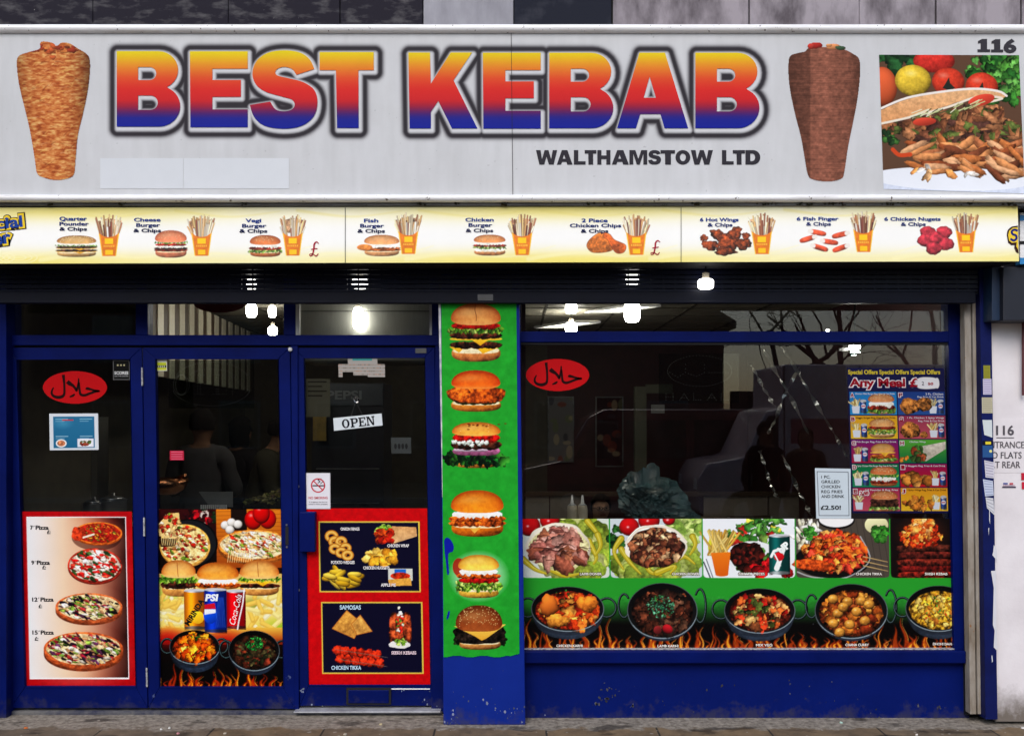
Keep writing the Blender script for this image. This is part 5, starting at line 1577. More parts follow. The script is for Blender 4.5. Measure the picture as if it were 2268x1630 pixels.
def chillies(L_):
    for (a, b, c2) in L_:
        pc.line(smooth_curve([a, b, c2], 6), 15, (130, 118, 24), 4); pc.line(smooth_curve([a, b, c2], 6), 12, (186, 168, 44), 3); pc.line([(q[0] - 1, q[1] - 2) for q in smooth_curve([a, b, c2], 6)], 4, (220, 206, 100), 1, alpha=0.7)
dish(0, 195, (206, 214, 200))
pc.chunks(120, 66, 74, 62, 70, [(150, 164, 66), (172, 182, 92), (128, 148, 52), (190, 196, 124)], 16, 34, rmax=1.0, edge=0.12, sh=0.16, grain=0.10)
tomatoes([(18, 16, 25), (64, 4, 22)])
chillies([((148, 6), (170, 34), (178, 48)), ((4, 90), (30, 112), (56, 122)), ((66, 112), (96, 126), (128, 122)), ((150, 50), (166, 84), (160, 100)), ((170, 36), (176, 60), (164, 82))])
pc.ell(82, 62, 72, 52, (240, 228, 204), wob=0.05, sh=0.2, edge=0.15); pc.ell(84, 68, 66, 48, (214, 206, 150), wob=0.06, grain=0.1)
pc.chunks(88, 68, 62, 40, 46, [(176, 116, 102), (192, 136, 120), (156, 96, 86), (136, 78, 60), (200, 150, 136), (166, 104, 76)], 14, 28, asp=(0.35, 0.8), wob=0.22, sh=0.4, edge=0.38)
for _ in range(18):
    x, y = 88 + pc.rs.randn() * 30, 66 + pc.rs.randn() * 20
    pc.line(smooth_curve([(x - 14, y), (x, y - 5 * pc.rs.randn()), (x + 14, y + 3)], 5), 2.2, (70, 36, 32), 1, alpha=0.75)
dish(197.5, 401, (196, 206, 210))
pc.chunks(300, 90, 92, 44, 60, [(118, 140, 48), (148, 162, 72), (166, 178, 100), (130, 150, 60)], 15, 30, edge=0.12, sh=0.16, grain=0.10)
pc.chunks(212, 40, 18, 22, 12, [(36, 76, 36), (50, 100, 44)], 6, 12); pc.chunks(360, 26, 38, 24, 30, [(134, 166, 74), (170, 188, 110)], 10, 20, edge=0.15, sh=0.2)
tomatoes([(240, 18, 22), (284, 4, 24), (328, 2, 14)])
chillies([((222, 44), (206, 74), (226, 112)), ((222, 68), (240, 96), (264, 122)), ((274, 96), (286, 118), (310, 126)), ((340, 92), (362, 84), (384, 100)), ((300, 120), (340, 106), (330, 122)), ((380, 40), (386, 58), (374, 80))])
pc.ell(298, 60, 68, 46, (240, 230, 210), wob=0.05, sh=0.2)
pc.ell(298, 66, 62, 44, (70, 40, 30), wob=0.08, grain=0.3)
pc.chunks(298, 64, 58, 42, 130, [(120, 68, 46), (90, 48, 36), (150, 92, 62), (170, 120, 84), (70, 38, 30), (200, 160, 120)], 5, 11, asp=(0.5, 0.9), wob=0.2, sh=0.5, edge=0.5)
pc.line(smooth_curve([(232, 54), (262, 24), (300, 17), (340, 26), (366, 52)], 5), 5, (232, 220, 200))
dish(403, 606.5, (232, 236, 240))
pc.line([(404, 96), (418, 130)], 3, (70, 74, 84)); pc.line([(410, 90), (424, 130)], 2, (90, 94, 104))
pc.chunks(520, 50, 74, 46, 60, [(70, 130, 50), (96, 160, 70), (50, 100, 40), (150, 190, 90), (200, 50, 40), (226, 196, 70)], 6, 14, wob=0.3)
pc.chunks(540, 14, 46, 22, 26, [(80, 140, 60), (110, 170, 80), (60, 116, 50)], 5, 14, asp=(0.3, 0.7))
pc.ell(512, 84, 60, 34, (226, 230, 230)); pc.chunks(512, 92, 44, 30, 30, [(60, 110, 40), (90, 140, 60)], 6, 12)
pc.ell(500, 84, 38, 33, (52, 22, 18), wob=0.1, sh=0.5, edge=0.5, grain=0.35); pc.chunks(500, 84, 34, 28, 40, [(70, 26, 20), (40, 18, 16), (96, 30, 24)], 5, 12, sh=0.6)
pc.ell(424, 62, 10, 22, (200, 190, 50), sh=0.2)
sticks(pc, lambda: ((436 + 12 * pc.rs.randn() * 0.8, 80), (436 + 20 * pc.rs.randn() * 0.75, 24 + 22 * pc.rs.rand())), 46, 5, [(232, 190, 96), (250, 216, 130), (210, 160, 70)])
pc.poly([(420, 76), (464, 74), (458, 124), (430, 124)], (236, 124, 30), (214, 100, 20)); pc.ell(444, 124, 14, 4, (214, 100, 20))
pc.chunks(560, 110, 50, 18, 16, [(206, 30, 36), (180, 24, 30)], 9, 16)
can(pc, 549, 33, 596, 124, (16, 96, 92), (150, 160, 160))
pc.line([(554, 84), (560, 72), (580, 66)], 6, (238, 244, 240)); pc.line([(582, 68), (574, 88), (566, 110)], 8, (238, 244, 240), 12); pc.ell(571, 84, 11, 10, (206, 24, 36), sh=0.2); pc.line([(560, 76), (567, 90), (574, 104)], 3, (238, 244, 240))
dish(609, 816, (84, 76, 68))
for k in range(8):
    pc.line([(700 + k * 14, 0), (720 + k * 14, 130)], 1.5, (60, 54, 50), alpha=0.6)
pc.chunks(640, 34, 40, 28, 30, [(240, 236, 214), (226, 222, 190), (250, 246, 236)], 8, 18, asp=(0.2, 0.5)); pc.chunks(640, 34, 20, 14, 26, [(50, 120, 40), (80, 150, 60)], 3, 8)
pc.ell(699, 4, 41, 20, (30, 26, 26)); pc.ell(699, 2, 38, 17, (240, 238, 236))
pc.ell(788, 14, 26, 20, (216, 212, 160), sh=0.2); pc.chunks(796, 34, 20, 18, 30, [(50, 120, 40), (80, 150, 60)], 4, 9)
pc.ell(690, 92, 84, 40, (22, 20, 20)); pc.line(smooth_curve([(612, 118), (650, 130), (720, 130), (772, 92), (752, 40)], 6), 3, (200, 204, 208), alpha=0.7)
pc.chunks(694, 76, 74, 44, 150, [(226, 110, 40), (236, 140, 60), (206, 84, 30), (246, 170, 90), (190, 60, 30), (216, 70, 50)], 7, 16, asp=(0.5, 0.9), wob=0.22, sh=0.5, edge=0.45, grain=0.15)
pc.ell(650, 104, 50, 13, (222, 90, 34), rot=0.12, wob=0.08, sh=0.4, edge=0.4, grain=0.2)
for y in (88, 98, 108):
    pc.line([(758, y - 4), (812, y + 8)], 2.4, (190, 160, 110), 1.2)
dish(818.5, 985, (26, 16, 16))
for k, y in enumerate((66, 82, 98, 113, 126)):
    pc.ell(905, y, 72, 8.5, [(70, 34, 26), (78, 30, 24), (96, 36, 26), (90, 24, 20), (112, 34, 24)][k], p=4, wob=0.05, sh=0.6, edge=0.3, grain=0.3)
pc.chunks(888, 38, 52, 26, 110, [(226, 90, 30), (246, 150, 60), (190, 50, 20), (252, 200, 110), (140, 36, 20)], 3, 9, wob=0.3, grain=0.2)
pc.chunks(892, 12, 24, 18, 40, [(250, 180, 90), (255, 220, 150), (230, 110, 40)], 3, 9, wob=0.3)
pc.glow(888, 34, 66, 46, (230, 90, 30), 0.35)
pc.rect(0, 131.5, VW, 172, (46, 150, 50))
for x in (196.2, 402, 607.8, 817.2):
    pc.rect(x - 1.4, 0, x + 1.4, 134, (46, 150, 50))
ORC = [(214, 84, 26), (230, 120, 44), (190, 60, 20), (240, 160, 70), (170, 40, 18)]
pan(pc, 101, 200, 81, 50, ORC, 70, 0.36, r0=5, r1=15, base=(170, 50, 20), garnish=(DKGREENS, -0.1, -0.62, 0.24, 18))
pc.ell(78, 226, 26, 15, (236, 150, 56), wob=0.2, sh=0.5, edge=0.4, grain=0.1); pc.ell(145, 188, 24, 18, (230, 130, 44), wob=0.15, sh=0.5, edge=0.4, grain=0.1); pc.ell(60, 192, 20, 24, (226, 120, 44), wob=0.15, sh=0.5, edge=0.4)
pan(pc, 311, 204, 78, 62, [(84, 44, 30), (60, 34, 26), (110, 60, 40), (50, 36, 28), (96, 66, 50)], 110, 0.10, 2, r0=4, r1=12, base=(58, 30, 22), garnish=([(60, 120, 90), (90, 150, 116), (40, 90, 60), (50, 100, 50)], -0.05, -0.15, 0.42, 170))
pc.ell(322, 244, 12, 10, (170, 30, 40), rot=0.5, sh=0.5, edge=0.3); pc.ell(300, 246, 9, 9, (120, 40, 40), sh=0.4)
pan(pc, 527, 204, 79, 50, [(190, 60, 30), (214, 150, 90), (96, 110, 50), (170, 30, 24), (226, 180, 110), (120, 70, 40), (70, 80, 36), (230, 110, 50)], 90, 0.36, r0=4, r1=12, base=(90, 30, 18))
pan(pc, 730, 205, 81, 61, [(190, 110, 40), (140, 70, 26), (206, 140, 60), (110, 44, 20), (160, 80, 36)], 60, 0.10, 2, r0=5, r1=12, base=(120, 50, 20))
for x, y in ((690, 178), (700, 210), (690, 232), (742, 206), (760, 226), (722, 184), (752, 182), (704, 252), (770, 190), (726, 234), (712, 196)):
    pc.ell(x, y, 12, 10.5, (206, 142, 60), sh=0.5, edge=0.45, grain=0.08); pc.glow(x - 3, y - 4, 4, 3, (250, 220, 160), 0.8)
pan(pc, 924, 199, 74, 51, [(220, 170, 50), (236, 190, 80), (200, 146, 40), (240, 204, 110), (214, 130, 50)], 120, 0.34, r0=2.5, r1=7, base=(206, 150, 44), garnish=([(60, 110, 40), (84, 130, 50), (200, 70, 30)], 0, 0.05, 0.7, 26))
vq = [(1154, 1147.5), (2110.5, 1147.5), (2113.5, 1434), (1158, 1434)]
po = sheet('window_vinyl', vq, YW + 0.024, pc, M['print'])
tag(po, 'long window vinyl of five dishes above five steaming curry pans and flames', 'window vinyl')
ik = Ink(YW + 0.0228, 1154, 1147.5, xf=lambda x, y: (x + y / 287 * 3.5, y))
WT = (244, 240, 230)
for s, x, y, w in (('LAMB DONER', 153, 122, 48), ('CHICKEN DONER', 363, 122, 60), ('GRILLED PIECES', 509, 122, 58), ('CHICKEN TIKKA', 769, 122, 58), ('SHISH KEBAB', 918, 122, 50),
                   ('CHICKEN KARHI', 104, 281, 58), ('LAMB KARHI', 322, 281.5, 46), ('MIX VEG', 535, 279.5, 36), ('CHANA CURRY', 741, 279, 52), ('DHOHI DAAL', 931, 277, 44)):
    ik.text(s, x, y, w + 2.5, 7.6, (60, 26, 12), bold=0.07, layer=0)
    ik.text(s, x, y, w, 5.6, WT, bold=0.02, layer=1)
ik.text('UP', 581, 64, 27, 17, (240, 246, 242), bold=0.06, rot=-0.7, layer=2)
ik.build(po, M['print'])

# --- special offers poster
def offers(pc, w, h):
    pc.a[:] = np.array((24, 24, 70)) / 255
    cells = [('A', (30, 120, 190), (40, 140, 200), 'bL'), ('F', (30, 60, 130), (40, 80, 150), 'c'), ('B', (224, 160, 30), (236, 190, 40), 'bG'), ('G', (150, 50, 80), (190, 80, 90), 'c'), ('C', (120, 24, 110), (170, 30, 60), 'bC'), ('H', (90, 170, 50), (20, 110, 60), 'w'),
             ('D', (16, 110, 60), (30, 140, 90), 'bS'), ('I', (150, 16, 80), (190, 24, 30), 'n'), ('E', (170, 44, 76), (196, 80, 96), 'bB'), ('J', (226, 150, 26), (240, 190, 40), 'g')]
    for i, (ch, c1, c2, k) in enumerate(cells):
        x0 = 4 + (i % 2) * 107; y0 = 53 + (i // 2) * 53.2; x1 = x0 + 104.5; y1 = y0 + 51
        pc.rect(x0, y0, x1, y1, c1, c2)
        cx = x0 + 70; right = k[0] != 'b'
        fx = x0 + (78 if right else 13)
        if k != 'w' and ch != 'J' or ch == 'J':
            if k != 'w':
                sticks(pc, lambda: ((fx + pc.rs.randn() * 3, y0 + 34), (fx + pc.rs.randn() * 6, y0 + 16 + 8 * pc.rs.rand())), 16, 3, [(244, 220, 150), (250, 232, 180), (220, 180, 100)])
                pc.poly([(fx - 9, y0 + 32), (fx + 9, y0 + 32), (fx + 7, y0 + 48), (fx - 7, y0 + 48)], (220, 226, 236))
                if ch != 'E':
                    can(pc, fx + 10, y0 + 16, fx + 24, y0 + 48, (30, 70, 160), (60, 80, 120)); pc.ell(fx + 17, y0 + 32, 5, 5, (220, 220, 230)); pc.rect(fx + 13, y0 + 31, fx + 21, y0 + 33, (190, 40, 60))
        if k == 'bL': burger(pc, cx, y0 + 4, y0 + 50, 62, 'SRL', col=(200, 130, 80), top=0.4, bot=0.08, seeds=30)
        elif k == 'bG': burger(pc, cx, y0 + 6, y0 + 49, 60, 'RLL', col=(210, 150, 90), top=0.4, bot=0.2, seeds=26)
        elif k == 'bC': burger(pc, cx, y0 + 8, y0 + 50, 56, 'CFL', col=(206, 150, 80), top=0.44, bot=0.08)
        elif k == 'bS': burger(pc, cx, y0 + 5, y0 + 50, 62, 'LSR', col=(200, 110, 60), top=0.4, bot=0.16, seeds=20)
        elif k == 'bB': burger(pc, cx, y0 + 6, y0 + 52, 64, 'PPL', col=(200, 120, 70), top=0.4, bot=0.1, seeds=24)
        elif k == 'c':
            for a, b, r in ((26, 32, 20), (58, 28, 17)):
                if ch == 'G' and a == 58:
                    a, b, r = 56, 42, 8
                pc.ell(x0 + a, y0 + b, r * 1.1, r * 0.9, (180, 110, 50), wob=0.1, sh=0.4, edge=0.5, grain=0.3)
        elif k == 'n':
            pc.chunks(x0 + 36, y0 + 32, 30, 14, 12, [(206, 130, 50), (222, 150, 70), (190, 110, 40)], 9, 14, sh=0.5, edge=0.5)
        elif k == 'g':
            pc.chunks(x0 + 38, y0 + 36, 34, 12, 18, [(206, 120, 40), (220, 140, 50), (180, 96, 36)], 6, 11, wob=0.3, sh=0.5, edge=0.5)
        elif k == 'w':
            pc.poly([(x0 + 50, y0 + 14), (x0 + 104, y0 + 4), (x0 + 104, y0 + 20), (x0 + 58, y0 + 48)], (214, 206, 190), (190, 180, 160), grain=0.06)
            pc.chunks(x0 + 44, y0 + 30, 16, 18, 16, [(170, 70, 36), (190, 90, 50), (130, 50, 30), (60, 90, 40)], 5, 10)
            pc.chunks(x0 + 14, y0 + 44, 14, 5, 6, [(206, 120, 40)], 3, 5)
    pc.ell(178, 34, 26, 13, (236, 236, 240), p=3, wob=0.02)
    pc.ell(200, 34, 5, 12, (236, 236, 240))
def offers_ink(ik, w, h):
    ik.text('Special Offers Special Offers Special Offers', 104, 10.5, 204, 13, (222, 200, 56), bold=0.03)
    ik.text('Any Meal £', 80, 35, 152, 25, (160, 16, 36), bold=0.035, outline=(240, 232, 236), ow=2.2)
    ik.text('2', 167, 34, 5, 8, (40, 40, 60), bold=0.01); ik.text('50', 184, 35, 12, 6, (170, 30, 50), bold=0.04)
    for i, ch in enumerate('AFBGCHDIEJ'):
        x0 = 4 + (i % 2) * 107; y0 = 53 + (i // 2) * 53.2
        ik.text(ch, x0 + 5.5, y0 + 7, 8, 9, (150, 22, 40), bold=0.04, outline=(236, 226, 230), ow=1.2)
    for i, s in enumerate(('Chicken Fillet Burger Reg, Fries & Can Drink', '2 Pc. Chicken', 'Veggie Burger Reg, Fries & Can Drink', '1 Pc. Chicken 2 Spicy Wings', 'Fish Burger Reg, Fries & Can Drink', 'Chicken Wrap', 'Spicy Chicken Fillet Burger Reg, Fries & Can Drink', '6 Nuggets Reg, Fries & Can Drink', '1/4 Pounder & Reg. Fries', '3 Spicy Wings Reg, Fries & Can Drink')):
        x0 = 4 + (i % 2) * 107; y0 = 53 + (i // 2) * 53.2
        wd_ = min(88, len(s) * 3.0)
        c = (40, 30, 20) if i in (2, 9) else (226, 226, 232)
        ik.text(s, x0 + 102 - wd_ / 2 - (2 if i != 5 else 44), y0 + 4.5, wd_, 5, c, bold=0.01)
        if i in (1, 3):
            ik.text('Reg, Fries & Can Drink', x0 + 72, y0 + 11.5, 58, 5, c, bold=0.01)
    ik.text('2.50', 29, 277, 20, 9, (180, 30, 50), bold=0.04, outline=(240, 236, 236), ow=1.5)
oc = Cv(217, 322, 1.15); oc.sat = 0.9; offers(oc, 217, 322)
po = sheet('offers_poster', [(1876, 814), (2091, 814), (2101, 1135), (1887, 1135)], YW + 0.026, oc, M['printgloss'])
tag(po, 'navy special offers poster with ten lettered meal pictures on the wide shop window', 'poster')
ik = Ink(YW + 0.0252, 1876, 814, xf=lambda x, y: (x + y / 322 * 10.5, y)); offers_ink(ik, 217, 322); ik.build(po, M['printgloss'])
# clear plastic pocket round the poster
pk = one('plastic_pocket', glassmat('clear_plastic', (0.90, 0.90, 0.91)), lambda m: m.front([(1884, 1146), (2105, 1146), (2096, 808), (1872, 808)], YW + 0.0272, 0.0008))
tag(pk, 'clear plastic pocket holding the special offers poster', 'plastic pocket')

po = sticker('price_notice', 'white typed notice for grilled chicken, fries and drink with black border', 'notice', [(1805, 1035.5), (1884, 1037), (1885, 1147), (1808, 1147)], YW + 0.0225, (196, 208, 216),
             lambda c, w, h: ([c.line(P, 1.3, (70, 74, 84)) for P in ([(5, 8), (w - 6, 8)], [(w - 6, 8), (w - 5, h - 7)], [(w - 5, h - 7), (7, h - 7)], [(7, h - 7), (5, 8)])]), res=1.2,
             ink=lambda ik, w, h: ([ik.text(s, 14 + ww / 2, y, ww, 6.6, (40, 44, 52), bold=0.015) for s, ww, y in (('1 PC.', 20, 19.5), ('GRILLED', 41, 30), ('CHICKEN', 42, 41), ('REG FRIES', 47, 52), ('AND DRINK', 51, 62.5))], ik.text('£2.50!', 35, 87.5, 45, 10, (30, 34, 40), bold=0.03)))

# --- small notices on the doors and window
def halal(label, cx, cy, rx, ry, Y, sk):
    cv = Cv(rx * 2, ry * 2, 1.1, (190, 14, 20))
    gy, gx = np.mgrid[0:cv.nh, 0:cv.nw]
    mk = (((gx + .5) / cv.nw * 2 - 1) ** 2 + ((gy + .5) / cv.nh * 2 - 1) ** 2) < 1
    o = sheet('halal_sticker', [(cx - rx, cy - ry), (cx + rx, cy - ry), (cx + rx, cy + ry), (cx - rx, cy + ry)], Y, cv, M['print'], mask=mk)
    tag(o, label, 'sticker')
    ik = Ink(Y - 0.0006, cx, cy); c = (34, 8, 10); s = rx / 71.0
    T = lambda P: [(x * s, y * s) for x, y in P]
    S = lambda P, w: ik.stroke(T(P), [v * s * 1.3 for v in w], c)
    S([(-26, -28), (-25, -20), (-23.6, -5.6), (-23.6, 12), (-27, 19), (-37, 22), (-48, 18.5), (-51.7, 10.5), (-47.4, 0)], [5.5, 4.5, 3.8, 3.8, 5, 5.5, 4.5, 3.5, 2])
    S([(-17, -13), (-12, -8.7), (-3.5, -3), (2.7, 5.6), (3.7, 9.3)], [7, 7, 4.5, 4.5, 2.5])
    S([(8, -20.4), (7.7, -10.5), (4, 7)], [2, 3.2, 3.5])
    S([(8.9, -11), (10.8, 10.5), (13.9, 16), (21.3, 17.3), (33.7, 13), (46, 8.7), (54.7, 8)], [3, 4, 4.5, 4.5, 4, 4, 3])
    S([(25.6, 5), (27.5, 2.5), (37.4, 5), (46, 7.4), (54.7, 8)], [4, 5, 3.5, 4, 3])
    S([(-12, 21), (-4.7, 18), (-0.4, 14.5)], [2, 4, 2])
    ik.build(o, M['print'])
halal('red oval halal sticker with Arabic script on the pizza panel door', 166, 857, 71, 36, YG - 0.010, 0)
halal('red oval halal sticker with Arabic script on the wide shop window', 1235, 829.5, 70, 35.5, YW + 0.024, 0)

def bluemenu(c, w, h):
    c.rect(9, 7, w - 9, h - 5, (40, 110, 150), (28, 100, 140))
    c.glow(30, 22, 26, 14, (90, 170, 200), 0.5)
    for k in range(4):
        c.rect(14 + (k % 2) * 54, 12 + (k // 2) * 38, 42 + (k % 2) * 54, 13.4 + (k // 2) * 38, (150, 196, 214)); c.rect(14 + (k % 2) * 54, 17 + (k // 2) * 38, 34 + (k % 2) * 54, 18.2 + (k // 2) * 38, (130, 180, 204))
    c.rect(29, 13.5, 54, 16, (190, 50, 60))
    c.ell(26, 66, 12, 9, (240, 238, 234)); c.ell(26, 66, 9, 6.5, (200, 120, 80), grain=0.2)
    c.rect(62, 56, w - 11, h - 7, (226, 226, 236)); c.ell(80, 66, 15, 8, (240, 240, 244)); c.chunks(80, 66, 13, 5, 16, [(150, 60, 40), (90, 120, 50), (240, 236, 226), (120, 40, 40)], 2, 5)
sticker('menu_sheet', 'white paper menu sheet with a teal printed panel on a door pane', 'menu sheet', [(109, 915), (217, 914.5), (218.5, 995), (110.5, 996)], YG - 0.0105, (214, 220, 226), bluemenu, res=1.3)
sticker('rating_sticker', 'black food hygiene rating sticker at the top of a door pane', 'sticker', q4(249, 796, 288, 842), YG - 0.0106, (18, 18, 18),
        lambda c, w, h: ([c.line(P, 0.8, (150, 150, 150)) for P in ([(2, 2), (w - 2, 2)], [(w - 2, 2), (w - 2, h - 3)], [(w - 2, h - 3), (2, h - 3)], [(2, h - 3), (2, 2)])], [c.ell(x, 12, 2, 2, (190, 180, 140)) for x in (12, 19, 26)]), res=1.6,
        ink=lambda ik, w, h: (ik.text('SCORES', w / 2, 29, 31, 7, (226, 226, 226), bold=0.03), ik.text('ON THE DOORS', w / 2, 36, 31, 3.6, (170, 170, 170))))
sticker('price_sticker', 'small yellow and white printed sticker at a pane corner', 'sticker', q4(343.5, 794, 369.5, 820.5), YG - 0.0107, (212, 214, 200),
        lambda c, w, h: (c.rect(2, 8, w - 2, 14, (190, 200, 40)), c.rect(2, 14, w - 2, 19, (50, 60, 40)), c.rect(2, 19, w - 2, h - 2, (204, 210, 60)), [c.rect(3 + k * 4, 14.5, 5 + k * 4, 18.5, (220, 220, 200)) for k in range(5)]), res=1.8)
sticker('red_card', 'small crimson card stuck inside the middle door pane', 'card', q4(376, 997, 407, 1018, 0.3), YG - 0.0105, (186, 32, 60), scribble((226, 150, 170), 4), res=1.6)
def nosmoke(c, w, h):
    c.rect(0.6, 0.6, w - 0.6, h - 0.6, (150, 150, 156)); c.rect(1.6, 1.6, w - 1.6, h - 1.6, (226, 224, 230))
    c.rect(w * .27, h * .34, w * .74, h * .375, (30, 30, 34)); c.line(smooth_curve([(w * .5, h * .28), (w * .58, h * .24), (w * .5, h * .2), (w * .62, h * .17)], 5), 2, (60, 60, 66)); c.line(smooth_curve([(w * .6, h * .3), (w * .7, h * .24), (w * .66, h * .2)], 5), 1.6, (60, 60, 66))
    c.line([(w / 2 + 14.5 * math.cos(a), h * .35 + 14.5 * math.sin(a)) for a in np.linspace(0, 6.3, 40)], 2.6, (190, 24, 44)); c.line([(w / 2 - 10, h * .35 - 10), (w / 2 + 10, h * .35 + 10)], 2.4, (190, 24, 44))
sticker('no_smoking_sign', 'white no smoking sign with red crossed circle low on the entrance door pane', 'sign', q4(677, 1046, 731.5, 1126, 0.6), YG - 0.011, (226, 224, 230), nosmoke, res=1.4,
        ink=lambda ik, w, h: (ik.text('NO SMOKING', w / 2, h * .69, 42, 5.6, (196, 30, 50), bold=0.02), ik.text('It is against the law to', w / 2, h * .81, 40, 3.8, (60, 60, 70), bold=0.01), ik.text('smoke in these premises', w / 2, h * .87, 42, 3.8, (60, 60, 70), bold=0.01)))
# hanging OPEN board with cord and hook
on = thing('open_sign', 'white OPEN board hanging crooked on a cord at the entrance door pane', 'sign', W(793, 950, YG + 0.012))
cvo = Cv(108, 36, 1.2, (214, 222, 226))
sheet('board', [(738, 925), (845, 914.5), (847.5, 941), (740, 953)], YG - 0.013, cvo, M['paper'], on)
one('backing', M['rail'], lambda m: m.front([(740, 953), (847.5, 941), (845, 914.5), (738, 925)], YG - 0.0125, 0.004), on)
ik = Ink(YG - 0.014); 
def slab(ch, x0, x1):
    w = x1 - x0; L_ = []
    R_ = lambda a, b, c_, d: L_.append([(x0 + a * w, b), (x0 + c_ * w, b), (x0 + c_ * w, d), (x0 + a * w, d)])
    if ch == 'O':
        o_ = [(x0 + w * (0.5 + 0.5 * math.cos(a)), 10 + 10 * math.sin(a)) for a in np.linspace(0, 6.283, 25)]
        i_ = [(x0 + w * (0.5 + 0.24 * math.cos(a)), 10 + 7.6 * math.sin(a)) for a in np.linspace(0, 6.283, 25)]
        L_.extend([[o_[k], o_[k + 1], i_[k + 1], i_[k]] for k in range(24)])
    elif ch == 'N':
        R_(0, 0, .38, 2.4); R_(.10, 2.4, .24, 17.6); R_(0, 17.6, .36, 20); R_(.64, 0, 1, 2.4); R_(.76, 2.4, .90, 20)
        L_.append([(x0 + .10 * w, 0), (x0 + .36 * w, 0), (x0 + .90 * w, 20), (x0 + .70 * w, 20)])
    else:
        R_(0, 0, .5, 2.4); R_(.12, 2.4, .38, 17.6)
        R_(0, 17.6, .5 if ch == 'P' else 1, 20)
        if ch == 'E':
            R_(.5, 0, .98, 2.4); R_(.84, 2.4, .98, 6); R_(.38, 8.8, .66, 11.2); R_(.60, 6.6, .70, 13.2); R_(.86, 13.6, 1, 17.6)
        else:
            R_(.5, 0, .7, 2.4); R_(.38, 9.2, .7, 11.6)
            o_ = [(x0 + w * (.66 + .34 * math.cos(a)), 5.8 + 5.8 * math.sin(a)) for a in np.linspace(-1.57, 1.57, 13)]
            i_ = [(x0 + w * (.66 + .08 * math.cos(a)), 5.8 + 3.4 * math.sin(a)) for a in np.linspace(-1.57, 1.57, 13)]
            L_.extend([[o_[k], o_[k + 1], i_[k + 1], i_[k]] for k in range(12)])
    return L_
ca_, sa_ = math.cos(-0.11), math.sin(-0.11)
for ch, a_, b_ in (('O', -36, -19), ('P', -17, 0), ('E', 1, 17), ('N', 18.5, 37)):
    ik.mb = MB(); ik.mbs.append(ik.mb)
    for P in slab(ch, a_, b_):
        ik.shape([(793 + x * ca_ - (y - 10) * sa_, 934 + x * sa_ + (y - 10) * ca_) for x, y in P], (24, 24, 30))
for x in (766, 781, 801, 821, 772, 787, 813, 826):   # slab serifs
    pass
ik.build(on, M['paper'])
one('cord', M['railgrey'], lambda m: m.tube([W(777, 922, YG - .0115), W(788, 888, YG - .012), W(803, 919, YG - .0115)], 0.0012, 6), on)
one('hook', glassmat('hook_plastic', (0.8, 0.8, 0.8)), lambda m: m.lathe(W(789, 884, YG - 0.0165), [(0.002, -0.0), (0.018, 0.002), (0.012, 0.010), (0.004, 0.012)], 14, axis='y'), on)
# torn poster rest at the head of the entrance door pane
def torn(c, w, h):
    for r in range(4):
        for k in range(22):
            c.line([(k * 4.2 + c.rs.rand() * 2, 14 + r * 7), (k * 4.2 + 2.4, 14 + r * 7)], 2.6, [(130, 120, 110), (180, 140, 120), (160, 150, 140)][c.rs.randint(3)], alpha=0.8)
    c.rect(28, 0, 66, 5, (70, 160, 160))
cvt_ = Cv(91, 41, 1.4, (176, 170, 164)); torn(cvt_, 91, 41)
gy, gx = np.mgrid[0:cvt_.nh, 0:cvt_.nw]; gx = gx / cvt_.nw * 91; gy = gy / cvt_.nh * 41
mk = (gy > 12) | ((gx > 18) & (gx < 76)); mk &= ~((gx > 8) & (gx < 28) & (gy > 30)) & ~((gx > 26) & (gx < 56) & (gy > 37))
o = sheet('paper_scrap', [(749, 793), (852, 793), (853, 834), (750, 834)], YG - 0.0105, cvt_, M['paper'], mask=mk)
tag(o, 'torn remains of a printed sticker at the top of the entrance door pane', 'sticker')
sticker('paper_notice', 'grey printed paper notice taped inside the entrance door pane', 'notice', q4(676, 838, 731, 922), YG + 0.012, (110, 106, 92), lambda c, w, h: [c.rect(6, 6 + k * 10, w - 8 - 10 * (k % 2), 8.5 + k * 10, (40, 40, 36)) for k in range(4)], res=1.2)
sticker('paper_notice', 'grey card with faint reversed marks beyond the entrance door glass', 'notice', q4(866, 968, 910, 1003), YG + 0.35, (150, 154, 160), lambda c, w, h: [c.ell(10 + k * 8, h * .55, 3, 6, (90, 90, 96)) for k in range(4)], res=1.2)
# ================================================================ inside the shop
from mathutils import noise as mnoise
def RX(x, Y):
    return (x - 1134) * (D + Y) / F
CE = 2.66
X0, X1 = W(12, 0, 0.3).x, W(2142, 0, 0.2).x
rm = thing('shop_room', 'dim shop interior with cream ceiling and dark maroon walls behind the glass', 'shop interior', (0, 2.5, 0))
M['inwall'] = paint('inside_wall', (0.10, 0.085, 0.06), (0.07, 0.06, 0.045), rough=0.7, bmp=0)
M['maroon'] = paint('maroon_wall', (0.055, 0.012, 0.015), (0.035, 0.009, 0.011), rough=0.6, bmp=0)
M['ceil'] = paint('cream_ceiling', (0.50, 0.46, 0.37), (0.42, 0.38, 0.30), rough=0.6, bmp=0)
M['floor'] = paint('dark_floor_tile', (0.04, 0.035, 0.03), rough=0.35, bmp=0)
one('back_wall', M['inwall'], lambda m: m.box((X0, 5.6, 0), (0.4, 5.7, CE)), rm)
one('back_wall', M['maroon'], lambda m: m.box((0.4, 5.6, 0), (X1, 5.7, CE)), rm)
one('side_wall', M['inwall'], lambda m: m.box((X0 - 0.1, 0.28, 0), (X0, 5.7, CE)), rm)
one('side_wall', M['maroon'], lambda m: m.box((X1, 0.23, 0), (X1 + 0.1, 5.7, CE)), rm)
one('ceiling', M['ceil'], lambda m: m.box((X0 - 0.1, 0.24, CE), (X1 + 0.1, 5.7, CE + 0.1)), rm)
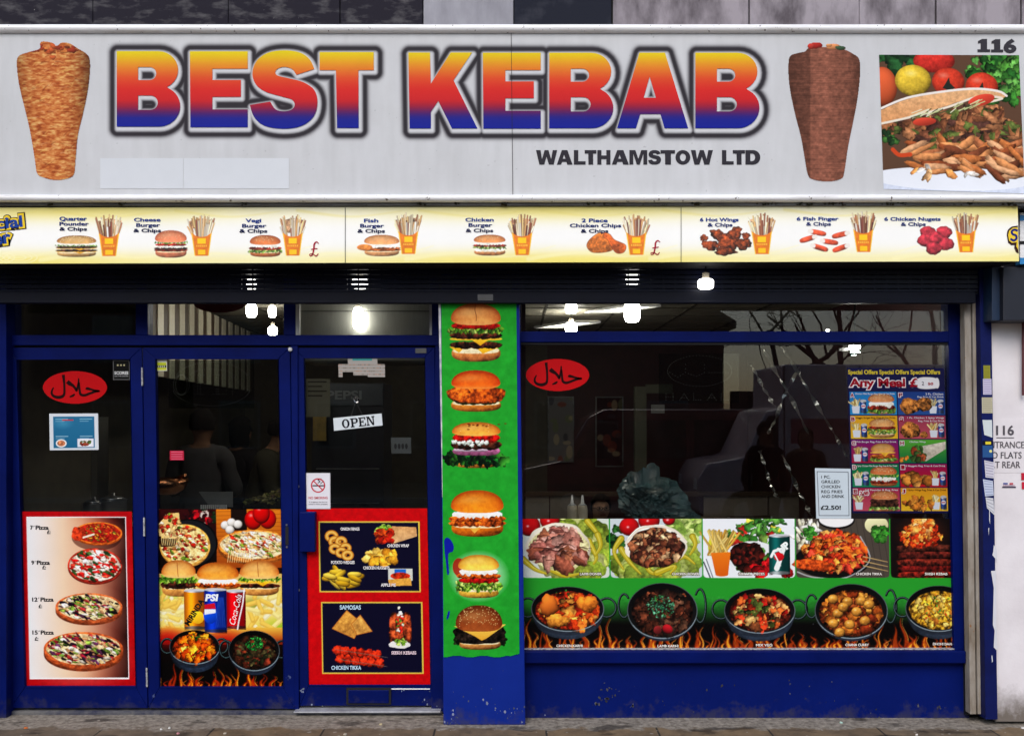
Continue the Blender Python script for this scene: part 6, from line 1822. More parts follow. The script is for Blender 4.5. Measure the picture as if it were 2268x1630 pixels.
one('floor', M['floor'], lambda m: m.box((X0 - 0.1, 0.302, -0.02), (X1 + 0.1, 5.7, 0.012)), rm)
one('side_panel', M['maroon'], lambda m: m.box((RX(1164, 0.33), 0.33, 0.013), (RX(1140, 0.33), 0.9, CE - 0.002)), rm)
one('ceiling_joint', M['inwall'], lambda m: [m.box((X0 + 0.3 + 0.6 * k, 0.4, CE - 0.004), (X0 + 0.32 + 0.6 * k, 5.5, CE + 0.01)) for k in range(9)] + [m.box((X0 + .02, 0.8 + 0.6 * k, CE - 0.0055), (X1 - .02, 0.82 + 0.6 * k, CE + 0.01)) for k in range(8)], rm)

# striped cladding running back from the middle door
cl = thing('striped_cladding', 'cream and brown striped wall cladding inside above the middle door', 'wall cladding', (RX(345, 1.0), 1.0, 2.0))
M['cream'] = paint('cream_slat', (0.62, 0.55, 0.42), (0.5, 0.43, 0.33), rough=0.4, bmp=0)
M['brown'] = paint('brown_slat', (0.09, 0.055, 0.035), rough=0.5, bmp=0)
pA, pB = Vector((RX(322, 0.7), 0.7, 0)), Vector((RX(560, 4.4), 4.4, 0))
def clad(m, odd):
    n = 26
    for k in range(n):
        if k % 2 == odd:
            a = pA.lerp(pB, k / n); b = pA.lerp(pB, (k + (1 if odd == 0 else 1)) / n)
            off = Vector((0.008 if odd else 0, 0, 0))
            a2, b2 = a - off, b - off
            w = Vector((-0.03, 0.0, 0))
            vs = []
            for p in (a2, b2, b2 + w, a2 + w):
                vs += [(p.x, p.y, 2.02), (p.x, p.y, CE - 0.05)]
            m.add(vs, [(0, 2, 3, 1), (2, 4, 5, 3), (4, 6, 7, 5), (6, 0, 1, 7), (1, 3, 5, 7), (0, 6, 4, 2)])
one('pale_slats', paint('pale_slat', (0.80, 0.73, 0.58), (0.7, 0.62, 0.48), rough=0.4, bmp=0), lambda m: clad(m, 0), cl)
one('dark_slats', M['brown'], lambda m: clad(m, 1), cl)
hd = thing('extractor_hood', 'brushed steel extractor hood glowing behind the entrance door top window', 'extractor hood', (RX(803, 1.0), 1.0, 2.2))
one('hood', paint('hood_steel', (0.50, 0.50, 0.46), (0.42, 0.42, 0.38), rough=0.42, metal=0.6, bmp=0.1, bscale=8, stretch=(30, 1, 1)), lambda m: m.front([(664, 800), (955, 800), (953, 640), (664, 640)], 1.0, 0.5), hd, bevel=0.01)
one('seam', M['dark'], lambda m: m.front([(664, 689.2), (955, 689.2), (955, 687.8), (664, 687.8)], 0.998, 0.004), hd)

M['bulb'] = emit('bulb_glow', (1.0, 0.97, 0.90), 55.0)
SOFT = emit('bulb_soft', (1, 0.98, 0.93), 4.0)
def bulb(x, y, Y, w, h, label, glow=M['bulb'], drop=True):
    k = (D + Y) / F
    c = W(x, y, Y); r = w * k / 2; hh = h * k / 2
    t = thing('light_bulb', label, 'light bulb', c, 'bare bulbs hanging from the shop ceiling')
    one('bulb', glow, lambda m: m.lathe(c, [(r * 0.3, -hh), (r * 0.75, -hh * .93), (r * 0.98, -hh * 0.6), (r, 0), (r, hh * 0.5), (r * 0.8, hh * 0.85), (r * 0.4, hh)], 16), t, smooth=True)
    one('socket', M['cream'], lambda m: m.lathe(c, [(r * 0.42, hh), (r * 0.42, hh + 0.03), (r * 0.2, hh + 0.035)], 12), t)
    top = CE if Y > 0 else W(0, 579.5, -0.262).z
    if drop and top - (c.z + hh + 0.03) > 0.01:
        one('flex', M['dark'], lambda m: m.tube([(c.x, c.y, c.z + hh + 0.03), (c.x, c.y, top)], 0.004, 6), t)
bulb(557, 687, 1.1, 23, 30, 'glowing pear bulb behind the window over the middle doors, larger of the upper two')
bulb(603, 689, 1.5, 17, 26, 'narrow glowing bulb beside the large one over the middle doors')
bulb(604, 732, 2.4, 20, 20, 'low round glowing bulb in the corner of the window over the middle doors')
bulb(793, 704, 0.93, 24, 50, 'tall glowing tube bulb in front of the steel extractor hood', glow=emit('bulb_tube', (1.0, 0.97, 0.90), 16.0))
bulb(1265, 682, 2.0, 25, 24, 'small glowing bulb high in the shop window, upper of a close pair')
bulb(1265, 725, 2.9, 26, 24, 'small glowing bulb directly below another in the shop window')
bulb(1400, 690, 1.0, 35, 46, 'biggest glowing bulb hanging in the top pane of the wide shop window')
bulb(1400, 618, 0.07, 29, 26, 'glowing bulb seen through shutter holes above the biggest window bulb', glow=SOFT, drop=False)
bulb(797, 627, 0.07, 36, 24, 'glowing bulb seen through shutter holes above the entrance door', glow=SOFT, drop=False)
bulb(557, 629, 0.07, 22, 24, 'glowing bulb seen through shutter holes above the middle doors', glow=SOFT, drop=False)
bulb(1563, 628, -0.10, 36, 24, 'glowing bulb hanging in front of the navy shutter', glow=SOFT, drop=True)
M['tube'] = emit('tube_glow', (1.0, 0.96, 0.82), 5.0)
for (x0, y0, x1, y1, lab) in ((1184, 724, 1262, 712, 'long lit ceiling panel at the near end of the window ceiling'), (1298, 690, 1384, 676, 'lit ceiling panel beside the biggest bulb in the shop window')):
    # panels recessed in the ceiling, running back into the shop
    yy = {724: 3.4, 690: 1.9}[y0]
    zc = CE - 0.012
    dd = (H - zc)
    f = lambda x, y: ((lambda d: Vector((RX(x, d - D), d - D, zc)))(min(10.4, (zc - H) * F / (YH - y))))
    a, b = f(x0, y0), f(x1, y1)
    t = thing('ceiling_light', lab, 'ceiling light', (a + b) / 2, 'lit panels in the shop ceiling')
    one('diffuser', M['tube'], lambda m: m.add([(a.x, a.y, zc), (a.x + 0.28, a.y, zc), (b.x + 0.28, b.y, zc), (b.x, b.y, zc)], [(0, 1, 2, 3)]), t, fix=False)
    one('frame', M['rail'], lambda m: m.tube([(a.x, a.y, zc), (a.x + 0.28, a.y, zc), (b.x + 0.28, b.y, zc), (b.x, b.y, zc), (a.x, a.y, zc)], 0.012, 6), t)
tl = thing('tube_light', 'thin lit tube over the dark counter behind the entrance door', 'tube light', W(765, 906, 4.0))
one('tube', emit('warm_tube', (1.0, 0.93, 0.78), 5.0), lambda m: (m.tube([W(741, 905.5, 4.0), W(808, 905.5, 4.0)], 0.010, 8), m.tube([W(726, 906, 4.0), W(737, 906, 4.0)], 0.010, 8)), tl)
one('fitting', M['inwall'], lambda m: m.box((RX(722, 4.0), 3.98, W(0, 903, 4.0).z), (RX(812, 4.0), 4.06, W(0, 899, 4.0).z)), tl)

# counter, drinks fridge, menu boards
ct = thing('counter', 'dark serving counter with grey top behind the glazed doors', 'counter', (RX(480, 1.2), 1.2, 0))
one('body', M['floor'], lambda m: m.box((X0 + 0.02, 1.0, 0.013), (RX(640, 1.0), 1.55, 1.02)), ct)
one('top', paint('grey_counter', (0.22, 0.22, 0.22), rough=0.3, bmp=0), lambda m: m.box((X0 + 0.02, 0.96, 1.021), (RX(644, 1.0), 1.58, 1.055)), ct)
fg = thing('drinks_fridge', 'dark drinks fridge with faint lettered header behind the entrance door', 'fridge', (RX(790, 3.0), 3.0, 0))
one('body', paint('fridge_body', (0.03, 0.032, 0.04), rough=0.3, bmp=0), lambda m: m.box((RX(690, 3.0), 3.0, 0.013), (RX(850, 3.0), 3.6, 2.05)), fg)
one('header', paint('fridge_header', (0.05, 0.06, 0.075), rough=0.4, bmp=0), lambda m: m.box((RX(692, 3.0), 2.985, W(0, 897, 3.0).z), (RX(848, 3.0), 3.0, W(0, 850, 3.0).z)), fg)
one('shelf', M['steel'], lambda m: [m.box((RX(700, 3.0), 2.99, 0.4 + 0.3 * k), (RX(840, 3.0), 3.0, 0.41 + 0.3 * k)) for k in range(4)], fg)
ik = Ink(2.98); ik.text('PEPSI', 762, 874, 78, 20, (120, 124, 130), bold=0.03); ik.build(fg, M['paper'])
mb_ = thing('menu_board', 'faint yellow price boards on the back wall seen through the entrance door', 'menu board', W(700, 960, 3.8))
one('board', paint('yellow_board', (0.26, 0.17, 0.03), (0.16, 0.11, 0.03), rough=0.5, scale=12, bmp=0), lambda m: (m.front([(679, 905), (728, 905), (728, 878), (679, 878)], 2.9, 0.02), m.front([(693, 975), (722, 975), (722, 920), (693, 920)], 2.9, 0.02)), mb_)
gp = thing('door_glass_screen', 'pale upright screen standing on the counter behind the middle door', 'screen', W(480, 1125, 0.95))
one('panel', paint('screen_grey', (0.20, 0.20, 0.20), rough=0.3, bmp=0), lambda m: m.front([(465, 1122), (515, 1122), (515, 1088), (440, 1088)], 0.9, 0.01), gp)
one('radiator_grille', M['rail'], lambda m: [m.rect(444 + k * 4.6, 1117, 446.6 + k * 4.6, 1126, 0.88, 0.01) for k in range(13)], gp)
jar = thing('salad_tray', 'tray of green and brown salad on the counter at the middle door', 'food tray', W(590, 1120, 1.02))
def salad(m):
    rs = np.random.RandomState(3)
    for k in range(120):
        x = 545 + 75 * rs.rand(); y = 1112 - (x - 545) * 0.35 * rs.rand() - 4 * rs.rand()
        c = W(x, y, 0.98 + 0.2 * rs.rand())
        a = rs.rand() * 6; r = 0.012 + 0.02 * rs.rand()
        col = [(0.10, 0.12, 0.02), (0.20, 0.16, 0.04), (0.06, 0.03, 0.02), (0.25, 0.22, 0.08)][rs.randint(4)]
        m.add([c + Vector((r * math.cos(a + q), 0.02 * rs.randn(), r * 0.6 * math.sin(a + q))) for q in (0, 1.6, 3.1, 4.7)], [(0, 1, 2, 3)], col)
one('salad', M['solid'], salad, jar, fix=False)
one('tray', M['steel'], lambda m: m.box((RX(530, 1.05), 1.0, 1.056), (RX(640, 1.05), 1.4, 1.075)), jar)
# copper pans gleaming at the hinge side
cp = thing('copper_pan', 'copper pan gleaming low behind the middle door', 'pan', W(372, 1070, 1.2))
M['copper'] = paint('copper', (0.55, 0.22, 0.10), rough=0.25, metal=1, bmp=0)
one('bowl', M['copper'], lambda m: m.lathe(W(372, 1074, 1.2), [(0.06, -0.06), (0.12, -0.02), (0.14, 0.05), (0.13, 0.05), (0.05, -0.04)], 20), cp, smooth=True)
one('handle', M['copper'], lambda m: m.tube([W(390, 1058, 1.15), W(410, 1051, 1.1)], 0.012, 8), cp)
# window ledge table, bottles, carrier bag
tb = thing('window_table', 'long dark table inside the wide shop window', 'table', (RX(1600, 1.3), 1.3, 0))
one('table_top', M['brown'], lambda m: m.box((RX(1240, 1.2), 1.0, 0.88), (RX(2050, 1.2), 1.75, 0.92)), tb)
for x in (1262, 2030):
    for y in (1.08, 1.66):
        one('leg', M['dark'], lambda m: m.box((RX(x, 1.2) - 0.025, y - 0.025, 0.013), (RX(x, 1.2) + 0.025, y + 0.025, 0.88)), tb)
bg_ = bmesh.new(); bmesh.ops.create_icosphere(bg_, subdivisions=5, radius=1.0)
bc = W(1462, 1085, 1.35)
zt = 0.922
for v in bg_.verts:
    p = v.co.copy(); up = (p.z + 1) / 2
    n = mnoise.noise(p * 1.7 + Vector((3, 1, 7))) * 0.7
    f = 1 - abs(mnoise.noise(p * 3.1)) * 2; g = 1 - abs(mnoise.noise(p * 6.5 + Vector((5, 5, 5)))) * 2
    r = 1 + 0.35 * n + 0.26 * f + 0.12 * g - 0.2
    ang = math.atan2(p.y, p.x)
    flap = 0.30 * max(0, math.cos(ang + 0.25)) ** 5 * (1 - up) ** 2
    ear = 0.16 * (max(0, math.cos(ang - 0.3)) ** 6 + 0.7 * max(0, math.cos(ang - 2.7)) ** 6) * up ** 2
    wd_ = 0.19 * (0.85 + 0.35 * up)
    v.co = Vector((bc.x - 0.12 * up + p.x * wd_ * r + flap, bc.y + p.y * wd_ * 0.8 * r, zt + 0.012 + 0.33 * up * (1 + 0.25 * (r - 1)) + ear))
mB = MB(); bg_.verts.index_update(); mB.v = [tuple(v.co) for v in bg_.verts]; mB.f = [tuple(v.index for v in f.verts) for f in bg_.faces]
mB.c = [tuple(lin(np.array((70, 96, 102)) / 255 * (0.55 + 0.9 * (mnoise.noise(v.co * 11) * .5 + .5)))) for v in bg_.verts]; bg_.free()
o = mB.build('carrier_bag', printed('bag_plastic', rough=0.25, spec=0.6, grain=0.0, grime=0.2), smooth=False)
tag(o, 'crumpled teal grey carrier bag standing on the table in the window', 'carrier bag')
def bottle(x, label):
    b = W(x, 1132, 1.2); b.z = 0.921
    t = thing('sauce_bottle', label, 'bottle', b)
    one('body', M['cream'], lambda m: m.lathe(b, [(0.034, 0), (0.036, 0.02), (0.036, 0.19), (0.03, 0.22)], 14), t, smooth=True)
    one('nozzle', M['rail'], lambda m: m.lathe(b, [(0.03, 0.22), (0.012, 0.235), (0.006, 0.29)], 12), t, smooth=True)
bottle(1267, 'cream squeeze bottle farther from the carrier bag on the window table')
bottle(1290, 'cream squeeze bottle nearer the boy with glasses on the window table')
pf = thing('poster_frame', 'pair of pale door posts and a lit doorway at the back of the shop', 'door frame', W(1420, 1050, 4.5))
one('post', paint('olive_post', (0.10, 0.10, 0.07), rough=0.6, bmp=0), lambda m: (m.front([(1406, 1120), (1432, 1120), (1432, 855), (1406, 855)], 4.5, 0.1), m.front([(1432, 870), (1490, 870), (1490, 850), (1432, 850)], 4.5, 0.1)), pf)
one('notice', paint('notice_white', (0.3, 0.3, 0.3), rough=0.6, bmp=0), lambda m: m.front([(1442, 914), (1472, 914), (1472, 895), (1442, 895)], 4.49, 0.005), pf)

ds = thing('doner_spit', 'brown cone of doner meat on its spit behind the pizza panel door', 'doner spit', (RX(122, 1.25), 1.25, 1.056))
DS = Vector((RX(122, 1.25), 1.25, 1.056))
one('meat', paint('doner_meat', (0.16, 0.065, 0.035), (0.09, 0.035, 0.02), rough=0.5, scale=10, bmp=0.6, bscale=30, stretch=(1, 1, 5)), lambda m: m.lathe(DS, [(0.05, 0.06), (0.09, 0.10), (0.11, 0.25), (0.14, 0.42), (0.12, 0.52), (0.05, 0.56)], 24), ds, smooth=True)
one('spit', M['steel'], lambda m: m.tube([DS, DS + Vector((0, 0, 0.75))], 0.012, 8), ds)
one('drip_tray', M['steel'], lambda m: m.lathe(DS, [(0.16, 0.0), (0.18, 0.03), (0.165, 0.03), (0.15, 0.012)], 24), ds)
gr_ = thing('grill_back', 'steel grill housing with faint glow behind the doner spit', 'grill', (RX(150, 1.5), 1.5, 1.056))
one('housing', M['brushed'], lambda m: m.box((RX(70, 1.5), 1.5, 1.056), (RX(215, 1.5), 1.7, 1.75)), gr_)
one('burner', emit('burner_glow', (1.0, 0.25, 0.05), 0.5), lambda m: [m.box((RX(104, 1.5), 1.49, 1.2 + 0.14 * k), (RX(142, 1.5), 1.499, 1.22 + 0.14 * k)) for k in range(3)], gr_)
def pot(x, Y, label, r=0.07, h=0.10):
    b = Vector((RX(x, Y), Y, 1.056))
    t = thing('steel_pot', label, 'pot', b, 'steel pots on the counter')
    one('pot', M['steel'], lambda m: m.lathe(b, [(r * 0.9, 0), (r, 0.01), (r, h), (r * 1.06, h + 0.004), (r * 0.94, h), (r * 0.9, 0.012)], 18), t, smooth=True)
    one('lid', M['steel'], lambda m: m.lathe(b, [(r, h + 0.006), (r * 0.6, h + 0.025), (0.012, h + 0.03), (0.012, h + 0.05)], 18), t, smooth=True)
pot(208, 1.15, 'small steel pot at the hinge side of the pizza panel door')
pot(250, 1.2, 'wide steel pot next to the small one behind the pizza panel door', 0.09, 0.12)
pot(60, 1.15, 'steel pot close to the corner post behind the pizza panel door', 0.06, 0.14)
sh_ = thing('wall_shelf', 'steel shelf of boxes on the back wall behind the glazed doors', 'shelf', (RX(250, 3.5), 3.5, 1.7))
one('board', M['steel'], lambda m: [m.box((RX(60, 3.5), 3.4, z), (RX(420, 3.5), 3.7, z + 0.03)) for z in (1.45, 1.85)], sh_)
rs = np.random.RandomState(8)
for k in range(16):
    z = (1.485, 1.885)[k % 2]; x = RX(75 + (k // 2) * 42 + 10 * rs.rand(), 3.5); w = 0.09 + 0.07 * rs.rand(); h = 0.12 + 0.16 * rs.rand()
    col = [(0.22, 0.18, 0.12), (0.30, 0.28, 0.26), (0.18, 0.03, 0.03), (0.05, 0.08, 0.16), (0.22, 0.15, 0.04)][rs.randint(5)]
    b_ = one('carton', paint('carton_%d' % k, col, rough=0.7, bmp=0), lambda m: m.box((x, 3.42, z), (x + w, 3.6, z + h)), bevel=0.004)
    tag(b_, ('carton in a row on the %s steel shelf behind the glazed doors' % ('lower', 'upper')[k % 2]), 'carton', 'cartons on the %s steel shelf' % ('lower', 'upper')[k % 2])
def wall_print(label, x0, y0, x1, y1, Y, col, seed):
    cv = Cv(x1 - x0, y1 - y0, 0.6, col)
    for _ in range(14):
        a, b = cv.rs.rand() * cv.w, cv.rs.rand() * cv.h
        cv.ell(a, b, 4 + cv.w * 0.12 * cv.rs.rand(), 4 + cv.h * 0.08 * cv.rs.rand(), [(150, 60, 40), (200, 180, 140), (60, 60, 70), (120, 130, 90)][cv.rs.randint(4)], alpha=0.6)
    o = thing('wall_poster', label, 'poster', W((x0 + x1) / 2, y1, Y))
    sheet('sheet', [(x0, y0), (x1, y0), (x1, y1), (x0, y1)], Y, cv, M['paper'], o)
    one('frame', M['railgrey'], lambda m: (m.rect(x0 - 3, y0 - 3, x1 + 3, y0, Y - 0.004, 0.02), m.rect(x0 - 3, y1, x1 + 3, y1 + 3, Y - 0.004, 0.02), m.rect(x0 - 3, y0, x0, y1, Y - 0.004, 0.02), m.rect(x1, y0, x1 + 3, y1, Y - 0.004, 0.02)), o)
wall_print('grey framed poster on the maroon wall nearest the pillar', 1216, 880, 1268, 1020, 5.55, (120, 116, 118), 1)
wall_print('dark framed poster on the maroon wall beside the grey one', 1322, 880, 1378, 1030, 5.55, (52, 30, 34), 2)
wall_print('dull framed picture on the back wall behind the typed price notice', 1760, 860, 1860, 960, 5.55, (60, 48, 44), 3)
pt = thing('low_partition', 'pale low partition boards behind the window table', 'partition', (RX(1230, 3.6), 3.6, 0.013))
one('board', paint('partition_board', (0.30, 0.25, 0.21), rough=0.6, bmp=0), lambda m: [m.box((RX(a, 3.6), 3.6, 0.013), (RX(b, 3.6), 3.64, 1.02)) for a, b in ((1160, 1216), (1219, 1290), (1560, 1700), (1704, 1800))], pt)
one('rail', M['brown'], lambda m: m.box((RX(1155, 3.6), 3.58, 1.021), (RX(1810, 3.6), 3.66, 1.06)), pt)
def chair(x, Y, yaw, label):
    b = Vector((RX(x, Y), Y, 0.013)); c, s = math.cos(yaw), math.sin(yaw)
    tr = lambda q: Vector((b.x + q[0] * c - q[1] * s, b.y + q[0] * s + q[1] * c, b.z + q[2]))
    t = thing('cafe_chair', label, 'chair', b, 'cafe chairs inside the window')
    for sx in (-0.19, 0.19):
        one('leg', M['steel'], lambda m: m.tube([tr((sx, -0.19, 0)), tr((sx, -0.17, 0.45))], 0.012, 8), t)
        one('leg', M['steel'], lambda m: m.tube([tr((sx, 0.21, 0)), tr((sx, 0.18, 0.45)), tr((sx, 0.24, 0.92))], 0.012, 8), t)
    one('seat', M['maroon'], lambda m: m.add([tr((a, b2, z)) for z in (0.45, 0.485) for a, b2 in ((-0.21, -0.21), (0.21, -0.21), (0.21, 0.2), (-0.21, 0.2))], [(0, 1, 2, 3), (4, 5, 6, 7), (0, 1, 5, 4), (1, 2, 6, 5), (2, 3, 7, 6), (3, 0, 4, 7)]), t, bevel=0.01)
    one('backrest', M['brown'], lambda m: m.add([tr((a, y2 + dy, z)) for dy in (0, 0.03) for a, y2, z in ((-0.2, 0.20, 0.66), (0.2, 0.20, 0.66), (0.2, 0.235, 0.93), (-0.2, 0.235, 0.93))], [(0, 1, 2, 3), (4, 5, 6, 7), (0, 1, 5, 4), (1, 2, 6, 5), (2, 3, 7, 6), (3, 0, 4, 7)]), t, bevel=0.01)
chair(1195, 1.9, 0.4, 'cafe chair nearest the pillar inside the wide window')
chair(1560, 2.2, -0.5, 'cafe chair behind the carrier bag inside the wide window')
chair(1690, 2.3, 0.2, 'cafe chair under the foil garlands inside the wide window')
chair(890, 2.0, 0.5, 'cafe chair behind the hinge side of the entrance door')

# unlit dotted LED signs hanging just inside the glass
def dots_on(pts, step):
    P = [np.array(p, float) for p in pts]
    out = []
    for a, b in zip(P[:-1], P[1:]):
        n = max(1, int(np.linalg.norm(b - a) / step))
        out += [a + (b - a) * i / n for i in range(n)]
    out.append(P[-1])
    return out
M['led'] = paint('unlit_led', (0.20, 0.21, 0.20), rough=0.3, bmp=0)
M['smoked'] = glassmat('smoked_acrylic', (0.62, 0.66, 0.64))
def led_sign(name, label, board, strokes, Y, x):
    t = thing(name, label, 'sign', W(x, board[3], Y))
    x0, y0, x1, y1 = board[0], board[1], board[2], board[3]
    one('board', M['smoked'], lambda m: m.rect(x0, y0, x1, y1, Y + 0.006, 0.003), t)
    def led(m):
        for st_, pts in strokes:
            for p in dots_on(pts, st_):
                c = W(p[0], p[1], Y); r = 0.0016
                m.lathe(c, [(r, 0.004), (r, 0.0), (r * 0.6, -0.003)], 6, axis='y')
    one('leds', M['led'], led, t)
def ring(cx, cy, a, b, n=40, a0=0, a1=360):
    return [(cx + a * math.cos(math.radians(a0 + (a1 - a0) * i / n)), cy + b * math.sin(math.radians(a0 + (a1 - a0) * i / n))) for i in range(n + 1)]
zz = lambda P: [(336.4 + x * .2064, 796.7 + y * .2064) for x, y in P]
ST = [(6.0, zz(ring(315, 265, 62, 105))), (6.0, zz(ring(315, 265, 86, 108))), (6.0, zz([(490, 160), (490, 365)])), (6.0, zz([(520, 160), (520, 365)])), (6.0, zz([(460, 160), (560, 160), (598, 190), (598, 230), (560, 258), (520, 258)])), (6.0, zz([(460, 365), (550, 365)])),
      (6.0, zz([(690, 160), (690, 365)])), (6.0, zz([(712, 160), (712, 365)])), (6.0, zz([(655, 160), (790, 160), (790, 195)])), (6.0, zz([(655, 365), (795, 365), (800, 325)])), (6.0, zz([(712, 255), (760, 255)])),
      (6.0, zz([(865, 365), (865, 160), (1025, 365), (1025, 160)])), (6.0, zz([(900, 170), (1040, 345)])), (8, zz(ring(640, 290, 420, 200, 44, 12, 168))), (8, zz(ring(640, 230, 400, 210, 44, 200, 340))), (6, zz(ring(640, 190, 250, 95, 20, 210, 330)))]
led_sign('led_open_sign', 'unlit dotted OPEN sign hanging behind the middle door pane', (373, 797, 563, 903), ST, YG + 0.05, 470)
zh = lambda P: [(1133 + x * .3475, 584.2 + y * .3475) for x, y in P]
ST = [(6.5, zh(ring(1200, 680, 205, 98, 60))), (6, zh([(1110, 640), (1110, 690), (1060, 720), (1010, 690)])), (6, zh([(1230, 640), (1230, 690), (1180, 715), (1110, 690)])), (6, zh([(1260, 690), (1330, 690), (1400, 690)]))]
xx0 = 985
for ch in 'HALAL':
    L = {'H': [[(0, 0), (0, 40)], [(0, 20), (45, 20)], [(45, 0), (45, 40)]], 'A': [[(0, 40), (28, 0), (56, 40)], [(12, 26), (44, 26)]], 'L': [[(0, 0), (0, 40), (45, 40)]]}[ch]
    for P in L:
        ST.append((4, zh([(xx0 + x, 825 + y) for x, y in P])))
    xx0 += 88
led_sign('led_halal_sign', 'unlit dotted HALAL sign with an oval hanging in the wide shop window', (1459, 782, 1637, 892), ST, YW + 0.09, 1548)

# foil garlands hanging inside the window
def garland(name, label, pts, Y, seed):
    rs = np.random.RandomState(seed)
    P = smooth_curve(pts, 10)
    m = MB(); n = len(P); prev = None
    vs = []; fs = []
    for i, (x, y) in enumerate(P):
        c = W(x, y, Y + 0.02 * math.sin(i * 0.7))
        a = i * 0.55 + rs.rand() * 0.5
        w = 0.010 + 0.006 * rs.rand()
        vs += [c + Vector((w * math.cos(a), w * math.sin(a), 0.3 * w)), c - Vector((w * math.cos(a), w * math.sin(a), 0.3 * w))]
        if i:
            fs.append((2 * i - 2, 2 * i - 1, 2 * i + 1, 2 * i))
    m.add(vs, fs)
    o = m.build(name, M['foil'], fix=False)
    tag(o, label, 'garland', 'foil garlands in the shop window')
garland('foil_garland', 'silver foil strip slanting from the window top, first from the HALAL sign', [(1688, 766), (1712, 812), (1752, 880), (1790, 960)], 0.45, 1)
garland('foil_garland', 'silver foil strip slanting from the window top to the special offers poster', [(1730, 766), (1760, 812), (1800, 880), (1848, 960), (1875, 1010)], 0.5, 2)
garland('foil_garland', 'short silver foil strip under the HALAL sign corner reaching lowest', [(1664, 806), (1682, 842), (1704, 880), (1716, 900)], 0.42, 3)
garland('foil_garland', 'crossing silver foil strip leaning the other way from the rest', [(1770, 812), (1740, 870), (1716, 930), (1700, 960)], 0.55, 4)
garland('foil_garland', 'lower silver foil strip near the table end of the window', [(1683, 996), (1700, 1050), (1716, 1092), (1722, 1100)], 0.44, 5)
garland('foil_garland', 'lower silver foil strip next to the typed price notice', [(1732, 1004), (1760, 1066), (1786, 1120), (1800, 1144)], 0.46, 6)
sp = thing('spot_lamp', 'green tinted spot lamp glowing above the special offers poster', 'lamp', W(1893, 775, 0.9))
one('lamp', M['bulb'], lambda m: m.lathe(W(1893, 767, 0.9), [(0.02, -0.022), (0.036, -0.01), (0.036, 0.015), (0.02, 0.025)], 14), sp, smooth=True)
one('bracket', emit('green_rim', (0.25, 0.8, 0.6), 0.7), lambda m: (m.rect(1884, 777, 1906, 781, 0.9, 0.01), m.rect(1886, 784, 1897, 787, 0.9, 0.01)), sp)
one('arm', M['rail'], lambda m: m.rect(1860, 770, 1880, 776, 0.9, 0.02), sp)
one('rod', M['dark'], lambda m: m.tube([W(1893, 762, 0.9), Vector((W(1893, 762, 0.9).x, 0.9, CE))], 0.006, 6), sp)
for (x, y, lab) in ((1833, 731, 'tiny bright lamp at the bottom edge of the window top pane'),):
    o = one('pilot_lamp', M['bulb'], lambda m: m.lathe(W(x, y, 1.5), [(0.006, -0.008), (0.013, 0), (0.006, 0.008)], 12), smooth=True)
    tag(o, lab, 'lamp')
red = thing('red_wall_sign', 'red oval sign high inside above the middle door', 'sign', W(486, 672, 0.6))
one('disc', paint('red_disc', (0.16, 0.012, 0.014), rough=0.5, bmp=0), lambda m: m.prism([(W(486, 668, 0.6).x + 0.16 * math.cos(a), W(486, 672, 0.6).z + 0.055 * math.sin(a)) for a in np.linspace(0, 6.283, 40)[:-1]], 0.6, 0.61), red)
one('wire', M['steel'], lambda m: m.tube([W(486, 655, 0.605), (W(486, 0, 0.605).x, 0.605, CE)], 0.003, 6), red)

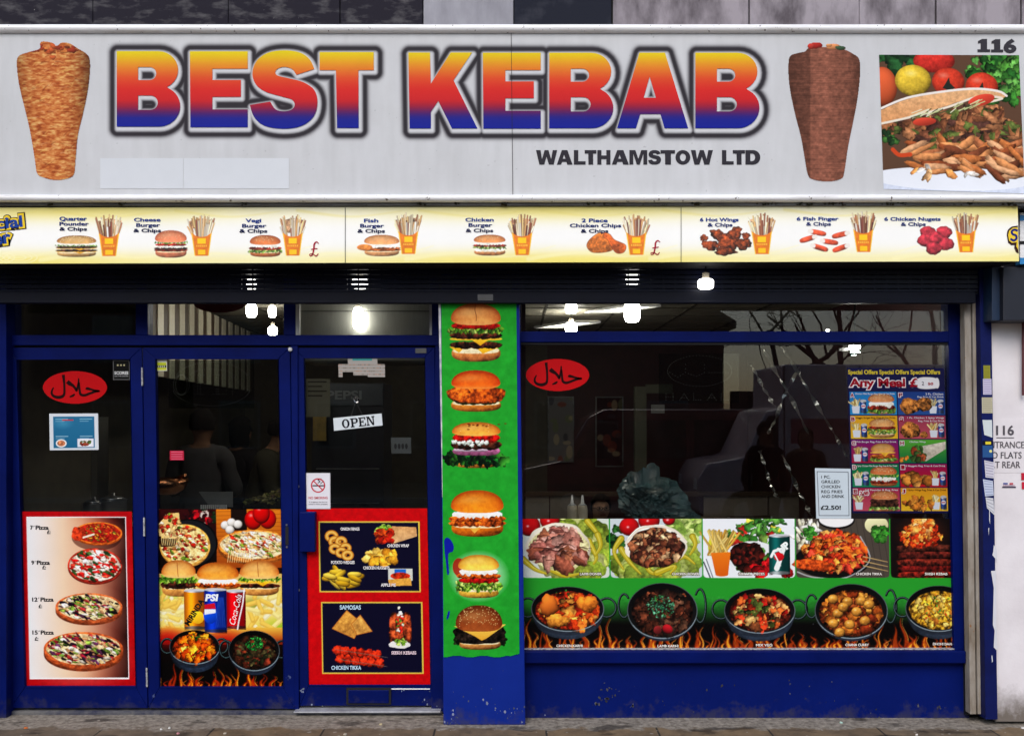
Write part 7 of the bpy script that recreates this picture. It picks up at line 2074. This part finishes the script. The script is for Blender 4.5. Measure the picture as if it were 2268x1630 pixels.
# ================================================================ people
def person(label, loc, yaw, skin, hair, top, legs, pose='stand', scale=1.0, short=True, shoes=(0.02, 0.02, 0.02), glasses=False, bow=0.0, longhair=False, bag=None):
    V = []; E = []; C = []; R = []
    def p(x, y, z, r, r2=None):
        V.append(Vector((x, y, z))); R.append((r, r2 or r)); return len(V) - 1
    def e(a, b, col):
        E.append((a, b)); C.append(col)
    sit = pose == 'sit'
    dz = -0.45 if sit else 0.0
    pel = p(0, 0, 0.95 + dz, 0.145, 0.115); wai = p(0, 0, 1.10 + dz, 0.135, 0.105); che = p(0, -bow * 0.10, 1.28 + dz, 0.165, 0.115); upp = p(0, -bow * 0.2, 1.41 + dz, 0.12, 0.09)
    nec = p(0, -bow * 0.24, 1.50 + dz, 0.055); hb = p(0, -0.015 - bow * 0.3, 1.565 + dz, 0.066, 0.072); hm = p(0, -0.02 - bow * 0.34, 1.64 + dz, 0.078, 0.092); ht = p(0, -0.005 - bow * 0.34, 1.715 + dz, 0.058, 0.068)
    e(pel, wai, top); e(wai, che, top); e(che, upp, top); e(upp, nec, skin); e(nec, hb, skin); e(hb, hm, skin); e(hm, ht, skin)
    for s in (-1, 1):
        hip = p(0.095 * s, 0, 0.90 + dz, 0.098)
        if sit:
            kn = p(0.12 * s, -0.42, 0.50, 0.066); an = p(0.12 * s, -0.40, 0.09, 0.045); ft = p(0.13 * s, -0.54, 0.035, 0.035)
        elif pose == 'walk':
            kn = p(0.10 * s, -0.12 * s - 0.03, 0.50, 0.066); an = p(0.10 * s, -0.14 * s + 0.06, 0.09, 0.045); ft = p(0.105 * s, -0.14 * s - 0.08, 0.035, 0.035)
        else:
            kn = p(0.11 * s, -0.015, 0.50, 0.066); an = p(0.115 * s, 0.02, 0.09, 0.045); ft = p(0.135 * s, -0.13, 0.035, 0.036)
        e(pel, hip, legs); e(hip, kn, legs); e(kn, an, legs); e(an, ft, shoes)
        b = -bow * 0.2
        sh = p(0.175 * s, b, 1.405 + dz, 0.066)
        if sit or pose == 'work':
            el = p(0.235 * s, b - 0.05, 1.15 + dz, 0.046); wr = p(0.16 * s, b - 0.28, 1.10 + dz, 0.030); hd_ = p(0.13 * s, b - 0.36, 1.10 + dz, 0.034, 0.022); d = Vector((-0.2 * s, -0.9, -0.25))
        else:
            el = p(0.235 * s, b + 0.03, 1.13 + dz, 0.046); wr = p(0.245 * s, b - 0.05, 0.90 + dz, 0.030); hd_ = p(0.24 * s, b - 0.075, 0.82 + dz, 0.022, 0.036); d = Vector((0, -0.25, -0.97))
        e(upp, sh, top); e(sh, el, top); e(el, wr, skin if short else top); e(wr, hd_, skin)
        side = Vector((0, 1, 0)) if not (sit or pose == 'work') else Vector((1, 0, 0))
        h = V[hd_]
        for k in range(4):
            o1 = h + side * (0.018 * (k - 1.5)) + d * 0.03
            l = (0.035, 0.042, 0.039, 0.030)[k]
            a = p(*(o1), 0.0095); b2 = p(*(o1 + d * l + Vector((0, 0, -0.005))), 0.0088); c2 = p(*(o1 + d * l * 1.8 + Vector((-0.012 * s, 0, -0.012))), 0.0075)
            e(hd_, a, skin); e(a, b2, skin); e(b2, c2, skin)
        tb_ = p(*(h + side * (-0.034 if side.y else -0.03 * s) + d * -0.01), 0.011); tc = p(*(h + side * (-0.046 if side.y else -0.042 * s) + d * 0.03), 0.0085)
        e(hd_, tb_, skin); e(tb_, tc, skin)
        ear = p(0.083 * s, V[hm].y + 0.012, V[hm].z - 0.012, 0.014, 0.022); e(hm, ear, skin)
    nz = p(0, V[hm].y - 0.098, V[hm].z - 0.025, 0.014); e(hm, nz, skin)
    me = bpy.data.meshes.new('body_skeleton')
    me.from_pydata([v[:] for v in V], E, [])
    ob = bpy.data.objects.new('body_skeleton', me); COL.objects.link(ob)
    md = ob.modifiers.new('skin', 'SKIN'); md.use_smooth_shade = True
    for i, sv in enumerate(me.skin_vertices[0].data):
        sv.radius = R[i]; sv.use_root = (i == pel)
    ob.modifiers.new('sub', 'SUBSURF').levels = 1
    ob.modifiers['sub'].render_levels = 2; ob.modifiers['sub'].levels = 2
    bpy.context.view_layer.update()
    dg = bpy.context.evaluated_depsgraph_get()
    mesh = bpy.data.meshes.new_from_object(ob.evaluated_get(dg))
    bpy.data.objects.remove(ob)
    P = np.array([v.co[:] for v in mesh.vertices])
    best = np.full(len(P), 1e9); cols = np.zeros((len(P), 3))
    for (a, b), c in zip(E, C):
        A, B = np.array(V[a]), np.array(V[b]); ab = B - A
        t = np.clip(((P - A) @ ab) / (ab @ ab + 1e-9), 0, 1)
        dd = np.linalg.norm(P - A - t[:, None] * ab, axis=1) / (max(R[a][0], R[b][0]) ** 0.5)
        w = dd < best; best = np.where(w, dd, best); cols[w] = c
    lo = P[:, 2].min()
    cy, sy_ = math.cos(yaw), math.sin(yaw)
    tr = lambda q: Vector((loc[0] + (q[0] * cy - q[1] * sy_) * scale, loc[1] + (q[0] * sy_ + q[1] * cy) * scale, loc[2] + (q[2] - lo) * scale))
    t = thing('person', label, 'person', loc)
    NR = np.array([v.normal[:] for v in mesh.vertices])
    for i, (q, c) in enumerate(zip(P, cols)):
        if tuple(c) == tuple(top) or tuple(c) == tuple(legs):
            k = Vector((q[0] * 1.2, q[1] * 1.2, q[2] * 0.8)) + Vector(loc)
            P[i] = q + NR[i] * (0.010 + 0.030 * (1 - abs(mnoise.noise(k * 7)) * 2.2) * 0.5)
    m = MB(); m.v = [tuple(tr(q)) for q in P]; m.c = [tuple(c) for c in cols]; m.f = [tuple(pp.vertices) for pp in mesh.polygons]
    m.build('body', M['soft'], t, smooth=True)
    bpy.data.meshes.remove(mesh)
    hc = V[hm] + Vector((0, 0.012, 0.022))
    bm = bmesh.new(); bmesh.ops.create_icosphere(bm, subdivisions=3, radius=1.0)
    kill = [v for v in bm.verts if (v.co.y < -0.35 and v.co.z < 0.42) or v.co.z < (-0.55 if not longhair else -0.95)]
    bmesh.ops.delete(bm, geom=kill, context='VERTS')
    bm.verts.index_update()
    mh = MB(); mh.v = [tuple(tr(hc + Vector((v.co.x * 0.092, v.co.y * 0.108, v.co.z * (0.104 if v.co.z > 0 or not longhair else 0.24))) * (1.04 + 0.13 * mnoise.noise(v.co * 6) + 0.08 * mnoise.noise(v.co * 15)))) for v in bm.verts]
    mh.f = [tuple(v.index for v in f.verts) for f in bm.faces]; mh.c = [hair] * len(mh.v); bm.free()
    mh.build('hair', M['soft'], t, smooth=True)
    for s in (-1, 1):
        ey = V[hm] + Vector((0.032 * s, -0.082, 0.0))
        one('eye', M['gloss'], lambda m: m.lathe(tr(ey), [(0.002, -0.009), (0.009, -0.005), (0.009, 0.005), (0.002, 0.009)], 8, (0.02, 0.015, 0.012)), t)
    mo = V[hm] + Vector((0, -0.083, -0.062))
    one('mouth', M['soft'], lambda m: m.tube([tr(mo + Vector((-0.024, 0.006, 0))), tr(mo + Vector((0, -0.002, 0.002))), tr(mo + Vector((0.024, 0.006, 0)))], 0.005, 6, (0.22, 0.07, 0.06)), t)
    if glasses:
        def gl(m):
            for s in (-1, 1):
                c = V[hm] + Vector((0.034 * s, -0.096, -0.002))
                m.tube([tr(c + Vector((0.027 * math.cos(a), 0, 0.019 * math.sin(a)))) for a in np.linspace(0, 6.283, 16)], 0.0026, 6, (0.02, 0.02, 0.022))
                m.tube([tr(c + Vector((0.027 * s, 0, 0))), tr(c + Vector((0.05 * s, 0.10, 0.0)))], 0.0024, 6, (0.02, 0.02, 0.022))
            m.tube([tr(V[hm] + Vector((-0.008, -0.097, 0))), tr(V[hm] + Vector((0.008, -0.097, 0)))], 0.0024, 6, (0.02, 0.02, 0.022))
        one('glasses', M['gloss'], gl, t)
    return t
SK = (0.30, 0.16, 0.10); SKB = (0.20, 0.10, 0.06)
person('dark haired person in grey T-shirt standing with their back to the middle door', (RX(447, 2.1), 2.1, 0.013), math.pi, SKB, (0.012, 0.010, 0.009), (0.085, 0.08, 0.085), (0.02, 0.02, 0.03), 'work', 1.03)
person('person in olive hooded top leaning over the counter, seen from the side', (RX(575, 2.45), 2.45, 0.013), math.pi / 2, SK, (0.012, 0.010, 0.009), (0.055, 0.05, 0.035), (0.02, 0.02, 0.03), 'work', 1.0, False, bow=0.5)
person('dark haired person in black top between the two others at the counter', (RX(532, 3.0), 3.0, 0.013), 2.6, SKB, (0.010, 0.008, 0.008), (0.02, 0.018, 0.02), (0.02, 0.02, 0.03), 'stand', 1.0, False, longhair=True)
person('young person with glasses sitting low behind the window table', (RX(1330, 2.15), 2.55, 0.013), 0.15, (0.58, 0.32, 0.21), (0.012, 0.010, 0.009), (0.03, 0.035, 0.06), (0.02, 0.02, 0.03), 'sit', 0.86, False, glasses=True, bow=0.5)

# ================================================================ the street behind the viewer, seen mirrored in the glass
person('passer-by in a dark hooded coat standing on the pavement across from the window', (RX(1695, 5.5), -5.2, 0.0), math.pi - 0.3, SK, (0.012, 0.01, 0.01), (0.015, 0.015, 0.018), (0.015, 0.015, 0.02), 'walk', 0.98, False)
person('passer-by with long dark hair and brown jacket walking on the pavement', (RX(1785, 6.0), -5.7, 0.0), math.pi + 0.5, SK, (0.02, 0.012, 0.008), (0.07, 0.045, 0.03), (0.015, 0.015, 0.02), 'walk', 0.94, False, longhair=True)

def vehicle(name, label, cat, X, Y, prof, win, width, body, wheels, colour):
    """side silhouette in metres, nose towards lower X"""
    t = thing(name, label, cat, (X, Y, -0.12))
    mt = paint(name + '_paint', colour, rough=0.25, spec=0.5, coat=0.5, bmp=0)
    one('body', mt, lambda m: m.prism([(X + x, z - 0.12) for x, z in prof], Y - width / 2, Y + width / 2), t, bevel=0.05)
    dg_ = paint(name + '_window', (0.012, 0.014, 0.016), rough=0.1, spec=0.6, bmp=0)
    for P in win:
        one('window', dg_, lambda m: m.prism([(X + x, z - 0.12) for x, z in P], Y - width / 2 - 0.012, Y + width / 2 + 0.012), t, bevel=0.01)
    for x, r in wheels:
        for s in (-1, 1):
            w = one('wheel', M['dark'], lambda m: m.lathe((X + x, Y + s * (width / 2 - 0.08), r - 0.12), [(r * 0.6, -0.11), (r, -0.09), (r, 0.09), (r * 0.6, 0.11)], 24, axis='y'), t, smooth=False)
            one('hub', M['steel'], lambda m: m.lathe((X + x, Y + s * (width / 2 - 0.08), r - 0.12), [(r * 0.5, -0.118), (r * 0.5, 0.118)], 16, axis='y'), w)
    if cat == 'van':
        one('side_trim', M['dark'], lambda m: [m.box((X + a, Y - width / 2 - 0.004, z0), (X + b, Y + width / 2 + 0.004, z1)) for a, b, z0, z1 in ((1.38, 1.40, 0.35, 2.6), (4.96, 4.99, 0.35, 2.6), (1.4, 4.95, 0.42, 0.50), (2.6, 2.62, 0.5, 2.6), (3.8, 3.82, 0.5, 2.6), (0.78, 0.80, 0.35, 1.1))], t)
        one('side_stripe', paint('van_stripe', (0.45, 0.10, 0.12), rough=0.4), lambda m: m.box((X + 1.5, Y - width / 2 - 0.003, 1.35), (X + 4.9, Y + width / 2 + 0.003, 1.75)), t)
    else:
        one('side_trim', M['dark'], lambda m: [m.box((X + a, Y - width / 2 - 0.004, z0), (X + b, Y + width / 2 + 0.004, z1)) for a, b, z0, z1 in ((1.82, 1.84, 0.3, 1.8), (3.07, 3.09, 0.3, 1.8), (0.1, 4.7, 0.5, 0.56), (1.84, 4.6, 0.98, 1.0))], t)
    one('headlight', M['rail'], lambda m: (m.box((X + 0.0, Y - width / 2 + 0.1, 0.6), (X + 0.08, Y - width / 2 + 0.4, 0.78)), m.box((X + 0.0, Y + width / 2 - 0.4, 0.6), (X + 0.08, Y + width / 2 - 0.1, 0.78))), t)
    return t
vehicle('box_van', 'white box van parked across the road, mirrored in the shop window', 'van', 3.0, -11.0,
        [(0.02, 0.35), (0.0, 0.9), (0.15, 1.15), (0.75, 1.25), (1.1, 2.0), (1.35, 2.05), (1.36, 2.75), (5.0, 2.75), (5.0, 0.42), (0.1, 0.32)],
        [[(0.86, 1.28), (1.3, 1.28), (1.3, 1.92), (1.13, 1.92)]], 1.95, None, ((0.75, 0.36), (4.1, 0.36)), (0.78, 0.62, 0.66))
vehicle('minibus', 'dark red minibus parked across the road, mirrored in the shop window', 'minibus', 0.2, -13.2,
        [(0.02, 0.35), (0.0, 0.95), (0.7, 1.1), (1.2, 1.9), (1.5, 2.05), (4.6, 2.05), (4.75, 1.2), (4.75, 0.4), (0.1, 0.32)],
        [[(0.95, 1.15), (1.75, 1.15), (1.75, 1.85), (1.32, 1.85)], [(1.9, 1.15), (3.0, 1.15), (3.0, 1.85), (1.9, 1.85)], [(3.15, 1.15), (4.5, 1.15), (4.4, 1.85), (3.15, 1.85)]], 1.9, None, ((0.85, 0.34), (3.8, 0.34)), (0.16, 0.012, 0.016))

M['brick'] = paint('brown_brick', (0.13, 0.07, 0.05), (0.10, 0.05, 0.04), rough=0.85, scale=8, bmp=0.4, bscale=14)
M['slate'] = paint('slate_roof', (0.06, 0.055, 0.06), rough=0.8, scale=10, bmp=0.3)
M['winb'] = paint('house_window', (0.03, 0.035, 0.04), rough=0.1, spec=0.6, bmp=0)
M['greyframe'] = paint('grey_window_frame', (0.16, 0.16, 0.16), rough=0.6, bmp=0)
def terrace(label, x0, x1, h, Y, nwin):
    t = thing('terrace_house', label, 'house', ((x0 + x1) / 2, Y, -0.02))
    one('wall', M['brick'], lambda m: m.prism([(x0, -0.25), (x1, -0.25), (x1, h), ((x0 + x1) / 2, h + 2.0), (x0, h)], Y - 8, Y), t)
    one('roof', M['slate'], lambda m: (m.prism([(x0 - 0.3, h - 0.2), ((x0 + x1) / 2, h + 2.05), ((x0 + x1) / 2, h + 2.25), (x0 - 0.3, h)], Y - 8.2, Y + 0.3), m.prism([(x1 + 0.3, h - 0.2), ((x0 + x1) / 2, h + 2.05), ((x0 + x1) / 2, h + 2.25), (x1 + 0.3, h)], Y - 8.2, Y + 0.3)), t)
    for k in range(nwin):
        for z in (0.9, 3.4):
            if z + 1.4 < h:
                x = x0 + (k + 0.5) * (x1 - x0) / nwin
                w = one('window', M['greyframe'], lambda m: m.box((x - 0.6, Y, z), (x + 0.6, Y + 0.05, z + 1.4)), t)
                one('pane', M['winb'], lambda m: m.box((x - 0.52, Y + 0.051, z + 0.08), (x + 0.52, Y + 0.06, z + 1.32)), w)
terrace('tall brown brick house mirrored at the doors end of the shop', -24, -10, 8.5, -23, 4)
terrace('broad brown brick house mirrored behind the entrance door', -9.4, -1.0, 7.5, -23, 3)
terrace('low gabled brick house mirrored in the window beside bare trees', -0.4, 6.2, 4.6, -23, 2)
fn = one('garden_wall', M['brick'], lambda m: m.box((6.6, -24.0, -0.2), (40, -23.7, 2.6)))
tag(fn, 'brown brick garden wall under the bare trees across the road', 'wall')

M['bark'] = paint('bark', (0.05, 0.04, 0.035), rough=0.9, bmp=0)
def bare_tree(label, x, Y, h, seed):
    rs = np.random.RandomState(seed)
    t = thing('bare_tree', label, 'tree', (x, Y, -0.1))
    trunk, crown = MB(), MB()
    def grow(p, d, l, r, lev):
        pts = [p]; rr = [r]
        for k in range(3):
            d = (d + Vector(rs.randn(3)) * 0.12 + Vector((0, 0, 0.05))).normalized()
            pts.append(pts[-1] + d * l / 3); rr.append(r * (1 - 0.12 * (k + 1)))
        (trunk if lev == 0 else crown).tube(pts, rr, 6 if lev < 3 else 3)
        if lev < 7:
            for _ in range(3 if lev < 2 else 2 + (rs.rand() < 0.35)):
                a = (d + Vector(rs.randn(3)) * (0.55 if lev else 0.5)).normalized()
                grow(pts[-1 if rs.rand() < 0.6 else 2], a, l * (0.62 + 0.2 * rs.rand()), rr[-1] * 0.72, lev + 1)
    grow(Vector((x, Y, -0.2)), Vector((0, 0, 1)), h * 0.33, h * 0.022, 0)
    trunk.build('trunk', M['bark'], t, fix=False); crown.build('crown', M['bark'], t, fix=False)
bare_tree('bare winter tree nearest the low gabled house across the road', 8.0, -25.5, 9.5, 1)
bare_tree('bare winter tree in the middle of the row behind the garden wall', 10.6, -26, 10.5, 2)
bare_tree('bare winter tree farthest along the row behind the garden wall', 13.5, -26, 9.5, 3)

bare_tree('bare winter tree leaning over the low gabled house roof', 6.4, -28, 11.0, 4)
bare_tree('bare winter tree at the far end of the garden wall', 16.5, -27, 10.0, 5)
# ================================================================ litter on the pavement
def litter(label, x, y, cat, col, size, seed):
    rs = np.random.RandomState(seed)
    d = H * F / (y - YH)
    Y = d - D
    c = Vector((RX(x, Y), Y, 0.002))
    m = MB()
    n = 9
    top = [(c.x + size * (0.7 + 0.5 * rs.rand()) * math.cos(a), c.y + size * (0.6 + 0.5 * rs.rand()) * math.sin(a)) for a in np.linspace(0, 6.283, n + 1)[:-1]]
    vs = [(px, py, 0.002) for px, py in top] + [(c.x + (px - c.x) * 0.75, c.y + (py - c.y) * 0.75, 0.006 + 0.004 * rs.rand()) for px, py in top] + [(c.x, c.y, 0.009)]
    m.add(vs, [(i, (i + 1) % n, n + (i + 1) % n, n + i) for i in range(n)] + [(n + i, n + (i + 1) % n, 2 * n) for i in range(n)], L3(*col))
    o = m.build(cat.replace(' ', '_'), M['solid'])
    tag(o, label, cat)
litter('white chewing gum blob by the dark stain before the middle door', 357, 1615, 'chewing gum', (220, 220, 216), 0.008, 1)
litter('second white gum blob just behind the first by the dark stain', 375, 1612, 'chewing gum', (226, 226, 222), 0.008, 2)
litter('pale pink scrap on the dark stained pavement', 394, 1624, 'paper scrap', (200, 140, 146), 0.012, 3)
litter('small orange crumb on the pavement near the corner post', 57, 1612, 'crumb', (206, 110, 50), 0.010, 4)
litter('flat grey gum blob on brown slab before the middle door', 498, 1624, 'chewing gum', (176, 164, 146), 0.013, 5)
litter('cream gum blob near the entrance threshold', 843, 1604, 'chewing gum', (206, 190, 150), 0.009, 6)
litter('grey gum blob with a dark twig before the entrance door', 765, 1626, 'chewing gum', (178, 168, 150), 0.013, 7)
litter('mint green scrap by the window wall', 1863, 1600, 'paper scrap', (176, 210, 196), 0.010, 8)
litter('white folded scrap at the foot of the white wall', 2292 - 26, 1612, 'paper scrap', (220, 216, 214), 0.016, 9)
litter('tiny white crumb midway along the window wall', 2030, 1627, 'crumb', (220, 214, 206), 0.008, 10)
